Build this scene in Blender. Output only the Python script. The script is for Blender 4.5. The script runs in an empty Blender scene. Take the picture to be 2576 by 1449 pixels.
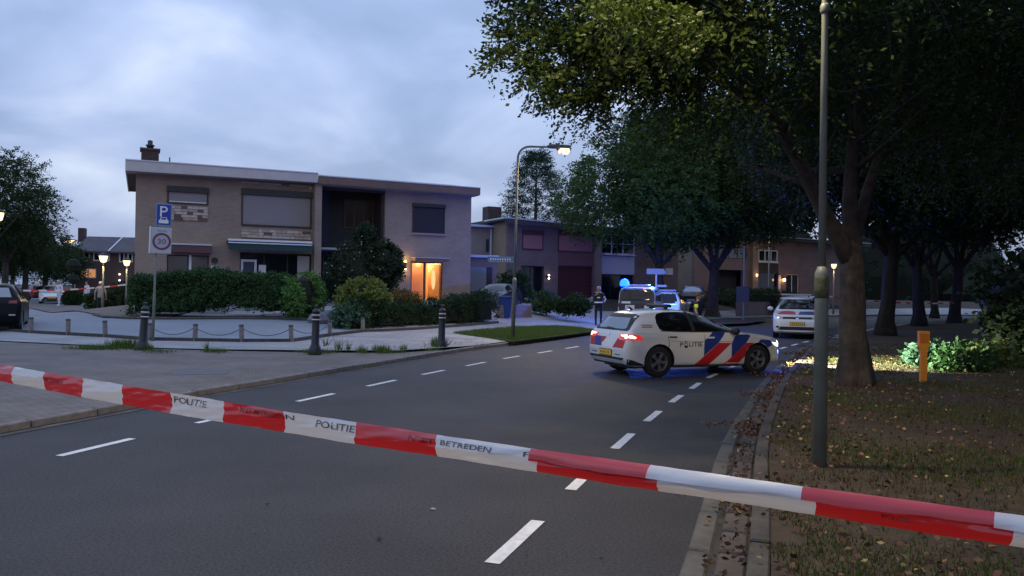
import bpy, bmesh, math, random
import numpy as np
from mathutils import Vector, Matrix
from mathutils.bvhtree import BVHTree

rnd = random.Random(7)
nprng = np.random.default_rng(11)
R = math.radians
S = bpy.context.scene
COL = S.collection

# ------------------------------------------------------------------ camera
CAM_H = 1.75
FPX = 2000.0                 # focal length for a picture 2576 wide
cam_d = bpy.data.cameras.new('camera')
cam_d.sensor_width = 36
cam_d.lens = 36 * FPX / 2576
cam_d.clip_start = 0.05
cam_d.clip_end = 3000
cam = bpy.data.objects.new('camera', cam_d)
COL.objects.link(cam)
PITCH = math.atan(3.5 / FPX)
ROLL = R(0.85)
cam.matrix_world = (Matrix.Translation((0, 0, CAM_H)) @ Matrix.Rotation(R(90) + PITCH, 4, 'X')
                    @ Matrix.Rotation(ROLL, 4, 'Z'))
S.camera = cam
S.view_settings.view_transform = 'Standard'
S.view_settings.look = 'None'
S.view_settings.exposure = 0.0
S.view_settings.gamma = 1
S.view_settings.use_curve_mapping = False
S.render.engine = 'CYCLES'
S.cycles.use_denoising = True
S.cycles.max_bounces = 6
S.cycles.transparent_max_bounces = 12
S.cycles.sample_clamp_indirect = 4.0

# ------------------------------------------------------------------ sky
SUN_EL, SUN_ROT = R(1.0), R(200)
W = bpy.data.worlds.new('World')
S.world = W
W.use_nodes = True
nt = W.node_tree
nt.nodes.clear()
def wn(t, **k):
    n = nt.nodes.new(t)
    for a, b in k.items(): setattr(n, a, b)
    return n
wl = nt.links.new
out = wn('ShaderNodeOutputWorld')
sky = wn('ShaderNodeTexSky', sky_type='NISHITA', sun_disc=False)
sky.sun_elevation = SUN_EL; sky.sun_rotation = SUN_ROT
bg1 = wn('ShaderNodeBackground'); bg1.inputs[1].default_value = 0.05
wl(sky.outputs[0], bg1.inputs[0])
tc = wn('ShaderNodeTexCoord')
sep = wn('ShaderNodeSeparateXYZ'); wl(tc.outputs['Generated'], sep.inputs[0])
zc = wn('ShaderNodeMath', operation='MAXIMUM'); wl(sep.outputs[2], zc.inputs[0]); zc.inputs[1].default_value = 0.0
zp = wn('ShaderNodeMath', operation='ADD'); wl(zc.outputs[0], zp.inputs[0]); zp.inputs[1].default_value = 0.28
dx = wn('ShaderNodeMath', operation='DIVIDE'); wl(sep.outputs[0], dx.inputs[0]); wl(zp.outputs[0], dx.inputs[1])
dy = wn('ShaderNodeMath', operation='DIVIDE'); wl(sep.outputs[1], dy.inputs[0]); wl(zp.outputs[0], dy.inputs[1])
cmb = wn('ShaderNodeCombineXYZ'); wl(dx.outputs[0], cmb.inputs[0]); wl(dy.outputs[0], cmb.inputs[1])
n1 = wn('ShaderNodeTexNoise'); n1.inputs['Scale'].default_value = 1.5; n1.inputs['Detail'].default_value = 8
n1.inputs['Roughness'].default_value = 0.46; n1.inputs['Distortion'].default_value = 0.35
wl(cmb.outputs[0], n1.inputs['Vector'])
cr = wn('ShaderNodeValToRGB')
els = cr.color_ramp.elements
els[0].position = 0.33; els[0].color = (0.265, 0.375, 0.630, 1)
els[1].position = 0.70; els[1].color = (0.74, 0.86, 1.10, 1)
e = els.new(0.46); e.color = (0.335, 0.460, 0.755, 1)
e = els.new(0.56); e.color = (0.465, 0.590, 0.91, 1)
wl(n1.outputs['Fac'], cr.inputs[0])
gr = wn('ShaderNodeMapRange'); wl(zc.outputs[0], gr.inputs[0])
gr.inputs[1].default_value = 0; gr.inputs[2].default_value = 1; gr.inputs[3].default_value = 0.86; gr.inputs[4].default_value = 1.7
mx = wn('ShaderNodeVectorMath', operation='SCALE'); wl(cr.outputs[0], mx.inputs[0]); wl(gr.outputs[0], mx.inputs['Scale'])
bg2 = wn('ShaderNodeBackground'); bg2.inputs[1].default_value = 0.92
wl(mx.outputs[0], bg2.inputs[0])
add = wn('ShaderNodeAddShader'); wl(bg1.outputs[0], add.inputs[0]); wl(bg2.outputs[0], add.inputs[1])
wl(add.outputs[0], out.inputs[0])
W.cycles.sampling_method = 'MANUAL'; W.cycles.sample_map_resolution = 512

sun_d = bpy.data.lights.new('sun', 'SUN'); sun_d.energy = 0.04; sun_d.angle = R(25); sun_d.color = (1, .9, .82)
sun = bpy.data.objects.new('sun', sun_d); COL.objects.link(sun)
sun.rotation_euler = (R(80), 0, R(20))

# ------------------------------------------------------------------ photo geometry -> metres
def ray(x, y):
    a = x - 1288; b = -(y - 724.5)
    c, s = math.cos(ROLL), math.sin(ROLL)
    d = Vector(((a * c - b * s) / FPX, 1, (a * s + b * c) / FPX))
    cp, sp = math.cos(PITCH), math.sin(PITCH)
    return Vector((d.x, d.y * cp - d.z * sp, d.y * sp + d.z * cp))
def at_z(x, y, z=0.0):
    r = ray(x, y); t = (z - CAM_H) / r.z
    return Vector((r.x * t, r.y * t, z))
def at_depth(x, y, Y):
    r = ray(x, y); t = Y / r.y
    return Vector((r.x * t, Y, CAM_H + r.z * t))
def sm(v, a, b):
    t = max(0.0, min(1.0, (v - a) / (b - a)))
    return t * t * (3 - 2 * t)

KL = [(-14, -14), (-10.5, -6), (-8.3, 0.5), (-6.9, 5.5), (-5.86, 9.14), (-5.22, 11.19), (-4.83, 12.6), (-3.1, 17.3), (-1.37, 21.89),
      (0.05, 25.01), (3.5, 32.76), (7.6, 40.6), (12.57, 48.41), (17.98, 55.6), (27.36, 63.4), (38.6, 69.5), (60, 77), (100, 84)]
KR = [(-5.5, -14), (-1.7, -4), (-0.1, 1), (1.23, 4.91), (1.65, 6.21), (2.78, 9.63), (5.16, 15.75), (7.75, 21.69), (9.9, 26.3),
      (14.6, 34.2), (20.4, 43), (27.2, 51), (36, 57.5), (47, 63), (66, 69), (104, 75.5)]
def resample(pts, step):
    """smooth (Catmull-Rom) curve through pts, one point each `step` metres"""
    P = [Vector((p[0], p[1])) for p in pts]
    dense = []
    for i in range(len(P) - 1):
        p0, p1, p2, p3 = P[max(i - 1, 0)], P[i], P[i + 1], P[min(i + 2, len(P) - 1)]
        for k in range(24):
            t = k / 24
            dense.append(0.5 * ((2 * p1) + (-p0 + p2) * t + (2 * p0 - 5 * p1 + 4 * p2 - p3) * t * t + (-p0 + 3 * p1 - 3 * p2 + p3) * t ** 3))
    dense.append(P[-1])
    res = [dense[0]]; acc = 0; need = step
    for a, b in zip(dense, dense[1:]):
        L = (b - a).length
        while acc + L >= need:
            res.append(a.lerp(b, (need - acc) / L)); need += step
        acc += L
    return res
def offset(pts, d):
    r = []
    for i, p in enumerate(pts):
        t = (pts[min(i + 1, len(pts) - 1)] - pts[max(i - 1, 0)]).normalized()
        r.append(p + Vector((-t.y, t.x)) * d)
    return r
KLs = resample(KL, 1.0)
KRs = resample(KR, 1.0)
def dist_left(x, y):
    p = Vector((x, y)); best = 1e9
    for i in range(0, len(KLs) - 1, 2):
        d = (KLs[i] - p).length
        if d < best: best = d; bi = i
    t = (KLs[bi + 1] - KLs[max(bi - 1, 0)]).normalized()
    q = p - KLs[bi]
    return t.x * q.y - t.y * q.x      # positive on the left side
def TZ(x, y):
    """height of the land left of the road"""
    d = dist_left(x, y)
    if d <= 0: return 0.12
    return 0.12 + 1.1 * sm(d, 2, 10) * sm(y, 22, 48) * sm(x, -25, -15)
def at_land(x, y, dz=0.0):
    z = 0.12
    for _ in range(12):
        p = at_z(x, y, min(z + dz, 1.6)); z = z * .5 + .5 * TZ(p.x, p.y)
    p = at_z(x, y, z + dz)
    return p

# ------------------------------------------------------------------ materials
MATS = {}
def mat(name, col, rough=0.7, metal=0.0, var=0.0, scale=8.0, bump=0.0, bscale=None, coat=0.0, spec=0.5, island=0.0,
        emit=None, estr=0.0, alpha=1.0, trans=0.0, sss=0.0, blotch=0.0, bl_scale=1.0, detail=6):
    if name in MATS: return MATS[name]
    m = bpy.data.materials.new(name); m.use_nodes = True
    n = m.node_tree; b = n.nodes['Principled BSDF']
    b.inputs['Roughness'].default_value = rough
    b.inputs['Metallic'].default_value = metal
    b.inputs['Specular IOR Level'].default_value = spec
    b.inputs['Coat Weight'].default_value = coat
    b.inputs['Coat Roughness'].default_value = 0.05
    b.inputs['Base Color'].default_value = (*col, 1)
    if trans: b.inputs['Transmission Weight'].default_value = trans
    if alpha < 1: b.inputs['Alpha'].default_value = alpha
    tcn = n.nodes.new('ShaderNodeTexCoord')
    cur = None
    def scaled(fac_socket, amt, prev):
        mr = n.nodes.new('ShaderNodeMapRange'); n.links.new(fac_socket, mr.inputs[0])
        mr.inputs[1].default_value = 0.25; mr.inputs[2].default_value = 0.75
        mr.inputs[3].default_value = 1 - amt; mr.inputs[4].default_value = 1 + amt
        vm = n.nodes.new('ShaderNodeVectorMath'); vm.operation = 'SCALE'
        if prev is None: vm.inputs[0].default_value = col
        else: n.links.new(prev, vm.inputs[0])
        n.links.new(mr.outputs[0], vm.inputs['Scale'])
        return vm.outputs[0]
    if var:
        no = n.nodes.new('ShaderNodeTexNoise'); no.inputs['Scale'].default_value = scale; no.inputs['Detail'].default_value = detail
        n.links.new(tcn.outputs['Object'], no.inputs['Vector']); cur = scaled(no.outputs['Fac'], var, cur)
    if blotch:
        no = n.nodes.new('ShaderNodeTexNoise'); no.inputs['Scale'].default_value = bl_scale; no.inputs['Detail'].default_value = 3
        n.links.new(tcn.outputs['Object'], no.inputs['Vector']); cur = scaled(no.outputs['Fac'], blotch, cur)
    if island:
        g = n.nodes.new('ShaderNodeNewGeometry')
        mr = n.nodes.new('ShaderNodeMapRange'); n.links.new(g.outputs['Random Per Island'], mr.inputs[0])
        mr.inputs[3].default_value = 1 - island; mr.inputs[4].default_value = 1 + island
        vm = n.nodes.new('ShaderNodeVectorMath'); vm.operation = 'SCALE'
        if cur is None: vm.inputs[0].default_value = col
        else: n.links.new(cur, vm.inputs[0])
        n.links.new(mr.outputs[0], vm.inputs['Scale']); cur = vm.outputs[0]
    if cur is not None: n.links.new(cur, b.inputs['Base Color'])
    if bump:
        no = n.nodes.new('ShaderNodeTexNoise'); no.inputs['Scale'].default_value = bscale or scale * 3; no.inputs['Detail'].default_value = 4
        n.links.new(tcn.outputs['Object'], no.inputs['Vector'])
        bu = n.nodes.new('ShaderNodeBump'); bu.inputs['Strength'].default_value = bump; bu.inputs['Distance'].default_value = 0.02
        n.links.new(no.outputs['Fac'], bu.inputs['Height']); n.links.new(bu.outputs[0], b.inputs['Normal'])
    if emit:
        b.inputs['Emission Color'].default_value = (*emit, 1); b.inputs['Emission Strength'].default_value = estr
    MATS[name] = m
    return m

def brick_mat(name, c1, c2, mortar, bw=0.22, bh=0.0625, flat=False, ms=0.010, bump=0.5, rough=0.85, dirt=0.12):
    if name in MATS: return MATS[name]
    m = bpy.data.materials.new(name); m.use_nodes = True
    n = m.node_tree; b = n.nodes['Principled BSDF']; L = n.links.new
    b.inputs['Roughness'].default_value = rough; b.inputs['Specular IOR Level'].default_value = 0.3
    tcn = n.nodes.new('ShaderNodeTexCoord'); sp = n.nodes.new('ShaderNodeSeparateXYZ'); L(tcn.outputs['Object'], sp.inputs[0])
    cb = n.nodes.new('ShaderNodeCombineXYZ')
    if flat:
        L(sp.outputs[0], cb.inputs[0]); L(sp.outputs[1], cb.inputs[1])
    else:
        ad = n.nodes.new('ShaderNodeMath'); ad.operation = 'ADD'; L(sp.outputs[0], ad.inputs[0]); L(sp.outputs[1], ad.inputs[1])
        L(ad.outputs[0], cb.inputs[0]); L(sp.outputs[2], cb.inputs[1])
    br = n.nodes.new('ShaderNodeTexBrick')
    br.inputs['Scale'].default_value = 1; br.inputs['Brick Width'].default_value = bw; br.inputs['Row Height'].default_value = bh
    br.inputs['Mortar Size'].default_value = ms; br.inputs['Mortar Smooth'].default_value = 0.2; br.inputs['Bias'].default_value = 0
    br.inputs['Color1'].default_value = (*c1, 1); br.inputs['Color2'].default_value = (*c2, 1); br.inputs['Mortar'].default_value = (*mortar, 1)
    L(cb.outputs[0], br.inputs['Vector'])
    no = n.nodes.new('ShaderNodeTexNoise'); no.inputs['Scale'].default_value = 0.9; no.inputs['Detail'].default_value = 7; L(tcn.outputs['Object'], no.inputs['Vector'])
    mr = n.nodes.new('ShaderNodeMapRange'); L(no.outputs['Fac'], mr.inputs[0]); mr.inputs[1].default_value = .3; mr.inputs[2].default_value = .7
    mr.inputs[3].default_value = 1 - dirt; mr.inputs[4].default_value = 1 + dirt
    vm = n.nodes.new('ShaderNodeVectorMath'); vm.operation = 'SCALE'; L(br.outputs['Color'], vm.inputs[0]); L(mr.outputs[0], vm.inputs['Scale'])
    L(vm.outputs[0], b.inputs['Base Color'])
    bu = n.nodes.new('ShaderNodeBump'); bu.inputs['Strength'].default_value = bump; bu.inputs['Distance'].default_value = 0.01; bu.invert = True
    L(br.outputs['Fac'], bu.inputs['Height']); L(bu.outputs[0], b.inputs['Normal'])
    MATS[name] = m
    return m

def leaf_mat(name, c, island=0.35, transl=0.25, rough=0.5):
    if name in MATS: return MATS[name]
    m = mat(name, c, rough=rough, island=island, spec=0.15)
    n = m.node_tree; b = n.nodes['Principled BSDF']; o = n.nodes['Material Output']
    tr = n.nodes.new('ShaderNodeBsdfTranslucent'); tr.inputs[0].default_value = (c[0] * 1.6, c[1] * 1.6, c[2] * .9, 1)
    ms = n.nodes.new('ShaderNodeMixShader'); ms.inputs[0].default_value = transl
    n.links.new(b.outputs[0], ms.inputs[1]); n.links.new(tr.outputs[0], ms.inputs[2]); n.links.new(ms.outputs[0], o.inputs[0])
    return m
def emit_mat(name, col, s):
    return mat(name, (0.02, 0.02, 0.02), emit=col, estr=s)

ASPH = mat('asphalt', (0.043, 0.042, 0.045), rough=0.62, var=0.75, scale=48, bump=0.8, bscale=150, blotch=0.32, bl_scale=0.6, spec=0.35, detail=2)
APRON = brick_mat('apron_brick_paving', (0.150, 0.128, 0.116), (0.195, 0.168, 0.152), (0.10, 0.09, 0.084), .21, .105, flat=True, ms=.012, dirt=.18)
SLABS = brick_mat('pavement_slabs', (0.265, 0.262, 0.268), (0.31, 0.305, 0.31), (0.19, 0.18, 0.18), .6, .3, flat=True, ms=.012, dirt=.16, bump=.3)
GRAVEL = mat('blue_grey_chippings', (0.215, 0.235, 0.27), rough=.9, var=.25, scale=38, bump=.8, bscale=60, blotch=.10, bl_scale=.5)
DRIVE = brick_mat('driveway_paving', (0.30, 0.27, 0.27), (0.35, 0.31, 0.31), (.2, .18, .18), .3, .15, flat=True)
KERB = mat('kerb_concrete', (0.26, 0.25, 0.24), rough=.85, var=.25, scale=9, bump=.4, bscale=50, blotch=.2, bl_scale=1.2)
KERBD = mat('dark_kerb_edge', (0.06, 0.055, 0.05), rough=.9, var=.4, scale=7)
SOIL = mat('soil', (0.042, 0.029, 0.017), rough=.95, var=.4, scale=6, bump=.8, bscale=25, blotch=.35, bl_scale=.7)
GRASSG = mat('grass_ground', (0.052, 0.060, 0.020), rough=.95, var=.4, scale=9, bump=.8, bscale=40, blotch=.3, bl_scale=.7)
PAINT = mat('road_paint', (0.66, 0.66, 0.66), rough=.6, var=.18, scale=14, blotch=.1, bl_scale=3)
WALLB = brick_mat('buff_brick', (0.300, 0.222, 0.168), (0.360, 0.268, 0.205), (0.245, 0.195, 0.16))
WALLP = brick_mat('brown_brick', (0.215, 0.150, 0.132), (0.27, 0.190, 0.168), (0.165, 0.13, 0.12))
WALLS = brick_mat('side_buff_brick', (0.33, 0.25, 0.18), (0.38, 0.29, 0.215), (0.26, 0.215, 0.17))
DBRICK = brick_mat('dark_brick', (0.075, 0.045, 0.045), (0.10, 0.06, 0.058), (0.06, 0.05, 0.05))
FASCIA = mat('pale_fascia', (0.50, 0.455, 0.43), rough=.6, var=.08, scale=3)
FASCB = mat('brown_fascia', (0.155, 0.095, 0.070), rough=.6, var=.15, scale=3)
ZINC = mat('zinc_trim', (0.55, 0.57, 0.62), rough=.45, metal=.3)
ROOFF = mat('roof_felt', (0.05, 0.05, 0.052), rough=.9)
DARKFR = mat('dark_frame', (0.030, 0.024, 0.024), rough=.5)
BROWNFR = mat('brown_frame', (0.075, 0.045, 0.036), rough=.5)
SHUTG = mat('grey_shutter', (0.25, 0.215, 0.215), rough=.5, var=.05)
SHUTR = mat('red_shutter', (0.40, 0.175, 0.165), rough=.55, var=.05)
SHUTD = mat('dark_brown_shutter', (0.020, 0.015, 0.018), rough=.5)
WHITEF = mat('white_paint', (0.74, 0.74, 0.74), rough=.45)
GLASS = mat('window_glass', (0.012, 0.014, 0.018), rough=.06, spec=.6)
ROOMD = mat('dark_room', (0.03, 0.028, 0.027), rough=.9)  # near-black colour stands for the shade of unlit rooms
STONEC = mat('cream_stone', (0.50, 0.42, 0.34), rough=.9, var=.2, scale=12, bump=.8, bscale=18)
STONED = mat('dark_stone', (0.13, 0.085, 0.075), rough=.9, var=.2, scale=12, bump=.8, bscale=18)
STONEM = mat('tan_stone', (0.40, 0.30, 0.235), rough=.9, var=.2, scale=12, bump=.8, bscale=18)
AWNG = mat('green_awning', (0.020, 0.050, 0.050), rough=.8)
AWNB = mat('brown_awning', (0.11, 0.055, 0.055), rough=.8)
BARK = mat('bark', (0.064, 0.052, 0.044), rough=.95, var=.45, scale=7, bump=1.0, bscale=14, blotch=.35, bl_scale=2.2)
_n = BARK.node_tree; _b = _n.nodes['Bump']; _b.inputs['Distance'].default_value = .05
_mp = _n.nodes.new('ShaderNodeMapping'); _mp.inputs['Scale'].default_value = (1.6, 1.6, .28)
_tc = _n.nodes.new('ShaderNodeTexCoord'); _n.links.new(_tc.outputs['Object'], _mp.inputs[0])
_src = _b.inputs['Height'].links[0].from_node; _n.links.new(_mp.outputs[0], _src.inputs['Vector']); _src.inputs['Roughness'].default_value = .7
BARKD = mat('shaded_bark', (0.024, 0.019, 0.015), rough=.95, var=.45, scale=7, bump=1.0, bscale=14, blotch=.35, bl_scale=2.2)  # bark copy darkened to paint in the park trees' deep shade
GALV = mat('galvanised_pole', (0.165, 0.185, 0.155), rough=.55, metal=.2, var=.15, scale=5, blotch=.2, bl_scale=1.5)
BLACKP = mat('black_paint', (0.018, 0.018, 0.02), rough=.45)
WOODP = mat('grey_post_wood', (0.19, 0.17, 0.155), rough=.85, var=.25, scale=9)
LEAF_N = leaf_mat('near_leaf', (0.030, 0.050, 0.012), .5, .20)
LEAF_P = leaf_mat('park_leaf', (0.014, 0.024, 0.010), .45, .2)  # leaf colour darkened to paint in the shade of the park side
LEAF_D = leaf_mat('dark_leaf', (0.028, 0.052, 0.018), .45, .25)
LEAF_H = leaf_mat('hedge_leaf', (0.040, 0.085, 0.034), .5, .2)
LEAF_B = leaf_mat('bright_bush_leaf', (0.095, 0.20, 0.055), .4, .25)
LEAF_Y = leaf_mat('yellow_bush_leaf', (0.135, 0.165, 0.045), .45, .25)
LEAF_R = leaf_mat('reddish_bush_leaf', (0.15, 0.11, 0.04), .45, .25)
LEAF_M = leaf_mat('lamp_lit_leaf', (0.050, 0.090, 0.022), .45, .3)  # lighter leaf copy that paints in the street lamp's light
LEAF_T = leaf_mat('bluish_leaf', (0.060, 0.120, 0.080), .4, .2)
GRASSB = leaf_mat('grass_blade', (0.070, 0.115, 0.022), .5, .2)
GRASSV = leaf_mat('verge_blade', (0.085, 0.070, 0.024), .55, .15)
CORE = mat('dark_core_fill', (0.012, 0.016, 0.008), rough=1)

# ------------------------------------------------------------------ helpers
def link(o, parent=None):
    COL.objects.link(o)
    if parent: o.parent = parent
    return o
def tag(o, label=None, cat=None, group=None, kind=None):
    if label: o['label'] = label
    if cat: o['category'] = cat
    if group: o['group'] = group
    if kind: o['kind'] = kind
    return o
def empty(name, loc=(0, 0, 0), rz=0.0, label=None, cat=None, group=None):
    o = bpy.data.objects.new(name, None); o.empty_display_size = .2
    o.location = loc; o.rotation_euler = (0, 0, rz)
    COL.objects.link(o)
    return tag(o, label, cat, group)
class MB:
    def __init__(s): s.v = []; s.f = []; s.m = []; s.cur = 0
    def face(s, *i): s.f.append(i); s.m.append(s.cur)
    def quad(s, a, b, c, d):
        n = len(s.v); s.v += [tuple(a), tuple(b), tuple(c), tuple(d)]; s.face(n, n + 1, n + 2, n + 3)
    def box(s, x0, x1, y0, y1, z0, z1, M=None):
        n = len(s.v)
        p = [(x0, y0, z0), (x1, y0, z0), (x1, y1, z0), (x0, y1, z0), (x0, y0, z1), (x1, y0, z1), (x1, y1, z1), (x0, y1, z1)]
        s.v += [tuple(M @ Vector(q)) for q in p] if M else p
        for f in ((3, 2, 1, 0), (4, 5, 6, 7), (0, 1, 5, 4), (1, 2, 6, 5), (2, 3, 7, 6), (3, 0, 4, 7)):
            s.face(*[n + i for i in f])
        return s
    def tube(s, pts, rad, n=10, cap=True):
        pts = [Vector(p) for p in pts]
        if not hasattr(rad, '__len__'): rad = [rad] * len(pts)
        b = len(s.v); up = Vector((0.13, 0.31, 1)).normalized(); prev = None
        for i, p in enumerate(pts):
            t = (pts[min(i + 1, len(pts) - 1)] - pts[max(i - 1, 0)]).normalized()
            if prev is None:
                a = t.orthogonal().normalized()
            else:
                a = (prev - t * prev.dot(t)).normalized()
            prev = a; c = t.cross(a)
            for k in range(n):
                w = 2 * math.pi * k / n
                s.v.append(tuple(p + (a * math.cos(w) + c * math.sin(w)) * rad[i]))
        for i in range(len(pts) - 1):
            for k in range(n):
                a0 = b + i * n + k; a1 = b + i * n + (k + 1) % n
                s.face(a0, a1, a1 + n, a0 + n)
        if cap:
            s.face(*[b + k for k in range(n)][::-1]); s.face(*[b + (len(pts) - 1) * n + k for k in range(n)])
        return s
    def lathe(s, prof, n=16, c=(0, 0, 0), axis='Z', cap=True):
        b = len(s.v)
        for r, h in prof:
            for k in range(n):
                w = 2 * math.pi * k / n; x, y = r * math.cos(w), r * math.sin(w)
                q = (x, y, h) if axis == 'Z' else (x, h, y) if axis == 'Y' else (h, x, y)
                s.v.append((q[0] + c[0], q[1] + c[1], q[2] + c[2]))
        for i in range(len(prof) - 1):
            for k in range(n):
                a0 = b + i * n + k; a1 = b + i * n + (k + 1) % n
                s.face(a0, a1, a1 + n, a0 + n)
        if cap:
            s.face(*[b + k for k in range(n)][::-1]); s.face(*[b + (len(prof) - 1) * n + k for k in range(n)])
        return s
    def prism(s, poly, h0, h1, axis='Z', M=None):
        b = len(s.v); n = len(poly)
        def P(a, c, h):
            q = (a, c, h) if axis == 'Z' else (a, h, c) if axis == 'Y' else (h, a, c)
            return tuple(M @ Vector(q)) if M else q
        s.v += [P(a, c, h0) for a, c in poly] + [P(a, c, h1) for a, c in poly]
        s.face(*[b + i for i in range(n)][::-1]); s.face(*[b + n + i for i in range(n)])
        for i in range(n):
            j = (i + 1) % n; s.face(b + i, b + j, b + n + j, b + n + i)
        return s
    def build(s, name, mats, parent=None, smooth=False, bevel=0, loc=None, rz=None):
        me = bpy.data.meshes.new(name); me.from_pydata(s.v, [], s.f)
        if not isinstance(mats, (list, tuple)): mats = [mats]
        for m in mats: me.materials.append(m)
        if len(mats) > 1: me.polygons.foreach_set('material_index', s.m)
        if smooth: me.polygons.foreach_set('use_smooth', [True] * len(me.polygons))
        me.update()
        o = link(bpy.data.objects.new(name, me), parent)
        if loc is not None: o.location = loc
        if rz is not None: o.rotation_euler.z = rz
        if bevel:
            bv = o.modifiers.new('bevel', 'BEVEL'); bv.width = bevel; bv.segments = 2; bv.limit_method = 'ANGLE'
        return o
def box(name, m, x0, x1, y0, y1, z0, z1, parent=None, bevel=0):
    return MB().box(x0, x1, y0, y1, z0, z1).build(name, m, parent, bevel=bevel)
def recalc(o):
    bm = bmesh.new(); bm.from_mesh(o.data); bmesh.ops.recalc_face_normals(bm, faces=bm.faces); bm.to_mesh(o.data); bm.free()
def copy_tree(o, parent=None):
    c = o.copy(); COL.objects.link(c)
    if parent: c.parent = parent
    for ch in list(o.children): copy_tree(ch, c)
    return c
def sheet(name, poly, hz, m, step=1.0, kind='structure', parent=None):
    """a ground sheet: polygon cut into a grid and laid on the land"""
    bm = bmesh.new()
    bm.faces.new([bm.verts.new((p[0], p[1], 0)) for p in poly])
    bmesh.ops.triangulate(bm, faces=bm.faces)
    xs = [p[0] for p in poly]; ys = [p[1] for p in poly]
    if callable(hz):
        for ax, lo, hi in ((0, min(xs), max(xs)), (1, min(ys), max(ys))):
            k = math.ceil(lo / step) * step
            while k < hi:
                co = [0, 0, 0]; co[ax] = k; no = [0, 0, 0]; no[ax] = 1
                bmesh.ops.bisect_plane(bm, geom=bm.verts[:] + bm.edges[:] + bm.faces[:], plane_co=co, plane_no=no); k += step
    for v in bm.verts: v.co.z = hz(v.co.x, v.co.y) if callable(hz) else hz
    for f in bm.faces:
        f.normal_update()
        if f.normal.z < 0: f.normal_flip()
        f.smooth = True
    me = bpy.data.meshes.new(name); bm.to_mesh(me); bm.free(); me.materials.append(m)
    o = link(bpy.data.objects.new(name, me), parent)
    if kind and not parent: o['kind'] = kind
    return o

def leaf_mesh(name, base, dirs, size, m, parent=None, aspect=0.5, lib=None):
    """many leaves: base (N,3), dirs (N,3) unit leaf axes; each a rhombus of 4 vertices"""
    N = len(base)
    d = dirs / (np.linalg.norm(dirs, axis=1, keepdims=True) + 1e-9)
    rv = nprng.normal(size=(N, 3)); rv[:, 2] *= .45
    side = np.cross(d, rv + np.array([0, 0, 1.0]) * 0); side /= (np.linalg.norm(side, axis=1, keepdims=True) + 1e-9)
    s = (size * nprng.uniform(.65, 1.3, N))[:, None]
    v = np.empty((N, 4, 3), np.float32)
    v[:, 0] = base; v[:, 1] = base + d * s * .5 + side * s * aspect * .5
    v[:, 2] = base + d * s; v[:, 3] = base + d * s * .5 - side * s * aspect * .5
    me = bpy.data.meshes.new(name)
    me.vertices.add(N * 4); me.vertices.foreach_set('co', v.ravel())
    me.loops.add(N * 4); me.loops.foreach_set('vertex_index', np.arange(N * 4, dtype=np.int32))
    me.polygons.add(N); me.polygons.foreach_set('loop_start', np.arange(0, N * 4, 4, dtype=np.int32))
    try: me.polygons.foreach_set('loop_total', np.full(N, 4, dtype=np.int32))
    except Exception: pass
    me.materials.append(m); me.update(calc_edges=True)
    return link(bpy.data.objects.new(name, me), parent)
def sprays(centers, outward, n=22, length=.55, leaf=.085, droop=.35):
    """drooping twigs with leaves in two rows; returns base and dirs arrays"""
    M = len(centers)
    o = outward + nprng.normal(size=(M, 3)) * .45; o[:, 2] -= droop
    o /= np.linalg.norm(o, axis=1, keepdims=True)
    sd = np.cross(o, np.array([0, 0, 1.0]) + nprng.normal(size=(M, 3)) * .25); sd /= (np.linalg.norm(sd, axis=1, keepdims=True) + 1e-9)
    L = length * nprng.uniform(.6, 1.25, M)
    t = np.linspace(0.05, 1, n)
    base = centers[:, None, :] + o[:, None, :] * (t[None, :, None] * L[:, None, None])
    base[:, :, 2] -= (t ** 2)[None, :] * L[:, None] * .22
    sg = np.where(np.arange(n) % 2 == 0, 1.0, -1.0)
    base = base + nprng.normal(size=base.shape) * leaf * .35
    d = o[:, None, :] * .75 + sd[:, None, :] * sg[None, :, None] + nprng.normal(size=base.shape) * .3
    return base.reshape(-1, 3), d.reshape(-1, 3)
def blob_noise(p, f, seed):
    r = np.random.default_rng(seed); out = np.zeros(len(p))
    for k in range(5):
        w = r.normal(size=3) * f * (1 + .5 * k); ph = r.uniform(0, 6.28)
        out += np.sin(p @ w + ph) / (1 + .35 * k)
    return out
def crown_points(ells, M, shell=.55, gap=0.0, seed=1, freq=1.1):
    r = np.random.default_rng(seed)
    vol = np.array([e[1][0] * e[1][1] * e[1][2] for e in ells]) ** .8; vol /= vol.sum()
    ps, os = [], []
    while sum(len(p) for p in ps) < M:
        k = r.choice(len(ells), p=vol)
        c, ra = np.array(ells[k][0]), np.array(ells[k][1])
        u = r.normal(size=(600, 3)); u /= np.linalg.norm(u, axis=1, keepdims=True)
        rr = r.uniform(shell, 1, 600)[:, None] ** .7
        p = c + u * rr * ra
        keep = blob_noise(p, freq, seed + 5) > gap
        ps.append(p[keep]); os.append(u[keep])
    return np.concatenate(ps)[:M], np.concatenate(os)[:M]

# ------------------------------------------------------------------ ground, road, paving
g = MB(); g.quad((-400, -60, -.06), (400, -60, -.06), (400, 900, -.06), (-400, 900, -.06))
tag(g.build('ground', SOIL), kind='structure')
kl = [(p.x, p.y) for p in KLs]; kr = [(p.x, p.y) for p in KRs]
rm = MB()
n = min(len(KLs), len(KRs))
la, ra_ = resample(KL, 1.0), resample(KR, 1.0)
NL = 90
def param(pts, k):
    f = k / NL * (len(pts) - 1); i = min(int(f), len(pts) - 2); return pts[i].lerp(pts[i + 1], f - i)
for k in range(NL + 1):
    a, b = param(la, k), param(ra_, k)
    for j in range(5):
        p = a.lerp(b, j / 4); rm.v.append((p.x, p.y, 0.0))
for k in range(NL):
    for j in range(4):
        q = k * 5 + j; rm.face(q, q + 1, q + 6, q + 5)
road = tag(rm.build('road', ASPH), kind='structure')

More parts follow.
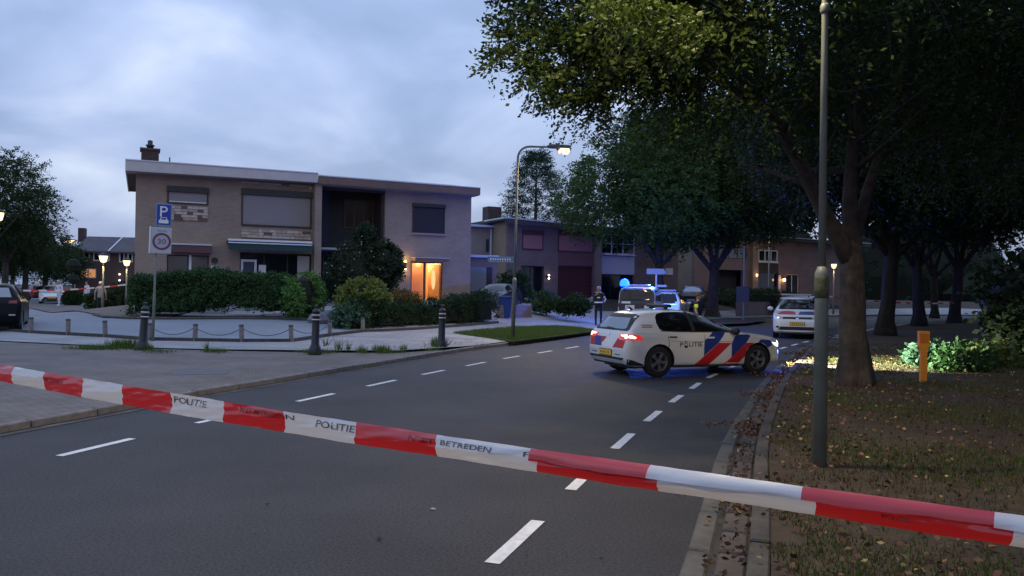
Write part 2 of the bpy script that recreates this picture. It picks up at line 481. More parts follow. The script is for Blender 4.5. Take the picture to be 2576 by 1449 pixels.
land = lambda dz: (lambda x, y: TZ(x, y) + dz)
K0 = [p for p in offset(KLs, 0.14)]
def seg(pts, y0, y1): return [(p.x, p.y) for p in pts if y0 <= p.y <= y1]
# garden ground: everything left of the road
sheet('garden_ground', seg(K0, -14, 84)[::1] + [(100, 130), (-90, 130), (-90, -14)], land(-.10), SOIL, 2.5)
front = [(-60, 34), (-22, 24.6), (-14.14, 22.0), (-9.77, 20.45), (-7.73, 20.19), (-5.03, 20.31), (-2.95, 20.68), (-1.62, 22.03)]
sheet('apron', seg(K0, -14, 22.0) + front[::-1] + [(-60, -14)], lambda x, y: .055 + .04 * sm(dist_left(x, y), 1, 7), APRON, 2.0)
posts_px = [(78, 838), (171, 843), (265, 848), (377, 856), (490, 858), (608, 860), (733, 860), (830, 845), (913, 835)]
POSTS = [at_land(x, y) for x, y in posts_px]
bedfront = [at_land(x, y) for x, y in ((960, 834), (1050, 829), (1150, 822), (1252, 813))]
back = [(-60, 37)] + [(p.x, p.y) for p in POSTS] + [(p.x, p.y) for p in bedfront]
pv_back = [(3.2, 44.5), (7.5, 50), (13.5, 57.5), (20, 64), (30, 71), (42, 77), (70, 85)]
sheet('pavement', front[:-1] + [(p.x, p.y) for p in K0 if 22.0 <= p.y <= 79] + (back + pv_back)[::-1], land(0.0), SLABS, 1.5)
hedge_l = [at_land(x, y) for x, y in ((300, 797), (330, 796), (420, 800), (560, 800), (700, 801), (800, 806), (850, 822))]
yard = [(p.x, p.y) for p in POSTS[:8]] + [(POSTS[7].x + .3, POSTS[7].y + 1.5)] + [(p.x, p.y + .6) for p in hedge_l[::-1]] + [(-24, 44), (-34, 90), (-90, 90), (-90, 40), (-60, 37)]
sheet('yard', yard, land(0.006), GRAVEL, 1.5)
isl = [at_land(x, y) for x, y in ((240, 794), (262, 799), (330, 802), (420, 803))]
sheet('raised_paving', [(p.x, p.y) for p in isl] + [(-15, 46), (-22, 56), (-38, 60)], land(.05), APRON, 3.0)
mb = MB(); mb.tube([(p.x, p.y, p.z + .03) for p in [at_land(x, y) for x, y in ((236, 793), (250, 797), (262, 800), (330, 803), (420, 804), (560, 803), (700, 804), (800, 808))]], .07, 6)
tag(mb.build('yard_edging', KERBD), kind='structure')
# edging board under the chain posts
mb = MB(); pts = [(-22, 29, .12)] + [tuple(p) for p in POSTS] + [tuple(p) for p in bedfront]
for a, b in zip(pts, pts[1:]):
    a, b = Vector(a), Vector(b); L = (b - a).length; M = Matrix.Translation(a) @ Matrix.Rotation(math.atan2(b.y - a.y, b.x - a.x), 4, 'Z') @ Matrix.Rotation(-math.asin((b.z - a.z) / L), 4, 'Y')
    mb.box(0, L, -.06, .06, -.15, .09, M)
tag(mb.build('yard_border', KERBD), kind='structure')
# driveway between house one and house two
dv = [at_land(x, y) for x, y in ((1258, 815), (1330, 806), (1420, 800), (1500, 797), (1490, 760), (1400, 752), (1300, 760), (1225, 770))]
sheet('driveway', [(p.x, p.y) for p in dv], land(.012), DRIVE, 2)
# grass island by the left lamp
gi = [at_land(x, y) for x, y in ((1140, 838), (1215, 830), (1300, 823), (1400, 821), (1455, 825), (1505, 833), (1420, 845), (1330, 856), (1285, 861), (1230, 851))]
sheet('grass_island', [(p.x, p.y) for p in gi], land(.02), GRASSG, 1)
# far grass bed on the left pavement
gb = [at_land(x, y) for x, y in ((1760, 806), (1830, 800), (1905, 802), (1935, 806), (1880, 814), (1800, 817))]
sheet('kerbside_bed', [(p.x, p.y) for p in gb], land(.02), SOIL, 1)

# kerbs (left: low stones; right: gutter band, kerb, verge)
def strip_stones(parent, name, pts, w0, w1, z0, z1, m, step=1, gap=.012, imax=300, taperdrop=None):
    a = offset(pts, w0); b = offset(pts, w1); k = 0; stuff = MB()
    for i in range(0, len(pts) - step, step):
        if k >= imax: break
        p0, p1, q1, q0 = a[i], a[i + step], b[i + step], b[i]
        t = (p1 - p0).normalized() * gap
        dz = rnd.uniform(-.006, .006)
        mm = MB(); vs = [p0 + t, p1 - t, q1 - t, q0 + t]
        o = p0
        mm.v = [(v.x - o.x, v.y - o.y, z0) for v in vs] + [(v.x - o.x, v.y - o.y, z1 + dz) for v in vs]
        for f in ((3, 2, 1, 0), (4, 5, 6, 7), (0, 1, 5, 4), (1, 2, 6, 5), (2, 3, 7, 6), (3, 0, 4, 7)): mm.face(*f)
        ob = mm.build(name, m, parent, loc=(o.x, o.y, 0)); recalc(ob); ob.data.materials[0] = m
        bv = ob.modifiers.new('bevel', 'BEVEL'); bv.width = .012; bv.segments = 1
        k += 1
pav = bpy.data.objects['pavement']
strip_stones(pav, 'kerb_stone', [p for p in KLs if 3 < p.y < 72], 0.0, .14, -.1, .10, mat('kerb_stone_grey', (0.165, .15, .142), rough=.9, var=.3, scale=9, bump=.5, bscale=50, blotch=.3, bl_scale=1.2))
mb = MB()
a = offset(KLs, -.16); b = KLs
for i in range(len(KLs) - 1):
    if 2 < a[i].y < 62: mb.quad((a[i].x, a[i].y, .006), (a[i + 1].x, a[i + 1].y, .006), (b[i + 1].x, b[i + 1].y, .006), (b[i].x, b[i].y, .006))
tag(mb.build('gutter_strip', mat('dirty_gutter', (0.085, .078, .072), rough=.9, var=.5, scale=4, blotch=.4, bl_scale=1.5)), kind='structure')
mb = MB()
a = offset(KLs, .005); b = offset(KLs, -.025)
for i in range(len(KLs) - 1):
    if 2 < a[i].y < 62: mb.quad((a[i].x, a[i].y, .012), (a[i + 1].x, a[i + 1].y, .012), (b[i + 1].x, b[i + 1].y, .012), (b[i].x, b[i].y, .012))
tag(mb.build('kerb_joint', KERBD), kind='structure')
# right side
KRf = resample(KR, .5)
near = [p for p in KRf if 1.5 < p.y < 30]
vg = [(p.x, p.y) for p in offset(KRs, -.375)]
def VZ(x, y): return .12 + .05 * math.sin(x * .9 + 1) * math.sin(y * .7) * sm(x - y * .38, 1.5, 4) + .22 * sm(x - y * .38, 4, 14)
verge = sheet('verge', [p for p in vg if -10 < p[1]] + [(104, 40), (60, -10)], VZ, SOIL, 1.0)
mb = MB(); a = offset(KRf, .16); b = offset(KRf, 0)
for i in range(len(KRf) - 1):
    mb.quad((a[i].x, a[i].y, .006), (a[i + 1].x, a[i + 1].y, .006), (b[i + 1].x, b[i + 1].y, .006), (b[i].x, b[i].y, .006))
gut = tag(mb.build('gutter', mat('gutter_bottom', (0.035, .031, .028), rough=.9, var=.4, scale=5)), kind='structure')
strip_stones(gut, 'gutter_slab', near, .16, .01, -.05, .016, mat('gutter_concrete', (0.085, .082, .076), rough=.85, var=.3, scale=10, blotch=.3, bl_scale=2, bump=.4, bscale=40), step=2, gap=.02)
mb = MB(); a = offset(KRf, 0.0); b = offset(KRf, -.24)
for i in range(len(KRf) - 1):
    mb.quad((a[i].x, a[i].y, .004), (a[i + 1].x, a[i + 1].y, .004), (b[i + 1].x, b[i + 1].y, .004), (b[i].x, b[i].y, .004))
tag(mb.build('gutter_channel', mat('dark_channel', (0.022, .018, .016), rough=.6, var=.5, scale=6)), kind='structure')  # mottled dark colour along the channel
strip_stones(gut, 'channel_brick', [p for p in near if p.y < 16], -.04, -.22, -.05, .03, mat('channel_clinker', (0.060, .050, .046), rough=.8, var=.3, scale=8, blotch=.4, bl_scale=3), step=1, gap=.02)
strip_stones(verge, 'edge_slab', near, -.24, -.37, -.05, .125, mat('edge_concrete', (0.050, .045, .040), rough=.85, var=.3, scale=8, blotch=.35, bl_scale=2, bump=.4, bscale=40), step=2, gap=.012)
mb = MB(); a = offset(KRf, 0); b = offset(KRf, -.38)
for i in range(len(KRf) - 1):
    if a[i].y >= 29.8: mb.quad((a[i].x, a[i].y, .1), (a[i + 1].x, a[i + 1].y, .1), (b[i + 1].x, b[i + 1].y, .1), (b[i].x, b[i].y, .1))
tag(mb.build('far_kerb', KERB), kind='structure')

# lane dashes
def dash(p0, p1, w):
    p0, p1 = Vector(p0[:2]), Vector(p1[:2]); t = (p1 - p0).normalized(); nn = Vector((-t.y, t.x)) * w / 2
    m = MB(); c = (p0 + p1) / 2; K = 6
    for k in range(K + 1):
        q = p0.lerp(p1, k / K) - c; j = rnd.uniform(-.004, .004)
        m.v += [(q.x + nn.x * (1 + j * 8), q.y + nn.y * (1 + j * 8), .005), (q.x - nn.x, q.y - nn.y, .005)]
    for k in range(K): m.face(2 * k, 2 * k + 1, 2 * k + 3, 2 * k + 2)
    m.build('lane_dash', PAINT, road, loc=(c.x, c.y, 0))
lc = [(-4.4, 8.49), (-3.87, 10.3), (-3.03, 12.6), (-2.33, 14.6), (-1.59, 16.55), (-0.81, 18.5), (0.02, 20.47), (0.87, 22.2), (1.72, 24.0), (2.68, 25.95), (3.7, 27.9), (4.8, 29.8)]
cl = resample([(-6.6, .5), (-5.7, 4.2), (-5.0, 6.5)] + lc + [(10, 39.5), (15.2, 46.8), (21, 53), (30, 59.5), (42, 65.5)], .05)
def dashes(curve, first, per, ln, w, ymax):
    # positions along the curve
    acc = first
    while True:
        i0, i1 = int(acc / .05), int((acc + ln) / .05)
        if i1 >= len(curve) or curve[i1].y > ymax: break
        dash(curve[i0], curve[i1], w); acc += per
i8 = min(range(len(cl)), key=lambda i: abs(cl[i].y - 8.03))
dashes(cl, i8 * .05 - 2 * 2.13, 2.13, 1.02, .10, 60)
rc = resample([(-1.9, 1.0), (-.75, 3.6), (-.09, 5.1), (.23, 6.03), (.61, 7.18), (1.34, 9.32), (2.02, 11.2), (2.72, 13.02), (3.4, 14.7), (4.06, 16.31), (5.6, 19.5), (7.6, 23.5), (12, 31), (18, 40)], .05)
i5 = min(range(len(rc)), key=lambda i: abs(rc[i].y - 5.1))
dashes(rc, i5 * .05 - 2 * 1.0, 1.98, .98, .105, 36)
# drain cover in the apron
p = at_z(505, 932, .095)
o = box('drain_cover', mat('iron_cover', (0.10, .10, .115), rough=.7, var=.3, scale=20), -.5, .5, -.42, .42, -.01, .006)
o.location = (p.x, p.y, .055 + .04 * sm(dist_left(p.x, p.y), 1, 7)); o.rotation_euler.z = .3; tag(o, 'dark rectangular drain cover set in the brown brick apron', 'drain cover')
# ------------------------------------------------------------------ text and projected decals
def text_geo(s, size=1.0, fit=None, bold=0.0):
    cu = bpy.data.curves.new('lettering', 'FONT'); cu.body = s; cu.size = size; cu.align_x = 'CENTER'; cu.align_y = 'CENTER'
    cu.resolution_u = 3; cu.offset = bold
    o = bpy.data.objects.new('lettering', cu); COL.objects.link(o)
    dg = bpy.context.evaluated_depsgraph_get()
    me = bpy.data.meshes.new_from_object(o.evaluated_get(dg))
    v = [(p.co.x, p.co.y) for p in me.vertices]; f = [tuple(q.vertices) for q in me.polygons]
    bpy.data.objects.remove(o); bpy.data.meshes.remove(me); bpy.data.curves.remove(cu)
    if fit:
        xs = [a[0] for a in v]; ys = [a[1] for a in v]; w = max(xs) - min(xs); h = max(ys) - min(ys)
        cx, cy = (max(xs) + min(xs)) / 2, (max(ys) + min(ys)) / 2
        v = [((a - cx) / w * fit[0], (b - cy) / h * fit[1]) for a, b in v]
    return v, f
def ring(c, r0, r1, n=28, sx=1, sy=1):
    v = []; f = []
    for k in range(n):
        w = 2 * math.pi * k / n
        v += [(c[0] + r0 * math.cos(w) * sx, c[1] + r0 * math.sin(w) * sy), (c[0] + r1 * math.cos(w) * sx, c[1] + r1 * math.sin(w) * sy)]
    for k in range(n):
        a = 2 * k; b = 2 * ((k + 1) % n); f.append((a, a + 1, b + 1, b))
    return v, f

# ------------------------------------------------------------------ houses
class House:
    """front wall along local +x from its left front corner; +y goes back into the house"""
    def __init__(s, name, A, rz, label, cat='house', **k):
        s.e = empty(name, (A[0], A[1], 0), rz, label, cat, **k)
        s.M = Matrix.Translation((A[0], A[1], 0)) @ Matrix.Rotation(rz, 4, 'Z'); s.I = s.M.inverted()
    def at(s, px, py, w=0.0):
        """where the sight line meets the plane y=w of this house -> (x, z)"""
        o = s.I @ Vector((0, 0, CAM_H)); d = s.I.to_3x3() @ ray(px, py)
        t = (w - o.y) / d.y; q = o + d * t
        return q.x, q.z
    def atx(s, px, py, x):
        o = s.I @ Vector((0, 0, CAM_H)); d = s.I.to_3x3() @ ray(px, py)
        t = (x - o.x) / d.x; q = o + d * t
        return q.y, q.z
    def rect(s, x0, y0, x1, y1, w=0.0):
        a = s.at(x0, y0, w); b = s.at(x1, y1, w)
        return a[0], b[0], b[1], a[1]           # x0,x1,z0,z1
    def box(s, name, m, x0, x1, y0, y1, z0, z1, parent=None, bevel=0):
        return box(name, m, x0, x1, y0, y1, z0, z1, parent or s.e, bevel)
    def wall(s, name, m, x0, x1, y, z0, zt0, zt1, openings=(), th=.28, parent=None, reveal=None):
        """front wall slab with rectangular holes cut by building it in strips; top may slope"""
        mb = MB(); xs = sorted({x0, x1, *[o[0] for o in openings], *[o[1] for o in openings]})
        ztop = lambda x: zt0 + (zt1 - zt0) * (x - x0) / (x1 - x0)
        for a, b in zip(xs, xs[1:]):
            if b - a < 1e-4: continue
            hs = sorted([(o[2], o[3]) for o in openings if o[0] <= a + 1e-4 and o[1] >= b - 1e-4])
            z = z0
            for h0, h1 in hs + [(None, None)]:
                top = h0 if h0 is not None else None
                za = top if top is not None else ztop(a); zb = top if top is not None else ztop(b)
                n = len(mb.v)
                mb.v += [(a, y, z), (b, y, z), (b, y + th, z), (a, y + th, z), (a, y, za), (b, y, zb), (b, y + th, zb), (a, y + th, za)]
                for f in ((3, 2, 1, 0), (4, 5, 6, 7), (0, 1, 5, 4), (2, 3, 7, 6), (1, 2, 6, 5), (3, 0, 4, 7)): mb.face(*[n + i for i in f])
                z = h1
        return mb.build(name, m, parent or s.e)
    def shutter(s, r, m, frame, parent=None, boxh=.22, name='shutter', y=-.02, label=None, bar=False, fill=1.0):
        """roller shutter in a frame: r = x0,x1,z0,z1"""
        x0, x1, z0, z1 = r
        w = MB()
        w.box(x0, x0 + .07, y - .03, y + .14, z0, z1 - boxh); w.box(x1 - .07, x1, y - .03, y + .14, z0, z1 - boxh)
        w.box(x0, x1, y - .05, y + .14, z0 - .06, z0)
        w.box(x0 - .02, x1 + .02, y - .12, y + .14, z1 - boxh, z1)
        win = w.build('window', frame, parent or s.e, bevel=.006)
        if label: win['label'] = label
        mb = MB(); zz = z1 - boxh - .004; lim = z0 + (1 - fill) * (z1 - z0 - boxh)
        while zz - .055 > lim:
            mb.box(x0 + .073, x1 - .073, y, y + .018, zz - .052, zz); zz -= .055
        mb.box(x0 + .073, x1 - .073, y + .02, y + .03, z0 + .002, z1 - boxh - .004)
        mb.build(name, m, win)
        if bar: s.box('shutter_bar', WHITEF, x0 + .09, x1 - .09, y - .035, y - .004, zz - .10, zz + .0, win)
        return win
    def glazing(s, r, frame, panes=1, y=.08, parent=None, glass=None, t=.06, name='window', transom=None, sill=None):
        x0, x1, z0, z1 = r; mb = MB()
        mb.box(x0, x1, y, y + .07, z0, z0 + t); mb.box(x0, x1, y, y + .07, z1 - t, z1)
        mb.box(x0, x0 + t, y, y + .07, z0 + t, z1 - t); mb.box(x1 - t, x1, y, y + .07, z0 + t, z1 - t)
        w = (x1 - x0 - t) / panes
        for k in range(1, panes): mb.box(x0 + k * w, x0 + k * w + t, y + .002, y + .068, z0 + t, z1 - t)
        if transom: mb.box(x0 + t, x1 - t, y + .004, y + .066, transom, transom + t * .8)
        if sill: mb.box(x0 - .05, x1 + .05, y - .14, y + .06, z0 - .07, z0 - .003)
        win = mb.build(name, frame, parent or s.e)
        for k in range(panes):
            MB().box(x0 + k * w + t + .002, x0 + (k + 1) * w - .002, y + .03, y + .04, z0 + t + .002, z1 - t - .002).build('pane', glass or GLASS, win)
        return win

def stone_panel(h, r, y, parent, course=.145, ln=.30, dark=.13):
    x0, x1, z0, z1 = r; z = z0; row = 0
    nrow = max(1, round((z1 - z0) / course)); ch = (z1 - z0) / nrow
    back = h.box('stone_backing', mat('panel_mortar', (.30, .25, .21), rough=.95), x0, x1, y - .012, y + .02, z0, z1, parent)
    shared = {}
    for k in range(nrow):
        x = x0 + .005; row = k
        while x < x1 - .06:
            L = rnd.choice((.20, .26, .32, .40)); L = min(L, x1 - .005 - x)
            key = round(L, 3)
            if key not in shared:
                me = bpy.data.meshes.new('stone_brick')
                q = MB().box(0, L - .016, -.05, .0, 0, ch - .016); me.from_pydata(q.v, [], q.f); me.materials.append(None); shared[key] = me
            o = bpy.data.objects.new('stone_brick', shared[key]); link(o, parent)
            o.location = (x, y - .012 + rnd.uniform(-.012, .008), z0 + k * ch + .008)
            rr = rnd.random(); o.material_slots[0].link = 'OBJECT'
            o.material_slots[0].material = STONED if rr < dark else STONEM if rr < .42 else STONEC
            x += L

# ---- house one: pair of brick houses in the middle of the picture
A1 = at_depth(338, 700, 36.9); B1 = at_depth(1183, 700, 44.0)
rz1 = math.atan2(B1.y - A1.y, B1.x - A1.x)
LEN1 = (Vector((B1.x, B1.y)) - Vector((A1.x, A1.y))).length
h = House('semi_detached_houses', A1, rz1, 'two-storey pair of buff brick houses with pale left fascia and one lit orange entrance')
D1 = 8.0
ztL = h.at(338, 432)[1]; ztR = h.at(1183, 492)[1]
zt = lambda x: ztL + (ztR - ztL) * x / LEN1
wA = h.rect(421, 467, 524, 513); pA = h.rect(423, 516, 523, 557); gA = h.rect(420, 640, 525, 700)
wB = h.rect(608, 473, 783, 572); pB = h.rect(607, 575, 783, 604); sB = h.rect(607, 456, 783, 472); gB = h.rect(604, 634, 783, 712)
xp0 = h.at(786, 600)[0]; xp1 = h.at(803, 600)[0]; xr1 = h.at(968, 600)[0]
wC = h.rect(1038, 511, 1118, 586); dC = h.rect(1034, 658, 1112, 766)
gz = dC[2]
h.wall('wall', WALLB, 0, xp0, 0, 0, ztL, zt(xp0), [wA, gA, wB, (gB[0], gB[1], gz + .1, gB[3])])
h.wall('wall', WALLB, xr1, LEN1, 0, 0, zt(xr1), ztR, [wC, dC])
h.box('wall_pier', WALLB, xp0, xp1, -.55, 3.0, 0, zt(xp1) - .02)
for x0, x1, nm in ((.0, .28, 'side_wall'), (LEN1 - .28, LEN1, 'side_wall')):
    h.box(nm, WALLB, x0, x1, .281, D1, 0, zt(x0) - .02)
h.box('rear_wall', WALLB, 0, LEN1, D1 + .002, D1 + .25, 0, ztR - .02)
h.box('dark_room_block', ROOMD, .3, LEN1 - .3, 3.2, D1 - .05, 0, ztR - .3)       # dark block painting in the unlit rooms behind the windows
# roof slabs
def roofslab(h, x0, x1, y0, y1, za, zb, th, m, name='roof', parent=None):
    mb = MB(); mb.v = [(x0, y0, za), (x1, y0, zb), (x1, y1, zb), (x0, y1, za), (x0, y0, za + th), (x1, y0, zb + th), (x1, y1, zb + th), (x0, y1, za + th)]
    for f in ((3, 2, 1, 0), (4, 5, 6, 7), (0, 1, 5, 4), (1, 2, 6, 5), (2, 3, 7, 6), (3, 0, 4, 7)): mb.face(*f)
    return mb.build(name, m, parent or h.e)
OV = .75
xm = h.at(800, 450, -OV)[0]; xL = h.at(315, 430, -OV)[0]; xR = h.at(1208, 490, -OV)[0]
fL0, fL1 = h.at(315, 402, -OV)[1], h.at(318, 429, -OV)[1]
fM0, fM1 = h.at(800, 437, -OV)[1], h.at(800, 459, -OV)[1]
fR0, fR1 = h.at(1208, 474, -OV)[1], h.at(1208, 491, -OV)[1]
fm0 = h.at(806, 443, -OV)[1]; fm1 = h.at(806, 462, -OV)[1]
roof = roofslab(h, xL + .02, xm, -OV + .06, D1 + .5, fL1 + .02, fM1 + .02, .25, ROOFF)
roof2 = roofslab(h, xm + .02, xR - .02, -OV + .06, D1 + .5, fm1 + .02, fR1 + .02, .2, ROOFF)
def board(h, xa, xb, za0, za1, zb0, zb1, y0, y1, m, name='fascia', parent=None):
    mb = MB(); mb.v = [(xa, y0, za1), (xb, y0, zb1), (xb, y1, zb1), (xa, y1, za1), (xa, y0, za0), (xb, y0, zb0), (xb, y1, zb0), (xa, y1, za0)]
    for f in ((3, 2, 1, 0), (4, 5, 6, 7), (0, 1, 5, 4), (1, 2, 6, 5), (2, 3, 7, 6), (3, 0, 4, 7)): mb.face(*f)
    return mb.build(name, m, parent or h.e)
board(h, xL, xm, fL0, fL1, fM0, fM1, -OV, -OV + .05, FASCIA)
board(h, xL, xm, fL0 + .05, fL0 + .002, fM0 + .05, fM0 + .002, -OV - .03, -OV + .08, ZINC, 'roof_trim')
h.box('fascia', FASCIA, xL, xL + .05, -OV + .052, D1 + .5, fL1, fL0)
board(h, xm + .02, xR, fm0, fm1, fR0, fR1, -OV - .02, -OV + .05, FASCB)
board(h, xm + .02, xR, fm0 + .05, fm0 + .002, fR0 + .05, fR0 + .002, -OV - .05, -OV + .08, ZINC, 'roof_trim')
h.box('fascia', FASCB, xR - .05, xR, -OV + .052, D1 + .5, fR1, fR0)
soff = mat('soffit_boards', (0.27, .235, .22), rough=.7, var=.1)
board(h, xL + .052, xm, fL1 - .0, fL1 - .03, fM1, fM1 - .03, -OV + .052, .0, soff, 'soffit')
board(h, xm + .02, xR - .052, fm1, fm1 - .03, fR1, fR1 - .03, -OV + .052, .0, soff, 'soffit')
# solar panels on the right half
sx0, sx1 = h.at(810, 440, .6)[0], h.at(1155, 466, .6)[0]
for k in range(7):
    a = sx0 + (sx1 - sx0) * k / 7; b = sx0 + (sx1 - sx0) * (k + 1) / 7 - .03
    zz = fm0 + (fR0 - fm0) * (a - xm) / (xR - xm)
    M = Matrix.Translation((a, .1, zz + .12)) @ Matrix.Rotation(R(9), 4, 'X')
    MB().box(0, b - a, 0, 1.6, 0, .05, M).build('solar_panel', mat('solar_panel', (0.01, .012, .02), rough=.15), h.e)
# chimney
cx0, cz0 = h.at(355, 404, 1.4); cx1, cz1 = h.at(400, 379, 1.4)
ch = h.box('chimney', DBRICK, cx0, cx1, 1.4, 2.3, cz0 - .6, cz1)
h.box('chimney_cap', mat('chimney_cap', (.09, .08, .08), rough=.9), cx0 - .06, cx1 + .06, 1.34, 2.36, cz1 + .002, cz1 + .09, ch)
cm = (cx0 + cx1) / 2
MB().lathe([(.16, 0), (.15, .14), (.20, .16), (.20, .22), (.11, .25), (.12, .42), (.03, .46)], 12, (cm, 1.85, cz1 + .09)).build('chimney_pot', DARKFR, ch, smooth=True)
ax, az = h.at(427, 396, 1.4)
MB().tube([(ax, 1.4, az - .8), (ax, 1.4, az)], .03, 6).build('antenna_stub', DARKFR, h.e)
# left unit windows
h.shutter(wA, SHUTG, DARKFR, boxh=.27, bar=True)
stone_panel(h, pA, 0, h.e)
h.shutter(wB, SHUTG, DARKFR, boxh=.30, label='wide upper window closed by a grey roller shutter')
stone_panel(h, pB, 0, h.e); stone_panel(h, sB, 0, h.e)
# awnings
ar = h.rect(430, 612, 533, 638, -.5)
aw = h.box('awning', AWNB, ar[0], ar[1], -.42, -.002, ar[2], ar[3] - .05, bevel=.03)
h.box('awning_rail', ZINC, ar[0], ar[1], -.45, -.002, ar[3] - .048, ar[3] + .02, aw)
h.glazing(gA, DARKFR, 2, y=.10)
cur = mat('net_curtain', (.42, .42, .42), rough=.9, bump=.6, bscale=12)
x0, x1, z0, z1 = gA
h.box('window_post', WHITEF, x0 + (x1 - x0) * .52, x0 + (x1 - x0) * .58, .075, .098, z0, z1)
h.box('curtain', cur, x1 - .55, x1 - .12, .30, .33, z0, z1)
ar = h.rect(575, 602, 784, 616, -1.0)
a1 = ar[3]; aw = MB(); aw.v = [(ar[0], -1.1, ar[2]), (ar[1], -1.1, ar[2]), (ar[1], -.002, ar[3] - .15), (ar[0], -.002, ar[3] - .15), (ar[0], -1.1, ar[2] + .04), (ar[1], -1.1, ar[2] + .04), (ar[1], -.002, ar[3]), (ar[0], -.002, ar[3])]
for f in ((3, 2, 1, 0), (4, 5, 6, 7), (0, 1, 5, 4), (1, 2, 6, 5), (2, 3, 7, 6), (3, 0, 4, 7)): aw.face(*f)
aw = aw.build('awning', AWNG, h.e)
h.box('awning_rail', WHITEF, ar[0] - .03, ar[1] + .0, -1.14, -1.102, ar[2] + .06, ar[2] + .15, aw)
h.box('awning_rail', WHITEF, ar[0] - .03, ar[1] + .0, -1.14, -1.102, ar[2] - .05, ar[2] + .0, aw)
v = h.rect(575, 618, 784, 634, -1.1)
h.box('awning_valance', AWNG, ar[0], ar[1], -1.10, -1.08, v[2], ar[2] - .051, aw)
x0, x1, z0, z1 = gB; z0 = gz + .1
h.glazing((x0, x1, z0, z1), DARKFR, 3, y=.16)
h.glazing((x0 + .05, x0 + (x1 - x0) * .23, z0 + .3, z1 - .35), WHITEF, 1, y=.06, t=.11, glass=mat('blueish_pane', (.06, .075, .1), rough=.15))
h.box('door_panel', WHITEF, x0 + (x1 - x0) * .26, x0 + (x1 - x0) * .36, .10, .13, z0, z1 - .6)
h.box('curtain', cur, x0 + (x1 - x0) * .80, x1 - .1, .06, .10, z0, z1 - .1)
ln = h.rect(530, 669, 548, 686)
h.box('house_number_plate', WHITEF, ln[0], ln[1], -.03, -.002, ln[2], ln[3])
ln = h.rect(536, 672, 543, 682); h.box('plate_mark', DARKFR, ln[0], ln[1], -.036, -.031, ln[2], ln[3])
c = h.at(540, 655)
MB().lathe([(.13, -.09), (.15, -.05), (.15, -.0)], 14, (c[0], 0, c[1]), 'Y').build('round_lamp', DARKFR, h.e)
# right unit recess
zr = h.at(880, 462, 0)[1]; 
h.box('recess_back', mat('recess_cladding', (.028, .024, .028), rough=.7), xp1, xr1, 1.75, 1.95, 0, zt(xp1))
h.box('recess_side', DARKFR, xr1 - .14, xr1, .285, 1.745, 0, zt(xr1) - .03)
rw = h.rect(866, 500, 962, 578, 1.7)
h.glazing((rw[0], rw[1], rw[2], rw[3]), BROWNFR, 4, y=1.66, glass=mat('brown_pane', (.035, .014, .008), rough=.2))  # panes are dark reddish-brown glass
fl = h.rect(803, 624, 965, 632, .2)
h.box('balcony_floor', mat('balcony_slab', (.30, .32, .33), rough=.8), xp1 + .002, xr1 - .16, -.3, 1.74, fl[2] - .03, fl[3] + .02)
gl = h.rect(812, 640, 960, 720, 1.7)
h.glazing((gl[0], gl[1], gz, gl[3]), BROWNFR, 3, y=1.66)
tp = h.rect(803, 462, 968, 486, 0)
h.box('recess_beam', mat('recess_beam', (.045, .03, .028), rough=.7), xp1 + .002, xr1 - .002, .02, .3, tp[2], zt(xr1) - .03)
# upper right shutter and sill
h.shutter(wC, SHUTD, DARKFR, boxh=.18)
h.box('window_sill', mat('sill_stone', (.28, .22, .2), rough=.8), wC[0] - .08, wC[1] + .08, -.12, -.0, wC[2] - .16, wC[2] - .063)
# lit entrance
cp = h.rect(1044, 646, 1128, 657, -.7)
h.box('door_canopy', FASCB, cp[0], cp[1], -.8, -.002, cp[2] - .03, cp[3] - .05)
h.box('canopy_trim', ZINC, cp[0] - .02, cp[1] + .02, -.82, -.002, cp[3] - .048, cp[3] - .01)
x0, x1, z0, z1 = dC
warm = mat('hall_plaster', (.72, .52, .30), rough=.9, var=.05)
hall = MB(); T2 = 3.1
hall.box(x0 - .0, x1 + .0, T2, T2 + .08, z0 - .02, z1 + .3)
hall.box(x0 - .10, x0, .285, T2 - .002, z0 - .02, z1 + .3)
hall.box(x1, x1 + .10, .285, T2 - .002, z0 - .02, z1 + .3)
hall.box(x0, x1, .285, T2 - .002, z1 + .22, z1 + .3)
hall.box(x0, x1, .285, T2 - .002, z0 - .1, z0 - .02)
hall.build('hallway', warm, h.e)
xm1 = h.at(1069, 700)[0]
fr = MB(); fr.box(x0, x0 + .07, .06, .16, z0, z1); fr.box(x1 - .07, x1, .06, .16, z0, z1); fr.box(xm1 - .06, xm1 + .06, .06, .16, z0, z1 - .07)
fr.box(x0 + .07, x1 - .07, .06, .16, z1 - .07, z1)
ent = fr.build('entrance_frame', mat('teak_frame', (.12, .045, .02), rough=.5), h.e)
ent['label'] = 'wooden frame of the lit entrance'
frost = mat('amber_glass', (.85, .62, .38), rough=.35, trans=.85)
MB().box(x0 + .072, xm1 - .062, .10, .112, z0, z1 - .072).build('pane', frost, ent)
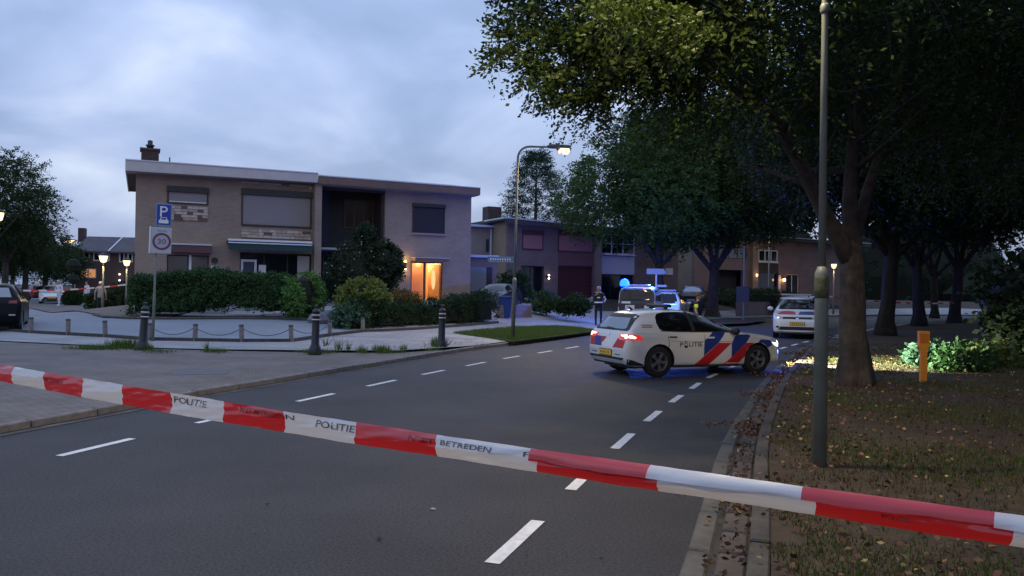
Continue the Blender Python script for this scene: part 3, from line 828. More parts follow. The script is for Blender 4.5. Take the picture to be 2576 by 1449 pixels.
# open door leaf swung inwards with an oval light
dl = MB(); W_ = x1 - .09 - xm1 - .06
M = Matrix.Translation((x1 - .09, .17, 0)) @ Matrix.Rotation(R(118), 4, 'Z')
dl.box(0, W_, 0, .045, z0, z1 - .1, M)
dr = dl.build('door', mat('orange_door', (.55, .26, .09), rough=.5), h.e)
v_, f_ = ring((W_ * .5, (z0 + z1) / 2 + .2), .0, 1, 24, .16, .55)
ov = MB(); ov.v = [tuple(M @ Vector((a, b_, c_))) for (a, c_) in v_ for b_ in (.05,)]; ov.f = f_; ov.m = [0] * len(f_)
ov.build('door_light', emit_mat('door_light_glow', (1, .66, .30), .9), dr)
h.box('stair_wall', mat('stair_panel', (.50, .27, .12), rough=.8), xm1 + .05, xm1 + .12, 1.2, 2.6, z0, z1 - .5)
lt = bpy.data.lights.new('hall_lamp', 'POINT'); lt.energy = 230; lt.color = (1, .68, .34); lt.shadow_soft_size = .12
lo = bpy.data.objects.new('hall_lamp', lt); link(lo, h.e); lo.location = ((x0 + x1) / 2 - .1, 1.2, z1 - .05)
# up and down wall lamp left of the entrance
c0 = h.at(1018, 657); c1 = h.at(1018, 678); cz = (c0[1] + c1[1]) / 2
wl_ = MB().lathe([(.06, -.20), (.06, .20)], 10, (c0[0], -.12, cz)).build('wall_lamp', DARKFR, h.e)
for zz in (cz + .2, cz - .2):
    MB().lathe([(.055, -.03), (.07, 0), (.055, .03)], 10, (c0[0], -.12, zz)).build('lamp_glow', emit_mat('warm_glow', (1, .66, .32), 18), wl_)
    lt = bpy.data.lights.new('wall_light', 'POINT'); lt.energy = 6; lt.color = (1, .58, .24); lt.shadow_soft_size = .05
    lo = bpy.data.objects.new('wall_light', lt); link(lo, h.e); lo.location = (c0[0], -.32, zz + (.12 if zz > cz else -.12))
# small white disc under the eaves
c = h.at(781, 474); MB().lathe([(.05, -.04), (.05, 0)], 8, (c[0], -.005, c[1]), 'Y').build('eaves_disc', WHITEF, h.e)
H1 = h

# ---- garage between the houses and house two, house three
def flat_pair(name, A, rz, label, depth, specs): pass
g0 = at_depth(1182, 700, 47.5); h = House('garage', (g0.x - 1, g0.y - .2), R(14), 'low flat-roofed brick garage lit blue beside the middle house', 'garage')
r = h.rect(1180, 642, 1250, 760)
h.box('wall', WALLP, -1, r[1], 0, 5, .5, r[3] - .12)
h.box('roof_edge', ZINC, -1.1, r[1] + .08, -.12, 5.1, r[3] - .117, r[3] + .03)
q = h.rect(1182, 672, 1222, 760)
h.box('garage_door', mat('blue_grey_door', (.22, .23, .30), rough=.6), q[0], q[1], -.03, -.002, .8, q[3])
q = h.rect(1224, 672, 1237, 755); h.box('side_door', DARKFR, q[0], q[1], -.03, -.002, .8, q[3])

A2 = at_depth(1275, 700, 55.0)
h = House('semi_detached_houses', A2, R(27), 'brown brick pair of houses with pink-red roller shutters and dark red garage door')
zt2 = h.at(1275, 556)[1]; xe = h.at(1707, 620)[0]; zte = h.at(1500, 573)[1]; zte = zt2 + (zte - zt2) * xe / h.at(1500, 573)[0]
zf = lambda x: zt2 + (zte - zt2) * x / xe
w1 = h.rect(1314, 578, 1366, 627); w2 = h.rect(1404, 580, 1492, 634); gd = h.rect(1404, 668, 1490, 756); dd = h.rect(1311, 668, 1368, 750)
w3 = h.rect(1521, 588, 1592, 642); xpp = h.at(1496, 620)[0]; xpq = h.at(1507, 620)[0]
x3a = h.at(1509, 600)[0]; x3b = h.at(1597, 600)[0]
h.wall('wall', WALLP, 0, xpp, 0, 0, zt2, zf(xpp), [w1, w2, gd, (dd[0], dd[1], .9, dd[3])])
h.wall('wall', WALLP, x3b, xe, 0, 0, zf(x3b), zte, [])
h.box('wall_pier', WALLB, xpp, xpq, -.4, 2, 0, zf(xpp) - .02)
h.box('recess_back', ROOMD, .3, xe - .3, 2.02, 2.2, 0, zte - .1)  # dark sheet standing for the unlit rooms
h.shutter(w1, SHUTR, mat('dark_red_frame', (.10, .035, .035), rough=.5), boxh=.3); h.shutter(w2, SHUTR, MATS['dark_red_frame'], boxh=.3)
h.box('spandrel', mat('red_panel', (.19, .085, .082), rough=.7), gd[0], gd[1], -.03, -.002, gd[3] + .06, w2[2] - .1)
mb = MB(); 
for k in range(12):
    z = gd[2] + (gd[3] - gd[2]) * k / 12; mb.box(gd[0], gd[1], .10, .13, z + .01, z + (gd[3] - gd[2]) / 12 - .005)
mb.build('garage_door', mat('dark_red_door', (.095, .022, .022), rough=.6), h.e)
h.glazing((dd[0], dd[1], .9, dd[3]), DARKFR, 2, y=.35)
c = h.at(1377, 696)
wlp = MB().lathe([(.09, -.25), (.11, -.28), (.11, .0)], 8, (c[0], -.1, c[1] + .12)).build('wall_lamp', DARKFR, h.e)
for zz in (.1, -.12): MB().lathe([(.04, -.05), (.07, 0), (.04, .05)], 8, (c[0], -.22, c[1] + zz)).build('lamp_glow', emit_mat('white_warm_glow', (1, .8, .62), 9), wlp)
# right unit: white framed window over a white panel
h.box('white_panel', mat('blue_white_panel', (.55, .56, .60), rough=.6), x3a, x3b, .0, .12, h.at(1550, 690)[1], w3[2] - .12)
h.glazing((x3a, x3b, w3[2], w3[3]), WHITEF, 3, y=.0, t=.09, transom=w3[2] + .75, sill=True)
h.box('lintel', WALLP, x3a, x3b, 0, .25, w3[3] + .01, zf(x3b) - .02)
h.glazing((x3a, x3b, .9, h.at(1550, 690)[1] - .01), DARKFR, 2, y=.9)
# roof, pale trim, side wing
OV2 = .6
f0 = h.at(1275, 546, -OV2)[1]; f1 = h.at(1500, 567, -OV2); fe = f0 + (f1[1] - f0) * xe / f1[0]
rf = roofslab(h, -.5, xe + .3, -OV2 + .04, 8, f0 - .22, fe - .22, .2, ROOFF)
board(h, -.5, xe + .3, f0, f0 - .09, fe, fe - .09, -OV2 - .03, -OV2 + .03, ZINC, 'roof_trim')
board(h, -.5, xe + .3, f0 - .092, f0 - .42, fe - .092, fe - .42, -OV2, -OV2 + .038, mat('dark_fascia', (.055, .045, .05), rough=.7), 'fascia')
yd, _ = h.atx(1237, 600, 0)
h.box('side_wall', WALLS, 0, .28, .282, yd, 0, zt2 - .03)
h.box('side_wing', WALLS, -1.6, 0.0, yd, yd + 6, 0, zt2 - .32)
h.box('wing_roof', ZINC, -2.1, .3, yd - .5, yd + 6.3, zt2 - .317, zt2 - .17)
h.box('roof_trim', ZINC, -.56, -.5, -OV2, yd + .2, f0 - .1, f0)
h.box('wing_window', DARKFR, -1.62, -1.602, yd + 2, yd + 2.4, 3.6, 5.0)
q = h.at(1226, 620, yd)
h.box('wing_window', DARKFR, q[0] - .12, q[0] + .12, yd - .02, yd - .002, h.at(1226, 634, yd)[1], h.at(1226, 602, yd)[1])
q = h.at(1243, 620, yd); MB().tube([(min(q[0], -.1), yd - .08, .5), (min(q[0], -.1), yd - .08, zt2 - .4)], .055, 8).build('downpipe', WHITEF, h.e)
for pxs in ((1228, 1262, 521, 2.5), (1428, 1470, 537, 3.5)):
    a = h.at(pxs[0], 560, pxs[3]); b = h.at(pxs[1], pxs[2], pxs[3])
    h.box('chimney', DBRICK, a[0], b[0], pxs[3], pxs[3] + 1, zt2 - .3, b[1])
H2 = h
q = h.at(1683, 683, -.02)
h.box('wall_sign', WHITEF, q[0] - .35, q[0] + .35, -.05, -.004, q[1] - .25, q[1] + .25)

A3 = at_depth(1745, 700, 66.0)
h = House('semi_detached_houses', A3, R(25), 'far brown brick pair of houses behind street trees with two small orange lamps')
zt3 = h.at(1760, 592)[1]; xe = h.at(2170, 600)[0]
w1 = h.rect(1812, 620, 1878, 652); g1 = h.rect(1805, 678, 1868, 752); w2 = h.rect(1907, 628, 1955, 660); g2 = h.rect(1905, 685, 1958, 745)
e2 = h.rect(1978, 690, 2010, 752)
dk1 = h.rect(1905, 660, 1957, 688)
for r_ in (g1, g2, e2): pass
h.wall('wall', WALLP, 0, xe, 0, 0, zt3, zt3 - .3, [w1, (g1[0], g1[1], .9, g1[3]), w2, (g2[0], g2[1], .9, g2[3]), (e2[0], e2[1], .9, e2[3])])
h.box('recess_back', ROOMD, .3, xe - .3, 1.5, 1.7, 0, zt3 - .5)  # dark sheet behind the openings stands for unlit rooms
h.glazing(w1, DARKFR, 3, y=.05, glass=mat('curtained_pane', (.20, .24, .28), rough=.3))
h.glazing(w2, WHITEF, 3, y=-.05, t=.10, sill=True)
h.box('dark_panel', DARKFR, dk1[0], dk1[1], -.04, -.002, dk1[2], dk1[3] - .08)
h.glazing((g2[0], g2[1], .9, g2[3]), DARKFR, 1, y=.2)
h.box('white_post', WHITEF, g2[1] - .05, g2[1] + .2, -.05, -.002, .9, g2[3] - .2)
h.glazing((e2[0], e2[1], .9, e2[3]), WHITEF, 2, y=.12)
h.box('garage_door', ROOMD, g1[0], g1[1], .8, .9, .9, g1[3])  # dark sheet painting the shade inside the open garage
xq = h.at(1895, 600)[0]; h.box('wall_pier', WALLB, xq - .3, xq + .3, -.35, -.002, 0, zt3 - .4)
roofslab(h, -.5, xe + .4, -.6, 8, zt3 - .05, zt3 - .3, .3, mat('dark_fascia2', (.05, .04, .045), rough=.7))
board(h, -.5, xe + .4, zt3 + .30, zt3 + .252, zt3 + .05, zt3 + .002, -.66, -.602, ZINC, 'roof_trim')
h.box('side_wall', WALLS, 0, .28, .285, 7, 0, zt3 - .1)
for px_, py_, nm, e_ in ((1903, 692, 'wall_lamp', 5), (1975, 704, 'wall_lamp', 14)):
    c = h.at(px_, py_, -.3)
    wlp = h.box(nm, DARKFR, c[0] - .1, c[0] + .1, -.25, -.002 if px_ > 1950 else -.16, c[1] + .12, c[1] + .2)
    MB().lathe([(.05, -.14), (.10, -.08), (.12, .05), (.06, .11)], 10, (c[0], -.3 if px_ < 1950 else -.2, c[1])).build('lamp_glow', emit_mat('orange_glow_%d' % e_, (1, .52, .2), e_), wlp)
    lt = bpy.data.lights.new('house_lamp', 'POINT'); lt.energy = 5; lt.color = (1, .5, .2); lt.shadow_soft_size = .1
    lo = bpy.data.objects.new('house_lamp', lt); link(lo, h.e); lo.location = (c[0], -.7, c[1])
# low garden walls
def low_wall(px0, px1, zoff, hgt, label, m, th=.22):
    a = at_land(*px0); b = at_land(*px1); L = (b - a).length
    z = min(a.z, b.z)
    o = MB().box(0, L, 0, th, -.3, hgt).build('garden_wall', m, loc=(a.x, a.y, z), rz=math.atan2(b.y - a.y, b.x - a.x))
    return tag(o, label, 'wall')
low_wall((1262, 802), (1338, 799), 0, .62, 'low dark brick wall beside the driveway right of the lamp post', WALLP)
low_wall((1858, 796), (1945, 793), 0, 1.0, 'low grey brick garden wall behind the grey signpost', WALLP)

# ---- far left terrace with tiled roof
AT = at_depth(190, 700, 75)
h = House('terraced_houses', AT, R(10), 'distant dark brick terrace with grey tiled pitched roof and a lit orange ground-floor window')
xe = h.at(352, 650)[0] + 4; ze = h.at(200, 630)[1]; zr_ = h.at(200, 594, 4)[1]
wins = [h.rect(208, 632, 226, 658), h.rect(234, 634, 252, 657), h.rect(256, 634, 276, 657), h.rect(299, 634, 313, 660), h.rect(320, 636, 334, 660)]
lit = h.rect(202, 674, 242, 700)
h.wall('wall', mat('terrace_brick', (.10, .058, .052), rough=.9, var=.15), 0, xe, 0, -.2, ze, ze, wins + [lit])
for w_ in wins: h.glazing(w_, WHITEF, 1, y=.06, t=.12)
h.glazing(lit, WHITEF, 2, y=.06, t=.10, glass=emit_mat('lit_room', (1, .42, .15), .55))
mb = MB(); mb.v = [(-.3, -.4, ze - .05), (xe, -.4, ze - .05), (xe, 4, zr_), (-.3, 4, zr_), (-.3, 8.4, ze - .05), (xe, 8.4, ze - .05), (-.3, -.4, ze - .2), (xe, -.4, ze - .2), (-.3, 8.4, ze - .2), (xe, 8.4, ze - .2)]
for f in ((0, 1, 2, 3), (3, 2, 5, 4), (6, 7, 1, 0), (4, 5, 9, 8), (6, 0, 3, 4, 8), (7, 9, 5, 2, 1), (9, 7, 6, 8)): mb.face(*f)
rt = brick_mat('roof_tiles', (.085, .075, .085), (.11, .095, .105), (.05, .045, .05), .25, .25)
mb.build('roof', rt, h.e)
h.box('recess_back', ROOMD, .2, xe - .2, 1.2, 7.8, -.2, ze - .3)  # dark block standing for the unlit terrace rooms
h.box('side_wall', MATS['terrace_brick'], 0, .25, .285, 8, -.2, ze - .2)
c0 = h.at(196, 594, 3.6); h.box('chimney', DBRICK, c0[0], c0[0] + .55, 3.6, 4.4, zr_ - .6, h.at(196, 573, 3.6)[1])
c0 = h.at(291, 597, 2); mb = MB(); 
k0 = (zr_ - ze) / 4.4
mb.v = [(c0[0], -.4, ze), (c0[0] + .15, -.4, ze), (c0[0] + .15, 4, zr_ + .05), (c0[0], 4, zr_ + .05)]; mb.face(0, 1, 2, 3)
mb.build('roof_joint', ZINC, h.e)
for px_, py_ in ((300, 705), (300, 690)): 
    c = h.at(px_, py_, -.3); MB().lathe([(.05, -.08), (.1, 0), (.05, .08)], 8, (c[0], -.2, c[1])).build('wall_lamp', emit_mat('porch_glow', (1, .85, .7), 3), h.e)
# ------------------------------------------------------------------ vehicles
CW = mat('car_white', (0.70, 0.70, 0.68), rough=.32, coat=.8)
CBLACK = mat('car_black', (0.005, 0.006, 0.009), rough=.3, coat=0, spec=.12)
CRED = mat('car_red', (0.20, 0.03, 0.03), rough=.3, coat=.8)
CGREY = mat('car_grey', (0.20, 0.22, 0.25), rough=.3, coat=.8)
CDARK = mat('car_dark', (0.014, 0.016, 0.024), rough=.35, coat=.25)
CGLASS = mat('car_glass', (0.006, 0.007, 0.009), rough=.05, spec=.45)
CTRIM = mat('car_trim', (0.018, 0.018, 0.020), rough=.6)
RUBBER = mat('tyre_rubber', (0.016, 0.016, 0.016), rough=.85)
RIM = mat('alloy_rim', (0.22, 0.22, 0.23), rough=.4, metal=.7)
CHROME = mat('chrome', (0.7, 0.7, 0.72), rough=.15, metal=1)
DBLUE = mat('police_blue', (0.010, 0.035, 0.23), rough=.4)
DRED = mat('police_red', (0.50, 0.012, 0.014), rough=.4)
TAILR = mat('tail_lamp_red', (0.35, 0.01, 0.01), rough=.2, emit=(1, .02, .015), estr=.55)
TAILW = emit_mat('tail_lamp_lit', (1, .66, .54), 3.2)
TAILD = mat('tail_lamp_off', (0.16, 0.008, 0.010), rough=.2)
LAMPG = mat('headlamp_glass', (0.45, 0.47, 0.5), rough=.12, metal=.3)
PLATEY = mat('yellow_plate', (0.85, 0.52, 0.03), rough=.5)
PLATED = mat('plate_marks', (0.25, 0.14, 0.02), rough=.6)

def pw(xs, pts):
    """smooth interpolation of (x, value) pairs"""
    X = np.array([p[0] for p in pts], float); Y = np.array([p[1] for p in pts], float)
    h_ = np.diff(X); d = np.diff(Y) / h_; m = np.zeros(len(X))
    m[0] = d[0]; m[-1] = d[-1]
    for i in range(1, len(X) - 1):
        if d[i - 1] * d[i] > 0:
            w1 = 2 * h_[i] + h_[i - 1]; w2 = h_[i] + 2 * h_[i - 1]; m[i] = (w1 + w2) / (w1 / d[i - 1] + w2 / d[i])
    xs = np.clip(xs, X[0], X[-1]); i = np.clip(np.searchsorted(X, xs) - 1, 0, len(X) - 2)
    t = (xs - X[i]) / h_[i]
    return ((1 + 2 * t) * (1 - t) ** 2 * Y[i] + t * (1 - t) ** 2 * h_[i] * m[i] + t * t * (3 - 2 * t) * Y[i + 1] + t * t * (t - 1) * h_[i] * m[i + 1])

CARS = {
 'hatch': dict(L=4.28, wx=(.82, 3.44), wr=.333, arch=.378,
    top=[(0, .60), (.015, .66), (.04, .76), (.09, .93), (.16, 1.03), (.42, 1.36), (.54, 1.405), (.85, 1.443), (1.3, 1.458), (1.7, 1.44), (2.0, 1.395), (2.3, 1.30), (2.65, 1.14), (2.95, .995), (3.12, .955), (3.6, .90), (3.95, .845), (4.12, .785), (4.23, .68), (4.28, .55)],
    bot=[(0, .36), (.1, .25), (.4, .20), (3.8, .19), (4.15, .22), (4.28, .30)],
    w=[(0, .76), (.04, .82), (.12, .865), (.35, .893), (1, .897), (3.2, .897), (3.8, .87), (4.05, .80), (4.2, .66), (4.28, .50)],
    belt=[(0, .58), (.04, .74), (.10, .89), (.2, .97), (.6, .985), (2.0, .955), (3.0, .93), (3.3, .90), (3.8, .82), (4.1, .74), (4.28, .53)],
    rw=[(0, .74), (.1, .76), (.25, .66), (.45, .60), (1.0, .59), (2.0, .58), (2.4, .60), (2.95, .72), (3.6, .74), (4.05, .66), (4.28, .42)]),
 'mpv': dict(L=4.50, wx=(.90, 3.66), wr=.33, arch=.38,
    top=[(0, .62), (.02, .75), (.05, 1.0), (.12, 1.12), (.30, 1.55), (.5, 1.60), (1.2, 1.64), (2.0, 1.64), (2.5, 1.58), (3.0, 1.38), (3.5, 1.10), (3.65, 1.06), (4.0, .99), (4.3, .88), (4.42, .75), (4.48, .6), (4.5, .5)],
    bot=[(0, .36), (.1, .26), (.4, .2), (4.1, .19), (4.4, .22), (4.5, .28)],
    w=[(0, .80), (.06, .87), (.2, .905), (1, .915), (3.4, .915), (4.0, .90), (4.3, .84), (4.42, .76), (4.5, .66)],
    belt=[(0, .6), (.05, .95), (.12, 1.08), (.6, 1.06), (3.2, 1.00), (3.6, .98), (4.0, .92), (4.3, .80), (4.42, .70), (4.5, .49)],
    rw=[(0, .78), (.12, .78), (.3, .68), (1.0, .66), (2.5, .63), (2.9, .66), (3.5, .78), (4.0, .78), (4.3, .72), (4.5, .58)]),
 'van': dict(L=4.95, wx=(1.0, 4.0), wr=.34, arch=.39,
    top=[(0, .62), (.015, .8), (.03, 1.15), (.07, 1.25), (.14, 1.80), (.3, 1.92), (1.0, 1.97), (3.0, 1.97), (3.5, 1.90), (4.2, 1.40), (4.35, 1.22), (4.8, 1.02), (4.92, .8), (4.95, .55)],
    bot=[(0, .36), (.1, .28), (.4, .24), (4.6, .22), (4.95, .3)],
    w=[(0, .86), (.05, .91), (.2, .945), (1, .952), (3.9, .952), (4.5, .90), (4.8, .82), (4.95, .68)],
    belt=[(0, .6), (.03, 1.1), (.08, 1.20), (.6, 1.18), (3.6, 1.14), (4.3, 1.10), (4.7, .98), (4.95, .54)],
    rw=[(0, .84), (.08, .86), (.2, .80), (1.0, .79), (3.2, .78), (3.7, .78), (4.3, .82), (4.95, .6)]),
 'suv': dict(L=4.60, wx=(.88, 3.66), wr=.36, arch=.42,
    top=[(0, .68), (.02, .80), (.06, 1.02), (.14, 1.14), (.42, 1.58), (.6, 1.63), (1.2, 1.66), (2.1, 1.64), (2.6, 1.52), (3.1, 1.24), (3.35, 1.12), (3.9, 1.06), (4.3, .96), (4.5, .8), (4.58, .62), (4.6, .52)],
    bot=[(0, .42), (.1, .3), (.4, .26), (4.2, .25), (4.45, .28), (4.6, .36)],
    w=[(0, .80), (.05, .86), (.2, .915), (1, .93), (3.5, .93), (4.1, .90), (4.4, .82), (4.6, .62)],
    belt=[(0, .64), (.06, .98), (.15, 1.10), (.6, 1.10), (2.5, 1.06), (3.3, 1.04), (4.1, .94), (4.4, .82), (4.6, .5)],
    rw=[(0, .76), (.15, .76), (.4, .64), (1.0, .62), (2.4, .61), (3.1, .74), (4.1, .76), (4.6, .52)]),
}
def car_shape(sp):
    T_ = sp['top']; xs = []
    dense = np.linspace(0, sp['L'], 600); zt_ = pw(dense, T_)
    arc = np.concatenate([[0], np.cumsum(np.hypot(np.diff(dense), np.diff(zt_)))])
    xs = np.interp(np.linspace(0, arc[-1], 92), arc, dense)
    zt_, zb, w, be, rw = pw(xs, T_), pw(xs, sp['bot']), pw(xs, sp['w']), pw(xs, sp['belt']), pw(xs, sp['rw'])
    rings = []
    for i, x in enumerate(xs):
        t, b, W_, B, r_ = zt_[i], zb[i], w[i], be[i], rw[i]
        B = min(B, t - .025); hh = t - B; md = b + (B - b) * .48
        r_ = min(r_, W_ - .02)
        P = [(0, b), (.55 * W_, b), (.90 * W_, b + .015), (.975 * W_, b + .07), (.99 * W_, b + .16), (W_, md), (.995 * W_, md + (B - md) * .45), (.985 * W_, B - .06 * min(1, hh * 4)), (.955 * W_, B),
             (.955 * W_ + (r_ + .03 - .955 * W_) * .5, B + hh * .46), (r_ + .02, t - min(.13, .30 * hh)), (r_ - .035, t - min(.045, .14 * hh)), (r_ * .55, t - .008 * min(1, hh * 3)), (0, t)]
        P = [np.array(p) for p in P]
        for _ in range(2):      # round the section
            Q = [P[0]]
            for a, c in zip(P, P[1:]): Q += [a * .75 + c * .25, a * .25 + c * .75]
            Q.append(P[-1]); P = Q
        rings.append((x, P))
    return rings
def car_body_mesh(sp, m):
    rings = car_shape(sp); n = len(rings[0][1]); v = []; f = []
    N = 2 * n - 2
    for x, P in rings:
        for p in P: v.append((x, -p[0], p[1]))
        for p in P[-2:0:-1]: v.append((x, p[0], p[1]))
    for i in range(len(rings) - 1):
        for k in range(N):
            a = i * N + k; b = i * N + (k + 1) % N; f.append((a, b, b + N, a + N))
    f.append(tuple(range(N))[::-1]); f.append(tuple((len(rings) - 1) * N + k for k in range(N)))
    me = bpy.data.meshes.new('body'); me.from_pydata(v, [], f); me.materials.append(m); me.materials.append(CTRIM)
    bm = bmesh.new(); bm.from_mesh(me); bmesh.ops.recalc_face_normals(bm, faces=bm.faces); bm.to_mesh(me); bm.free()
    return me, BVHTree.FromPolygons(v, f)

class Car:
    def __init__(s, name, kind, paint, label, cat='car', group=None):
        s.sp = CARS[kind]; s.L = s.sp['L']
        s.e = empty(name, label=label, cat=cat, group=group)
        me, s.bvh = car_body_mesh(s.sp, paint)
        ob = bpy.data.objects.new('body', me); COL.objects.link(ob)
        cut = MB()
        for x in s.sp['wx']:
            for sg in (-1, 1):
                y0, y1 = (-1.3, -.60) if sg < 0 else (.60, 1.3)
                cut.lathe([(s.sp['arch'], y0), (s.sp['arch'], y1)], 36, (x, 0, s.sp['wr'] + .005), 'Y')
        c = cut.build('cutter', CTRIM); recalc(c)
        bo = ob.modifiers.new('b', 'BOOLEAN'); bo.object = c; bo.operation = 'DIFFERENCE'; bo.solver = 'EXACT'; bo.material_mode = 'TRANSFER'
        dg = bpy.context.evaluated_depsgraph_get()
        new = bpy.data.meshes.new_from_object(ob.evaluated_get(dg)); new.name = 'body'
        new.polygons.foreach_set('use_smooth', [True] * len(new.polygons))
        bpy.data.objects.remove(ob); bpy.data.objects.remove(c)
        try: new.set_sharp_from_angle(angle=R(38))
        except Exception: pass
        s.body = link(bpy.data.objects.new('body', new), s.e)
        for x in s.sp['wx']:
            for sg in (-1, 1): s.wheel(x, sg)
        s.body_box = box('underbody', CTRIM, .3, s.L - .3, -.58, .58, .17, .5, s.e)
    def wheel(s, x, sg):
        r = s.sp['wr']; yo = sg * (pw(np.array([x]), s.sp['w'])[0] - .02)
        pr = [(r - .12, -.10), (r - .02, -.105), (r, -.085), (r + .002, 0), (r, .085), (r - .02, .105), (r - .12, .10)]
        wq = MB().lathe(pr, 28, (0, 0, 0), 'Y', cap=False).build('wheel', RUBBER, s.e, smooth=True, loc=(x, yo - sg * .105, r))
        rm_ = MB(); rr = r - .115
        rm_.lathe([(rr + .004, sg * .098), (rr - .015, sg * .10), (rr - .03, sg * .07), (rr - .03, -sg * .08)], 28, (0, 0, 0), 'Y', cap=False)
        rm_.lathe([(.055, sg * .02), (.055, sg * .088), (.03, sg * .095)], 12, (0, 0, 0), 'Y')
        for k in range(5):
            a = 2 * math.pi * k / 5 + .3 + x
            for da in (-.13, .13):
                p0 = Vector((math.cos(a) * .04, 0, math.sin(a) * .04)); p1 = Vector((math.cos(a + da) * rr, 0, math.sin(a + da) * rr))
                nn = Vector((-math.sin(a), 0, math.cos(a))) * .02
                q = [p0 - nn, p0 + nn, p1 + nn * 1.1, p1 - nn * 1.1]
                b = len(rm_.v)
                for yy in (sg * .06, sg * .088): rm_.v += [(t.x, yy, t.z) for t in q]
                for f in ((0, 1, 2, 3), (7, 6, 5, 4), (0, 4, 5, 1), (1, 5, 6, 2), (2, 6, 7, 3), (3, 7, 4, 0)): rm_.face(*[b + i for i in f])
        rb = rm_.build('rim', RIM, wq)
        MB().lathe([(rr - .035, -sg * .0), (rr - .035, sg * .01)], 20, (0, 0, 0), 'Y').build('brake_disc', CTRIM, wq)
    def project(s, pts, axis, off):
        res = []
        for a, b in pts:
            if axis in ('right', 'left'):
                sg = -1 if axis == 'right' else 1; o = Vector((a, sg * 3, b)); d = Vector((0, -sg, 0))
            elif axis == 'rear': o = Vector((-2, a, b)); d = Vector((1, 0, 0))
            elif axis == 'front': o = Vector((s.L + 2, a, b)); d = Vector((-1, 0, 0))
            else: o = Vector((a, b, 4)); d = Vector((0, 0, -1))
            hit, nrm, _, _ = s.bvh.ray_cast(o, d)
            if hit is None:
                hit, nrm, _, _ = s.bvh.find_nearest(o + d * (2 if axis in ('rear', 'front') else 2.1)) if True else None
            if nrm.dot(d) > 0: nrm = -nrm
            res.append(hit + nrm * off)
        return res
    def decal(s, name, poly, axis, m, off=.004, grid=.06, parent=None, depth=0.0):
        bm = bmesh.new(); f = bm.faces.new([bm.verts.new((a, b, 0)) for a, b in poly])
        bmesh.ops.triangulate(bm, faces=[f])
        for ax in (0, 1):
            lo = min(p[ax] for p in poly); hi = max(p[ax] for p in poly); k = math.ceil(lo / grid + 1e-6) * grid
            while k < hi - 1e-6:
                co = [0, 0, 0]; co[ax] = k; no = [0, 0, 0]; no[ax] = 1
                bmesh.ops.bisect_plane(bm, geom=bm.verts[:] + bm.edges[:] + bm.faces[:], plane_co=co, plane_no=no); k += grid
        bmesh.ops.remove_doubles(bm, verts=bm.verts, dist=1e-5)
        q = s.project([(v.co.x, v.co.y) for v in bm.verts], axis, off)
        for v, p in zip(bm.verts, q): v.co = p
        bm.normal_update()
        ref = {'right': Vector((0, -1, 0)), 'left': Vector((0, 1, 0)), 'rear': Vector((-1, 0, 0)), 'front': Vector((1, 0, 0)), 'top': Vector((0, 0, 1))}[axis]
        for f in bm.faces:
            f.smooth = True
            if f.normal.dot(ref) < 0: f.normal_flip()
        me = bpy.data.meshes.new(name); bm.to_mesh(me); bm.free(); me.materials.append(m)
        o = link(bpy.data.objects.new(name, me), parent or s.e)
        return o
    def shape(s, name, v, f, axis, m, off=.006, parent=None):
        me = bpy.data.meshes.new(name); me.from_pydata([tuple(p) for p in s.project(v, axis, off)], [], f); me.materials.append(m)
        return link(bpy.data.objects.new(name, me), parent or s.e)
    def both(s, name, poly, m, **k):
        return s.decal(name, poly, 'right', m, **k), s.decal(name, poly, 'left', m, **k)
    def seam(s, pts, axis='both', w=.012):
        for sd in (('right', 'left') if axis == 'both' else (axis,)):
            v = []; f = []
            for (a, b), (c, d) in zip(pts, pts[1:]):
                L = math.hypot(c - a, d - b); n_ = max(1, int(L / .08)); nx, ny = -(d - b) / L * w / 2, (c - a) / L * w / 2
                for k in range(n_):
                    t0, t1 = k / n_, (k + 1) / n_; x0, y0, x1, y1 = a + (c - a) * t0, b + (d - b) * t0, a + (c - a) * t1, b + (d - b) * t1
                    i = len(v); v += [(x0 + nx, y0 + ny), (x1 + nx, y1 + ny), (x1 - nx, y1 - ny), (x0 - nx, y0 - ny)]; f.append((i, i + 1, i + 2, i + 3))
            s.shape('door_seam', v, f, sd, CTRIM, .003)
    def plate(s, end, z, w=.52, hgt=.11, y=0):
        sg = 1 if end == 'rear' else -1
        p = s.project([(y, z)], end, .0)[0]
        o = box('number_plate', PLATEY, -.006, .006, -w / 2, w / 2, -hgt / 2, hgt / 2, s.e, bevel=.003)
        o.location = (p.x - sg * .022, y, z)
        fr = box('plate_frame', CTRIM, .007, .014, -w / 2 - .015, w / 2 + .015, -hgt / 2 - .015, hgt / 2 + .015, o)
        if sg < 0: fr.location.x = -.021
        mb = MB()
        for k in range(6):
            yy = -w / 2 + .06 + k * (w - .1) / 6 + (0.012 if k > 1 else 0)
            mb.box(-sg * .0085 - .001, -sg * .0085 + .001, yy, yy + .035, -.028, .028)
        mb.build('plate_marks', PLATED, o)
    def mirror(s, x, z, m):
        for sg in (-1, 1):
            y = sg * (pw(np.array([x]), s.sp['w'])[0] - .02)
            mb = MB(); mb.lathe([(.02, -.03), (.075, -.02), (.085, .04), (.06, .10), (.01, .12)], 12, (0, 0, 0), 'X')
            mb.v = [(v[0], v[1] * 1.35, v[2]) for v in mb.v]
            o = mb.build('mirror', m, s.e, smooth=True, loc=(x, y + sg * .12, z))
            box('mirror_arm', CTRIM, -.02, .03, min(0, -sg * .13), max(0, -sg * .13), -.05, -.01, o)
    def place(s, x, y, hd, z=0.0):
        s.e.location = (x, y, z); s.e.rotation_euler = (0, 0, hd)

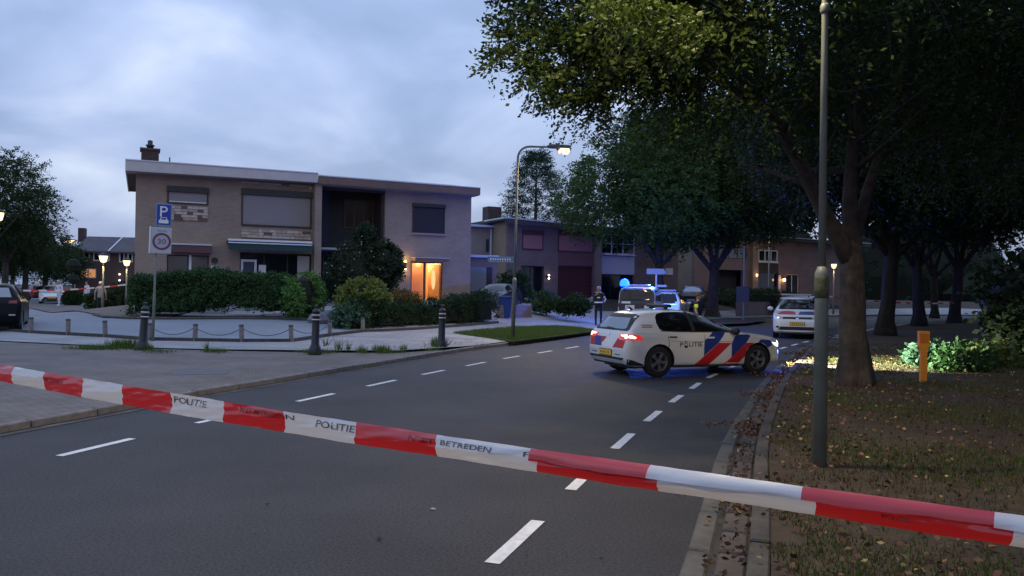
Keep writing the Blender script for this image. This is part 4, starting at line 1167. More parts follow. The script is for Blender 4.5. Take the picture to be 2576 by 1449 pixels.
def roof_bar(c, x, y0=-.5, y1=.5):
    z = c.project([(x, 0)], 'top', 0)[0].z
    o = MB().box(x - .09, x + .09, y0, y1, z + .03, z + .10).build('light_bar', mat('clear_lens', (.45, .48, .52), rough=.1, trans=.3), c.e, bevel=.03)
    for yy in (y0 + .12, y1 - .12): MB().box(x - .03, x + .03, yy - .03, yy + .03, z - .02, z + .029).build('bar_foot', CTRIM, o)
    return o, z

# ---- the police hatchback across the road
PC = Car('police_car', 'hatch', CW, 'white police hatchback with blue and red slanting stripes stopped across the road', 'police car')
win = [(.80, 1.16), (.84, 1.03), (.92, 1.00), (1.34, .985), (2.19, .975), (2.74, .958), (2.78, .985), (2.62, 1.09), (2.36, 1.225), (2.10, 1.315), (1.85, 1.365), (1.54, 1.395), (1.12, 1.390), (.92, 1.36), (.84, 1.28)]
for sd in ('right', 'left'):
    gl_ = PC.decal('side_window', win, sd, CGLASS, .005)
    PC.decal('window_pillar', [(1.66, .985), (1.76, .985), (1.74, 1.40), (1.65, 1.402)], sd, CTRIM, .009, parent=gl_)
    PC.decal('window_edge', [(.86, .985), (1.34, .966), (2.19, .956), (2.88, .948), (2.88, .962), (2.19, .972), (1.34, .982), (.86, 1.001)], sd, CTRIM, .008, parent=gl_)
    # stripes
    PC.decal('blue_stripe', [(1.97, .45), (1.97, .78), (2.20, .955), (2.54, .95), (2.35, .735)], sd, DBLUE)
    PC.decal('red_stripe', [(1.72, .25), (2.10, .25), (2.70, .72), (2.345, .725)], sd, DRED, .0045)
    PC.decal('blue_stripe', [(2.70, .70), (2.78, .85), (2.93, .96), (3.15, .92), (3.22, .87), (3.10, .72), (2.70, .40)], sd, DBLUE)
    PC.decal('red_stripe', [(2.48, .23), (2.84, .23), (3.07, .42), (3.13, .58), (3.28, .69), (3.33, .72), (3.10, .715)], sd, DRED, .0045)
    PC.decal('blue_stripe', [(3.52, .79), (3.80, .77), (3.88, .66), (3.72, .60), (3.60, .70), (3.43, .72)], sd, DBLUE)
    PC.decal('door_handle', [(1.06, .845), (1.26, .845), (1.26, .878), (1.06, .878)], sd, CTRIM, .006)
    PC.decal('door_handle', [(2.02, .825), (2.22, .825), (2.22, .86), (2.02, .86)], sd, CW, .028)
    fit = (.58, .095)
    v, f = text_geo('P   LITIE', .2, fit, .003)
    xs_ = sorted(a for a, b in v); gx = max(((b_ - a_), (a_ + b_) / 2) for a_, b_ in zip(xs_, xs_[1:]))[1]
    sg = 1 if sd == 'right' else -1
    cx = 1.62
    PC.shape('police_lettering', [(cx + a * sg, .70 + b) for a, b in v], f, sd, mat('lettering_black', (.02, .02, .025), rough=.5), .006)['kind'] = 'stuff'
    ev, ef = ring((0, 0), .026, .040, 20)
    for a, b in (((-.012, .045), (.0, .10)), ((.012, .045), (.03, .085)), ((-.03, .03), (-.03, .08))):
        i = len(ev); ev += [(a[0] - .008, a[1]), (a[0] + .008, a[1]), (b[0], b[1])]; ef.append((i, i + 1, i + 2))
    i = len(ev); ev += [(-.045, -.035), (.045, -.035), (.03, -.075), (-.03, -.075)]; ef.append((i, i + 1, i + 2, i + 3))
    PC.shape('police_emblem', [(cx + sg * (gx + a * 1.15), .70 + b) for a, b in ev], ef, sd, MATS['lettering_black'], .006)
    PC.decal('small_lettering', [(.52 - .10, 1.06), (.52 + .16, 1.06), (.52 + .16, 1.085), (.52 - .10, 1.085)], sd, mat('grey_print', (.35, .2, .18), rough=.6), .005)
    PC.decal('small_lettering', [(.52 - .10, 1.10), (.52 + .16, 1.10), (.52 + .16, 1.125), (.52 - .10, 1.125)], sd, MATS['grey_print'], .005)
PC.seam([(1.98, .26), (1.96, .55), (1.99, .955)]); PC.seam([(.98, .60), (1.06, .68), (1.02, .98)]); PC.seam([(2.96, .3), (3.02, .60), (2.97, .90)]); PC.seam([(.99, .245), (2.95, .235)], w=.02)
PC.seam([(1.1, .775), (2.9, .745)], w=.006)
# rear
rwp = [(-.68, .985), (-.72, 1.02), (-.59, 1.31), (-.50, 1.345), (.50, 1.345), (.59, 1.31), (.72, 1.02), (.68, .985)]
rg = PC.decal('rear_window_surround', rwp, 'rear', CTRIM, .005)
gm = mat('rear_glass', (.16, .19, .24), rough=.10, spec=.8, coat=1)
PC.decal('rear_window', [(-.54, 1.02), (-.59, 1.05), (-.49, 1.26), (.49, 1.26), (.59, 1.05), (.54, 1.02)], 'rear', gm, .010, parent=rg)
PC.decal('wiper', [(-.08, 1.0), (.22, 1.02), (.22, 1.04), (-.08, 1.03)], 'rear', CTRIM, .02, parent=rg)
for sg in (-1, 1):
    t = PC.decal('tail_lamp', [(sg * .46, .905), (sg * .80, .93), (sg * .84, .80), (sg * .62, .80), (sg * .52, .83)][::sg], 'rear', TAILR, .008)
    PC.decal('lamp_lit_part', [(sg * .52, .895), (sg * .78, .915), (sg * .80, .87), (sg * .80, .83), (sg * .72, .83), (sg * .71, .865), (sg * .60, .865)][::sg], 'rear', TAILW, .014, parent=t)
    sd = 'right' if sg < 0 else 'left'
    t = PC.decal('tail_lamp', [(.075, .93), (.33, .905), (.42, .80), (.06, .80)], sd, TAILR, .008)
    PC.decal('lamp_lit_part', [(.08, .905), (.16, .90), (.24, .86), (.22, .83), (.08, .85)], sd, TAILW, .014, parent=t)
    # stripes on the tailgate
    PC.decal('red_stripe', [(sg * .44, .84), (sg * .52, .80), (sg * .76, .79), (sg * .72, .62), (sg * .28, .62)][::sg], 'rear', DRED) if sg < 0 else PC.decal('red_stripe', [(.78, .82), (.62, .82), (.50, .62), (.74, .62)], 'rear', DRED)
PC.decal('blue_stripe', [(.62, .84), (.30, .83), (.20, .62), (.50, .62)], 'rear', DBLUE)
PC.decal('red_stripe', [(.30, .83), (.06, .83), (.20, .70), (.24, .70)], 'rear', DRED)
PC.plate('rear', .50)
PC.decal('bumper_skirt', [(-.70, .37), (.70, .37), (.76, .42), (.60, .40), (-.60, .40), (-.76, .42)], 'rear', CTRIM, .006)
PC.decal('reflector', [(-.62, .47), (-.40, .47), (-.40, .49), (-.62, .485)], 'rear', CTRIM, .006)
PC.decal('reflector', [(.40, .47), (.62, .47), (.62, .485), (.40, .49)], 'rear', CTRIM, .006)
PC.decal('badge', ring((0, .90), 0, .04)[0][1::2], 'rear', CHROME, .01)
sk = MB(); sk.v = [(.02, -.70, .30), (.02, .70, .30), (.06, .80, .44), (.03, -.0, .40)]; 
MB().box(.06, .40, -.66, .66, .24, .37).build('rear_diffuser', CTRIM, PC.e, bevel=.03)
for sd, sg in (('right', -1), ('left', 1)):
    PC.decal('bumper_corner_trim', [(.05, .40), (.08, .28), (.44, .25), (.42, .29), (.16, .38)], sd, CTRIM, .006)
# front
PC.decal('windscreen', [(-.60, 1.02), (.60, 1.02), (.52, 1.36), (-.52, 1.36)], 'front', CGLASS, .006)
for sg in (-1, 1): PC.decal('headlamp', [(sg * .50, .70), (sg * .74, .76), (sg * .80, .70), (sg * .60, .62)][::sg], 'front', emit_mat('headlamp_lit', (.95, 1, 1), 3.5), .01)
PC.decal('headlamp', [(3.86, .72), (4.04, .69), (4.12, .61), (3.98, .64)], 'right', emit_mat('headlamp_lit', (.95, 1, 1), 3.5), .01)
PC.decal('grille', [(-.6, .32), (.6, .32), (.55, .44), (-.55, .44)], 'front', CTRIM, .006)
PC.plate('front', .50)
PC.mirror(2.68, .985, CTRIM)
lb, zz = roof_bar(PC, 1.35, -.40, .40); lb.data.materials[0] = CTRIM; lb.scale = (1, 1, 1)
MB().tube([(.65, 0, 1.42), (.60, 0, 1.47), (.52, 0, 1.50)], [.03, .02, .006], 8).build('roof_antenna', CTRIM, PC.e)
HD = R(22.5); KS = .95
cx_, cy_ = 3.03, 16.2
lx, ly = .82, -.89
PC.place(cx_ - KS * (lx * math.cos(HD) - ly * math.sin(HD)), cy_ - KS * (lx * math.sin(HD) + ly * math.cos(HD)), HD); PC.e.scale = (KS, KS, KS)
# its headlights
for sg in (-1, 1):
    lt = bpy.data.lights.new('headlight', 'SPOT'); lt.energy = 4800; lt.color = (.95, 1.0, .74); lt.spot_size = R(44); lt.spot_blend = .5; lt.shadow_soft_size = .06
    lo = bpy.data.objects.new('headlight', lt); link(lo, PC.e); lo.location = (4.42, sg * .6, .66)
    lo.rotation_euler = (R(90 - 12), 0, R(-90 - (21 if sg < 0 else 13)))

fl_ = MB().box(4.24, 4.275, -.42, -.30, .40, .45).build('blue_flasher', emit_mat('blue_flasher_glow', (.05, .2, 1.0), 6), PC.e)
lt = bpy.data.lights.new('flasher_light', 'POINT'); lt.energy = 14; lt.color = (.06, .12, 1.0); lt.shadow_soft_size = .05
lo = bpy.data.objects.new('flasher_light', lt); link(lo, PC.e); lo.location = (4.6, -.35, .45)

# ---- the police people carrier facing the camera
PM = Car('police_van', 'mpv', CW, 'white police people carrier with red and blue bonnet facing the camera in the right lane', 'police van')
PM.decal('windscreen', [(-.70, 1.12), (.70, 1.12), (.60, 1.52), (-.60, 1.52)], 'front', CGLASS, .006)
PM.decal('red_bonnet_stripe', [(-.78, .93), (-.55, 1.045), (-.30, 1.06), (-.12, 1.04), (-.02, .93)], 'front', DRED, .005)
PM.decal('blue_bonnet_stripe', [(.02, .93), (.10, 1.04), (.55, 1.05), (.62, .93)], 'front', DBLUE, .005)
PM.decal('red_bonnet_stripe', [(.62, .93), (.55, 1.05), (.72, 1.04), (.80, .95)], 'front', DRED, .006)
PM.decal('grille', [(-.55, .76), (.55, .76), (.52, .84), (-.52, .84)], 'front', CTRIM, .006)
for sg in (-1, 1):
    PM.decal('headlamp', [(sg * .56, .76), (sg * .80, .82), (sg * .86, .92), (sg * .74, .90), (sg * .54, .83)][::sg], 'front', LAMPG, .010)
    MB().lathe([(.05, 0), (.05, .02)], 10, (4.36, sg * .70, .80), 'X').build('painted_lamp_glint', emit_mat('glint_glow', (.9, .95, 1), 1.2), PM.e)  # headlamp glint made as a faintly glowing disc
PM.decal('badge', ring((0, .80), 0, .055)[0][1::2], 'front', CHROME, .012)
PM.decal('lower_grille', [(-.70, .34), (.70, .34), (.62, .47), (-.62, .47)], 'front', CTRIM, .006)
PM.decal('fog_lamp', [(-.78, .42), (-.66, .42), (-.66, .49), (-.78, .49)], 'front', CHROME, .008)
PM.decal('fog_lamp', [(.66, .42), (.78, .42), (.78, .49), (.66, .49)], 'front', CHROME, .008)
PM.plate('front', .58); PM.both('side_window', [(.5, 1.1), (3.2, 1.06), (2.7, 1.46), (2.2, 1.54), (.6, 1.52)], CGLASS)
PM.mirror(3.15, 1.14, CW)
lb, zz = roof_bar(PM, 2.1, -.6, .6)
p = Vector((11.0, 30.6, 0)); hd = math.atan2(-30.6, -11.0) + R(1); PM.place(p.x - math.cos(hd) * 4.5, p.y - math.sin(hd) * 4.5, hd)

# ---- estate behind it
P2 = Car('white_estate_car', 'suv', CW, 'white car with a long dark windscreen parked behind the people carrier, only its roof showing', 'car')
P2.decal('windscreen', [(-.74, 1.20), (.74, 1.20), (.60, 1.58), (-.60, 1.58)], 'front', CGLASS, .006)
P2.both('side_window', [(.6, 1.14), (3.0, 1.10), (2.6, 1.46), (2.2, 1.55), (.8, 1.55)], CGLASS)
P2.plate('front', .6); P2.mirror(3.0, 1.15, CW)
P2.place(15.2, 41.5, math.atan2(-37, -12.4))

# ---- police transporter seen from behind, blue light on
PV = Car('police_transporter', 'van', CW, 'police transporter seen from behind with a dazzling blue roof light beside the officer', 'police van')
PV.decal('rear_window', [(-.74, 1.22), (.74, 1.22), (.68, 1.78), (-.68, 1.78)], 'rear', CGLASS, .006)
PV.decal('dark_tailgate', [(-.86, .60), (.86, .60), (.88, 1.20), (.80, 1.86), (-.80, 1.86), (-.88, 1.20)], 'rear', mat('dark_tailgate', (.02, .024, .045), rough=.4), .004)
PV.decal('reflective_panel', [(.10, .74), (.56, .74), (.56, 1.02), (.10, 1.02)], 'rear', mat('reflective_panel', (.8, .78, .7), rough=.5), .01)
PV.decal('reflective_panel', [(-.60, .80), (-.38, .80), (-.38, 1.02), (-.60, 1.02)], 'rear', MATS['reflective_panel'], .01)
PV.decal('top_stripe', [(.30, 1.10), (.74, 1.10), (.74, 1.20), (.30, 1.20)], 'rear', MATS['reflective_panel'], .01)
PV.decal('brake_light', [(-.42, 1.80), (-.30, 1.80), (-.30, 1.85), (-.42, 1.85)], 'rear', emit_mat('brake_glow', (1, .1, .12), 2.5), .01)
for sg in (-1, 1): PV.decal('tail_lamp', [(sg * .80, .9), (sg * .90, .9), (sg * .90, 1.25), (sg * .82, 1.25)][::sg], 'rear', TAILD, .008)
PV.both('side_window', [(.5, 1.24), (3.6, 1.2), (3.3, 1.7), (.6, 1.76)], CGLASS); PV.plate('rear', .52)
PV.decal('windscreen', [(-.76, 1.3), (.76, 1.3), (.7, 1.84), (-.7, 1.84)], 'front', CGLASS, .006)
BLUE_E = emit_mat('blue_beacon', (.006, .062, 1.0), 9)
lb = MB().box(.35, .60, -.62, .62, 1.93, 2.04).build('light_bar', MATS['clear_lens'], PV.e, bevel=.03)
bc = MB().lathe([(.20, 1.95), (.235, 2.04), (.225, 2.16), (.16, 2.28), (.04, 2.33)], 18, (.42, .66, 0)).build('blue_beacon', BLUE_E, PV.e, smooth=True)
hd = R(74); vp = Vector((6.15, 39.2, .05)); PV.place(vp.x, vp.y, hd, .04)
for (x_, y_, z_, e_) in ((.75, .66, 2.42, 550), (.75, -.66, 2.36, 1600)):  # second lamp, on the side without a beacon, added to light the trunks
    lt = bpy.data.lights.new('beacon_light', 'POINT'); lt.energy = e_; lt.color = (.045, .13, 1.0); lt.shadow_soft_size = .18
    lo = bpy.data.objects.new('beacon_light', lt); link(lo, PV.e); lo.location = (x_, y_, z_)

# ---- white patrol car beyond the hatchback
PB = Car('patrol_car', 'mpv', CW, 'white patrol car with arched dark side window glimpsed over the hatchback roof', 'police car')
PB.both('side_window', [(.5, 1.1), (3.2, 1.06), (2.7, 1.42), (2.2, 1.52), (1.2, 1.56), (.7, 1.50)], CGLASS)
PB.decal('rear_window', [(-.62, 1.0), (-.60, 1.33), (.60, 1.33), (.62, 1.0)], 'rear', CGLASS, .006)
PB.decal('windscreen', [(-.60, 1.02), (.60, 1.02), (.52, 1.36), (-.52, 1.36)], 'front', CGLASS, .006)
PB.both('blue_stripe', [(1.97, .45), (1.97, .78), (2.20, .955), (2.54, .95), (2.35, .735)], DBLUE); PB.both('red_stripe', [(1.72, .25), (2.10, .25), (2.70, .72), (2.345, .725)], DRED)
roof_bar(PB, 1.4, -.5, .5); PB.mirror(2.78, 1.0, CW); PB.plate('rear', .5)
PB.decal('rear_window', [(-.74, 1.10), (-.62, 1.50), (-.4, 1.56), (.4, 1.56), (.62, 1.50), (.74, 1.10)], 'rear', CGLASS, .009)
q = at_depth(1664, 760, 43.0); PB.place(q.x + .1, q.y, R(70), .12)

# ---- dark suv parked before the far houses
PS = Car('parked_suv', 'suv', CDARK, 'dark suv with pale reflections on its windscreen parked before the far brick houses', 'car')
PS.decal('windscreen', [(-.74, 1.18), (.74, 1.18), (.60, 1.58), (-.60, 1.58)], 'front', mat('painted_reflection_glass', (.25, .28, .40), rough=.08, coat=1), .006)  # sky reflection put into the windscreen's base colour
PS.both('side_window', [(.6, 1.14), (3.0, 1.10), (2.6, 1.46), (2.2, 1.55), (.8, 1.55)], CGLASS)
PS.decal('painted_bonnet_shine', [(-.7, 1.06), (.7, 1.06), (.66, 1.13), (-.66, 1.13)], 'front', CGREY, .005)  # grey strip paints a sheen on the dark bonnet
PS.mirror(3.0, 1.16, CDARK); PS.plate('front', .6)
q = at_depth(1738, 780, 56); PS.place(q.x + 1.2, q.y + 4.2, R(-106), .6)

# ---- car on the drive by the garage
PG = Car('parked_car', 'hatch', CDARK, 'dark car parked on the drive behind the clipped hedge by the blue lit garage', 'car')
PG.decal('windscreen', [(-.60, 1.02), (.60, 1.02), (.52, 1.36), (-.52, 1.36)], 'front', CGLASS, .006)
PG.both('side_window', win, CGLASS)
for sg in (-1, 1): PG.decal('headlamp', [(sg * .50, .68), (sg * .74, .76), (sg * .80, .70), (sg * .60, .62)][::sg], 'front', LAMPG, .01)
PG.mirror(2.78, 1.0, CDARK); PG.plate('front', .5)
q = at_depth(1218, 740, 40.5); PG.place(q.x + 1.2, q.y + 4.0, R(-107), .62)

# ---- black car cut by the left edge
PL = Car('black_car', 'suv', CBLACK, 'black car with a yellow plate cut off by the left edge of the picture', 'car')
PL.decal('rear_window', [(-.64, 1.20), (-.54, 1.50), (.54, 1.50), (.64, 1.20)], 'rear', mat('painted_sky_glass', (.10, .12, .17), rough=.06, coat=1, spec=1), .006)  # rear glass colour carries a painted sky reflection
PL.both('side_window', [(.6, 1.14), (3.0, 1.10), (2.6, 1.46), (2.2, 1.55), (.8, 1.55)], CGLASS)
PL.plate('rear', .80); PL.decal('tail_lamp', [(.56, 1.0), (.80, 1.0), (.80, 1.10), (.58, 1.08)], 'rear', TAILD, .01); PL.decal('tail_lamp', [(-.80, 1.0), (-.56, 1.0), (-.58, 1.08), (-.80, 1.10)], 'rear', TAILD, .01)
PL.decal('reflector', [(-.76, .62), (-.58, .62), (-.58, .66), (-.76, .66)], 'rear', CHROME, .008)
q = at_z(8, 846, .05); PL.place(q.x - .65, q.y + .2, R(118), .06)

# ---- far left: three cars
F1 = Car('red_brown_car', 'hatch', CRED, 'dark red car with lit tail lamps at the far left beyond the police tape', 'car')
F1.decal('rear_window', rwp, 'rear', CGLASS); F1.both('side_window', win, CGLASS); F1.plate('rear', .5)
for sg in (-1, 1): F1.decal('tail_lamp', [(sg * .46, .905), (sg * .80, .93), (sg * .84, .80), (sg * .52, .80)][::sg], 'rear', emit_mat('soft_tail', (1, .25, .2), 1.2), .008)
q = at_z(106, 755, .1); F1.place(q.x, q.y, R(160), .1)
F2 = Car('white_hatchback', 'hatch', CW, 'white hatchback with black grille facing the camera beside the strolling person in white', 'car')
F2.decal('windscreen', [(-.60, 1.02), (.60, 1.02), (.52, 1.36), (-.52, 1.36)], 'front', CGLASS, .006)
F2.decal('grille', [(-.72, .26), (.72, .26), (.50, .56), (-.50, .56)], 'front', CTRIM, .007); F2.plate('front', .52); F2.both('side_window', win, CGLASS)
for sg in (-1, 1): F2.decal('headlamp', [(sg * .50, .68), (sg * .74, .76), (sg * .80, .70), (sg * .60, .62)][::sg], 'front', LAMPG, .01)
q = at_z(130, 766, .1); hd = R(-62); F2.place(q.x - math.cos(hd) * 4.28, q.y - math.sin(hd) * 4.28, hd, .1)
F3 = Car('cream_van', 'van', mat('car_cream', (.55, .50, .42), rough=.35, coat=.5), 'pale cream van behind the red car at the far left', 'van')
F3.both('side_window', [(3.2, 1.24), (4.0, 1.2), (3.6, 1.7), (3.2, 1.7)], CGLASS); F3.plate('rear', .5)
F3.decal('windscreen', [(-.76, 1.3), (.76, 1.3), (.7, 1.84), (-.7, 1.84)], 'front', CGLASS, .006)
q = at_z(140, 744, .1); F3.place(q.x, q.y, R(150), .1)
# ------------------------------------------------------------------ trees, hedges, plants
def limb(mb, p0, p1, r0, r1, wob=.25, n=6, seg=9):
    p0, p1 = Vector(p0), Vector(p1); L = (p1 - p0).length; pts = []; rad = []
    side = Vector((rnd.uniform(-1, 1), rnd.uniform(-1, 1), rnd.uniform(-.3, .3))) * wob * L * .18
    for k in range(n + 1):
        t = k / n; q = p0.lerp(p1, t) + side * math.sin(t * math.pi) + Vector((rnd.uniform(-1, 1), rnd.uniform(-1, 1), 0)) * wob * .06 * L * (t * (1 - t) * 2)
        pts.append(q); rad.append(r0 + (r1 - r0) * t)
    mb.tube(pts, rad, seg); return pts
def tree(name, base, trunk_r, fork, limbs, ells, M, leaf, m, label, seed=1, group=None, gap=0.0, spray_n=20, slen=.55, freq=1.1, cat='tree', shell=.45, twigs=0, flare=1.35, droop=.35):
    e = empty(name, base, 0, label, cat, group); bark = BARKD if group and 'park' in group else BARK
    mb = MB(); f = Vector(fork)
    pts = [Vector((0, 0, -.15)), Vector((0, 0, .12)), Vector((0, 0, .5))] + [Vector((0, 0, .5)).lerp(f, t) + Vector((rnd.uniform(-.03, .03), rnd.uniform(-.03, .03), 0)) for t in (.25, .5, .75, 1)]
    pts += [f + Vector((0, 0, .5)), f + Vector((0, 0, 1.1))]
    rad = [trunk_r * flare * 1.12, trunk_r * flare, trunk_r * 1.05] + [trunk_r * .97, trunk_r * .92, trunk_r * .88, trunk_r * .84, trunk_r * .62, trunk_r * .3]
    mb.tube(pts, rad, 18)
    for v in range(len(mb.v)):      # ridges and root flare
        x, y, z = mb.v[v]; a = math.atan2(y - 0, x); k = 1 + .06 * math.sin(a * 5 + 1.3) * (1 if z > .6 else 2.6) + .035 * math.sin(a * 9 + z * 1.5) + .02 * math.sin(a * 17 - z)
        cx, cy = (f.x * max(0, z - .5) / max(.1, f.z - .5), f.y * max(0, z - .5) / max(.1, f.z - .5))
        mb.v[v] = (cx + (x - cx) * k, cy + (y - cy) * k, z)
    mb.build('trunk', bark, e, smooth=True)
    ends = []
    for (q, r0, r1) in limbs:
        l = MB(); pts = limb(l, f if len(q) == 1 else q[0], q[-1], r0, r1)
        for k in (3, 4, 5, 6):
            for _ in range(2):
                d = Vector((rnd.uniform(-1, 1), rnd.uniform(-1, 1), rnd.uniform(.1, .9))).normalized() * rnd.uniform(1.2, 2.6)
                rr = r0 + (r1 - r0) * k / 6
                limb(l, pts[k], pts[k] + d, rr * .5, .015, n=4, seg=5)
        l.build('limb', bark, e, smooth=True)
    c, o = crown_points(ells, M, shell=shell, gap=gap, seed=seed, freq=freq)
    b, d = sprays(c, o, n=spray_n, length=slen, leaf=leaf, droop=droop)
    leaf_mesh('crown', b, d, leaf, m, e)
    if twigs:
        tw = MB()
        for k in range(0, min(len(c), twigs)):
            p = Vector(c[k]); dd = Vector(o[k]); tw.tube([p - dd * 1.1, p - dd * .4 + Vector((0, 0, .06)), p + dd * slen * .6 - Vector((0, 0, .08))], [.016, .010, .003], 3, cap=False)
        tw.build('twigs', BARK, e)
    return e
# big tree beside the near lamp post; its crown hangs over the road
tb = at_z(2150, 966, .13)
def rel(px, py, Y, base): p = at_depth(px, py, Y); return (p.x - base.x, p.y - base.y, p.z - base.z)
FK = lambda k: tuple(c * k for c in rel(2140, 640, 14.4, tb))
T1 = tree('tree', tb, .24, rel(2140, 640, 14.4, tb),
     [((FK(.93), rel(1925, 265, 13.6, tb)), .17, .085), ((FK(.98), rel(2165, 230, 14.2, tb)), .16, .07), ((FK(1.0), rel(2330, 150, 15, tb)), .12, .05), ((rel(1925, 275, 13.6, tb), rel(1500, -10, 11.5, tb)), .09, .03), ((rel(1925, 275, 13.6, tb), rel(1720, 40, 13.5, tb)), .08, .03)],
     [((-3.4, -2.8, 6.0), (2.9, 2.6, 1.9)), ((-4.4, -3.0, 6.0), (1.7, 2.0, 1.6)), ((-.5, -1.5, 7.2), (4.5, 4.5, 3.0)), ((4, 1, 7.0), (5, 4.5, 3.6)), ((-1.5, 3, 7.5), (5, 4, 3.2)), ((0, -5.5, 7.4), (5.5, 3.2, 2.4)), ((7, -4, 6.8), (4, 4, 3))],
     13500, .088, LEAF_N, 'large tree with thick trunk right of the near lamp post, crown hanging over the road', seed=3, gap=-.35, spray_n=20, slen=.62, shell=.05, twigs=2500)
# hanging fringe of twigs at the upper left of this crown
fr_pts = []; fr_dir = []
for (x0, y0, x1, y1, Y, n_) in ((1215, -30, 1330, 40, 10.8, 26), (1235, 60, 1330, 90, 10.8, 30), (1225, 128, 1330, 130, 10.8, 36), (1300, 20, 1420, 100, 11.2, 60), (1330, 150, 1420, 215, 10.8, 46), (1335, 215, 1460, 240, 10.9, 44), (1400, 60, 1530, 190, 11.5, 110), (1310, 170, 1380, 190, 10.8, 16), (1440, 190, 1500, 275, 11.5, 50), (1480, -20, 1640, 120, 12, 140), (1560, -10, 1770, 90, 8.9, 90), (1590, 60, 1720, 120, 8.7, 40), (1480, 10, 1600, 60, 9.2, 30), (1500, 120, 1750, 260, 13, 150), (1650, 20, 2050, 330, 15, 300)):
    for _ in range(n_):
        u = rnd.random() ** .8; p = at_depth(44 + x0 + (x1 - x0) * u + rnd.uniform(-16, 16), y0 + (y1 - y0) * u * rnd.uniform(.7, 1.1) + rnd.uniform(-20, 20), Y + rnd.uniform(-.8, .8))
        fr_pts.append((p.x - tb.x, p.y - tb.y, p.z - tb.z)); fr_dir.append((-1.0, -.15, -.1))
b, d = sprays(np.array(fr_pts), np.array(fr_dir), n=22, length=.48, leaf=.078, droop=.18)
leaf_mesh('hanging_foliage', b, d, .078, LEAF_N, T1)
tw = MB()
for (a0, a1) in (((1500, 60, 11.6), (1225, -15, 10.8)), ((1560, 110, 11.8), (1245, 75, 10.8)), ((1560, 110, 11.8), (1230, 135, 10.8)), ((1600, 190, 12.2), (1330, 165, 10.8)), ((1620, 210, 12.2), (1345, 225, 10.9)), ((1600, 200, 12.2), (1440, 245, 11.2)), ((1780, 80, 12.5), (1580, 60, 10)), ((1700, 30, 12), (1640, 110, 9.3))):
    p0 = Vector(rel(a0[0], a0[1], a0[2], tb)); p1 = Vector(rel(a1[0], a1[1], a1[2], tb)); limb(tw, p0, p1, .028, .005, n=6, seg=5)
    for t in (.3, .5, .7):
        q = p0.lerp(p1, t); limb(tw, q, q + Vector((rnd.uniform(-.9, -.3), rnd.uniform(-.5, .5), rnd.uniform(-.5, .3))), .010, .003, n=3, seg=4)
tw.build('branch', BARK, T1)

def street_tree(base, fx, h, rc, rz_, label, seed, m=LEAF_D, M=3400, tr=.34, limbs_=None, gap=-.1, leaf=.13, low=3.6, group='street trees', shell=.35):
    f = (fx, 0, 3.0); L = limbs_ or [((f, (-rc * .55, 0, h * .62)), tr * .55, .06), ((f, (-rc * .15, -.6, h * .78)), tr * .5, .06), ((f, (rc * .3, .5, h * .75)), tr * .5, .06), ((f, (rc * .6, -.4, h * .58)), tr * .5, .05)]
    E_ = [((0, 0, h * .66), (rc * .8, rc * .8, h * .33)), ((-rc * .45, -.3, h * .56), (rc * .55, rc * .6, h * .21)), ((rc * .45, .3, h * .57), (rc * .55, rc * .6, h * .21)), ((0, -rc * .4, h * .56), (rc * .6, rc * .5, h * .20)), ((0, 0, h * .82), (rc * .5, rc * .5, h * .18))]
    return tree('tree', base, tr, f, L, E_, M, leaf, m, label, seed=seed, gap=gap, group=group, spray_n=16, slen=.8, freq=.75, shell=shell)
# two blue-lit street trees by the police cars
b2 = at_land(1791, 797); b3 = at_land(1660, 790)
q2 = (0, 0, 3.2)
street_tree(b2, .1, 14.6, 7.2, 0, 'street tree with a blue lit trunk and spreading limbs right of the officers', 21, M=5200, tr=.36, leaf=.19,
    limbs_=[(((.1, 0, 3.0), (-2.6, 0, 6.5)), .20, .08), (((.1, 0, 3.0), (-.9, .2, 8)), .17, .07), (((.1, 0, 3.0), (.4, 0, 8.5)), .16, .07), (((.1, 0, 3.0), (2.9, 0, 6.8)), .18, .07), (((.1, 0, 3.0), (1.6, .3, 7.5)), .15, .06), (((-2.6, 0, 6.5), (-4.6, 0, 8.5)), .08, .04)])
street_tree(b3, -.1, 13.2, 6.8, 0, 'leafy street tree behind the police transporter, its trunk glowing blue', 33, m=LEAF_M, M=6200, tr=.30, gap=-.7, leaf=.19)
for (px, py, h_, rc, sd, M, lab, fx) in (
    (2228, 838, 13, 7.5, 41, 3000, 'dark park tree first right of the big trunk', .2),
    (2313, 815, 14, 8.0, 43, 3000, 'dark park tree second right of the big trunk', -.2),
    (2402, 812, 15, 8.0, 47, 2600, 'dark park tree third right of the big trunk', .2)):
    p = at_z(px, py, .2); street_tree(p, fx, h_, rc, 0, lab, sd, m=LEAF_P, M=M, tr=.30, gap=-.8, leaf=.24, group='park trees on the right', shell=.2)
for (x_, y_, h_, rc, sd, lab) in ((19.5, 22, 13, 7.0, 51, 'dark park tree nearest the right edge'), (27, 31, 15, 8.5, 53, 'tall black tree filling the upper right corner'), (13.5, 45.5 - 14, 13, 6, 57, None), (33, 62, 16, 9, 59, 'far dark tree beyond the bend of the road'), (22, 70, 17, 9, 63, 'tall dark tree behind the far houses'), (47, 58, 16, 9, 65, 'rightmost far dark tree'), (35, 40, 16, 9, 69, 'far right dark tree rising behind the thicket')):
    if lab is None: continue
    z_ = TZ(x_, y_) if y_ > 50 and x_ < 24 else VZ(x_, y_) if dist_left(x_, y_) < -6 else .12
    street_tree(Vector((x_, y_, z_)), rnd.uniform(-.3, .3), h_, rc, 0, lab, sd, m=LEAF_P, M=3400, tr=.26, gap=-.8, group='park trees on the right', shell=.2, leaf=.26)
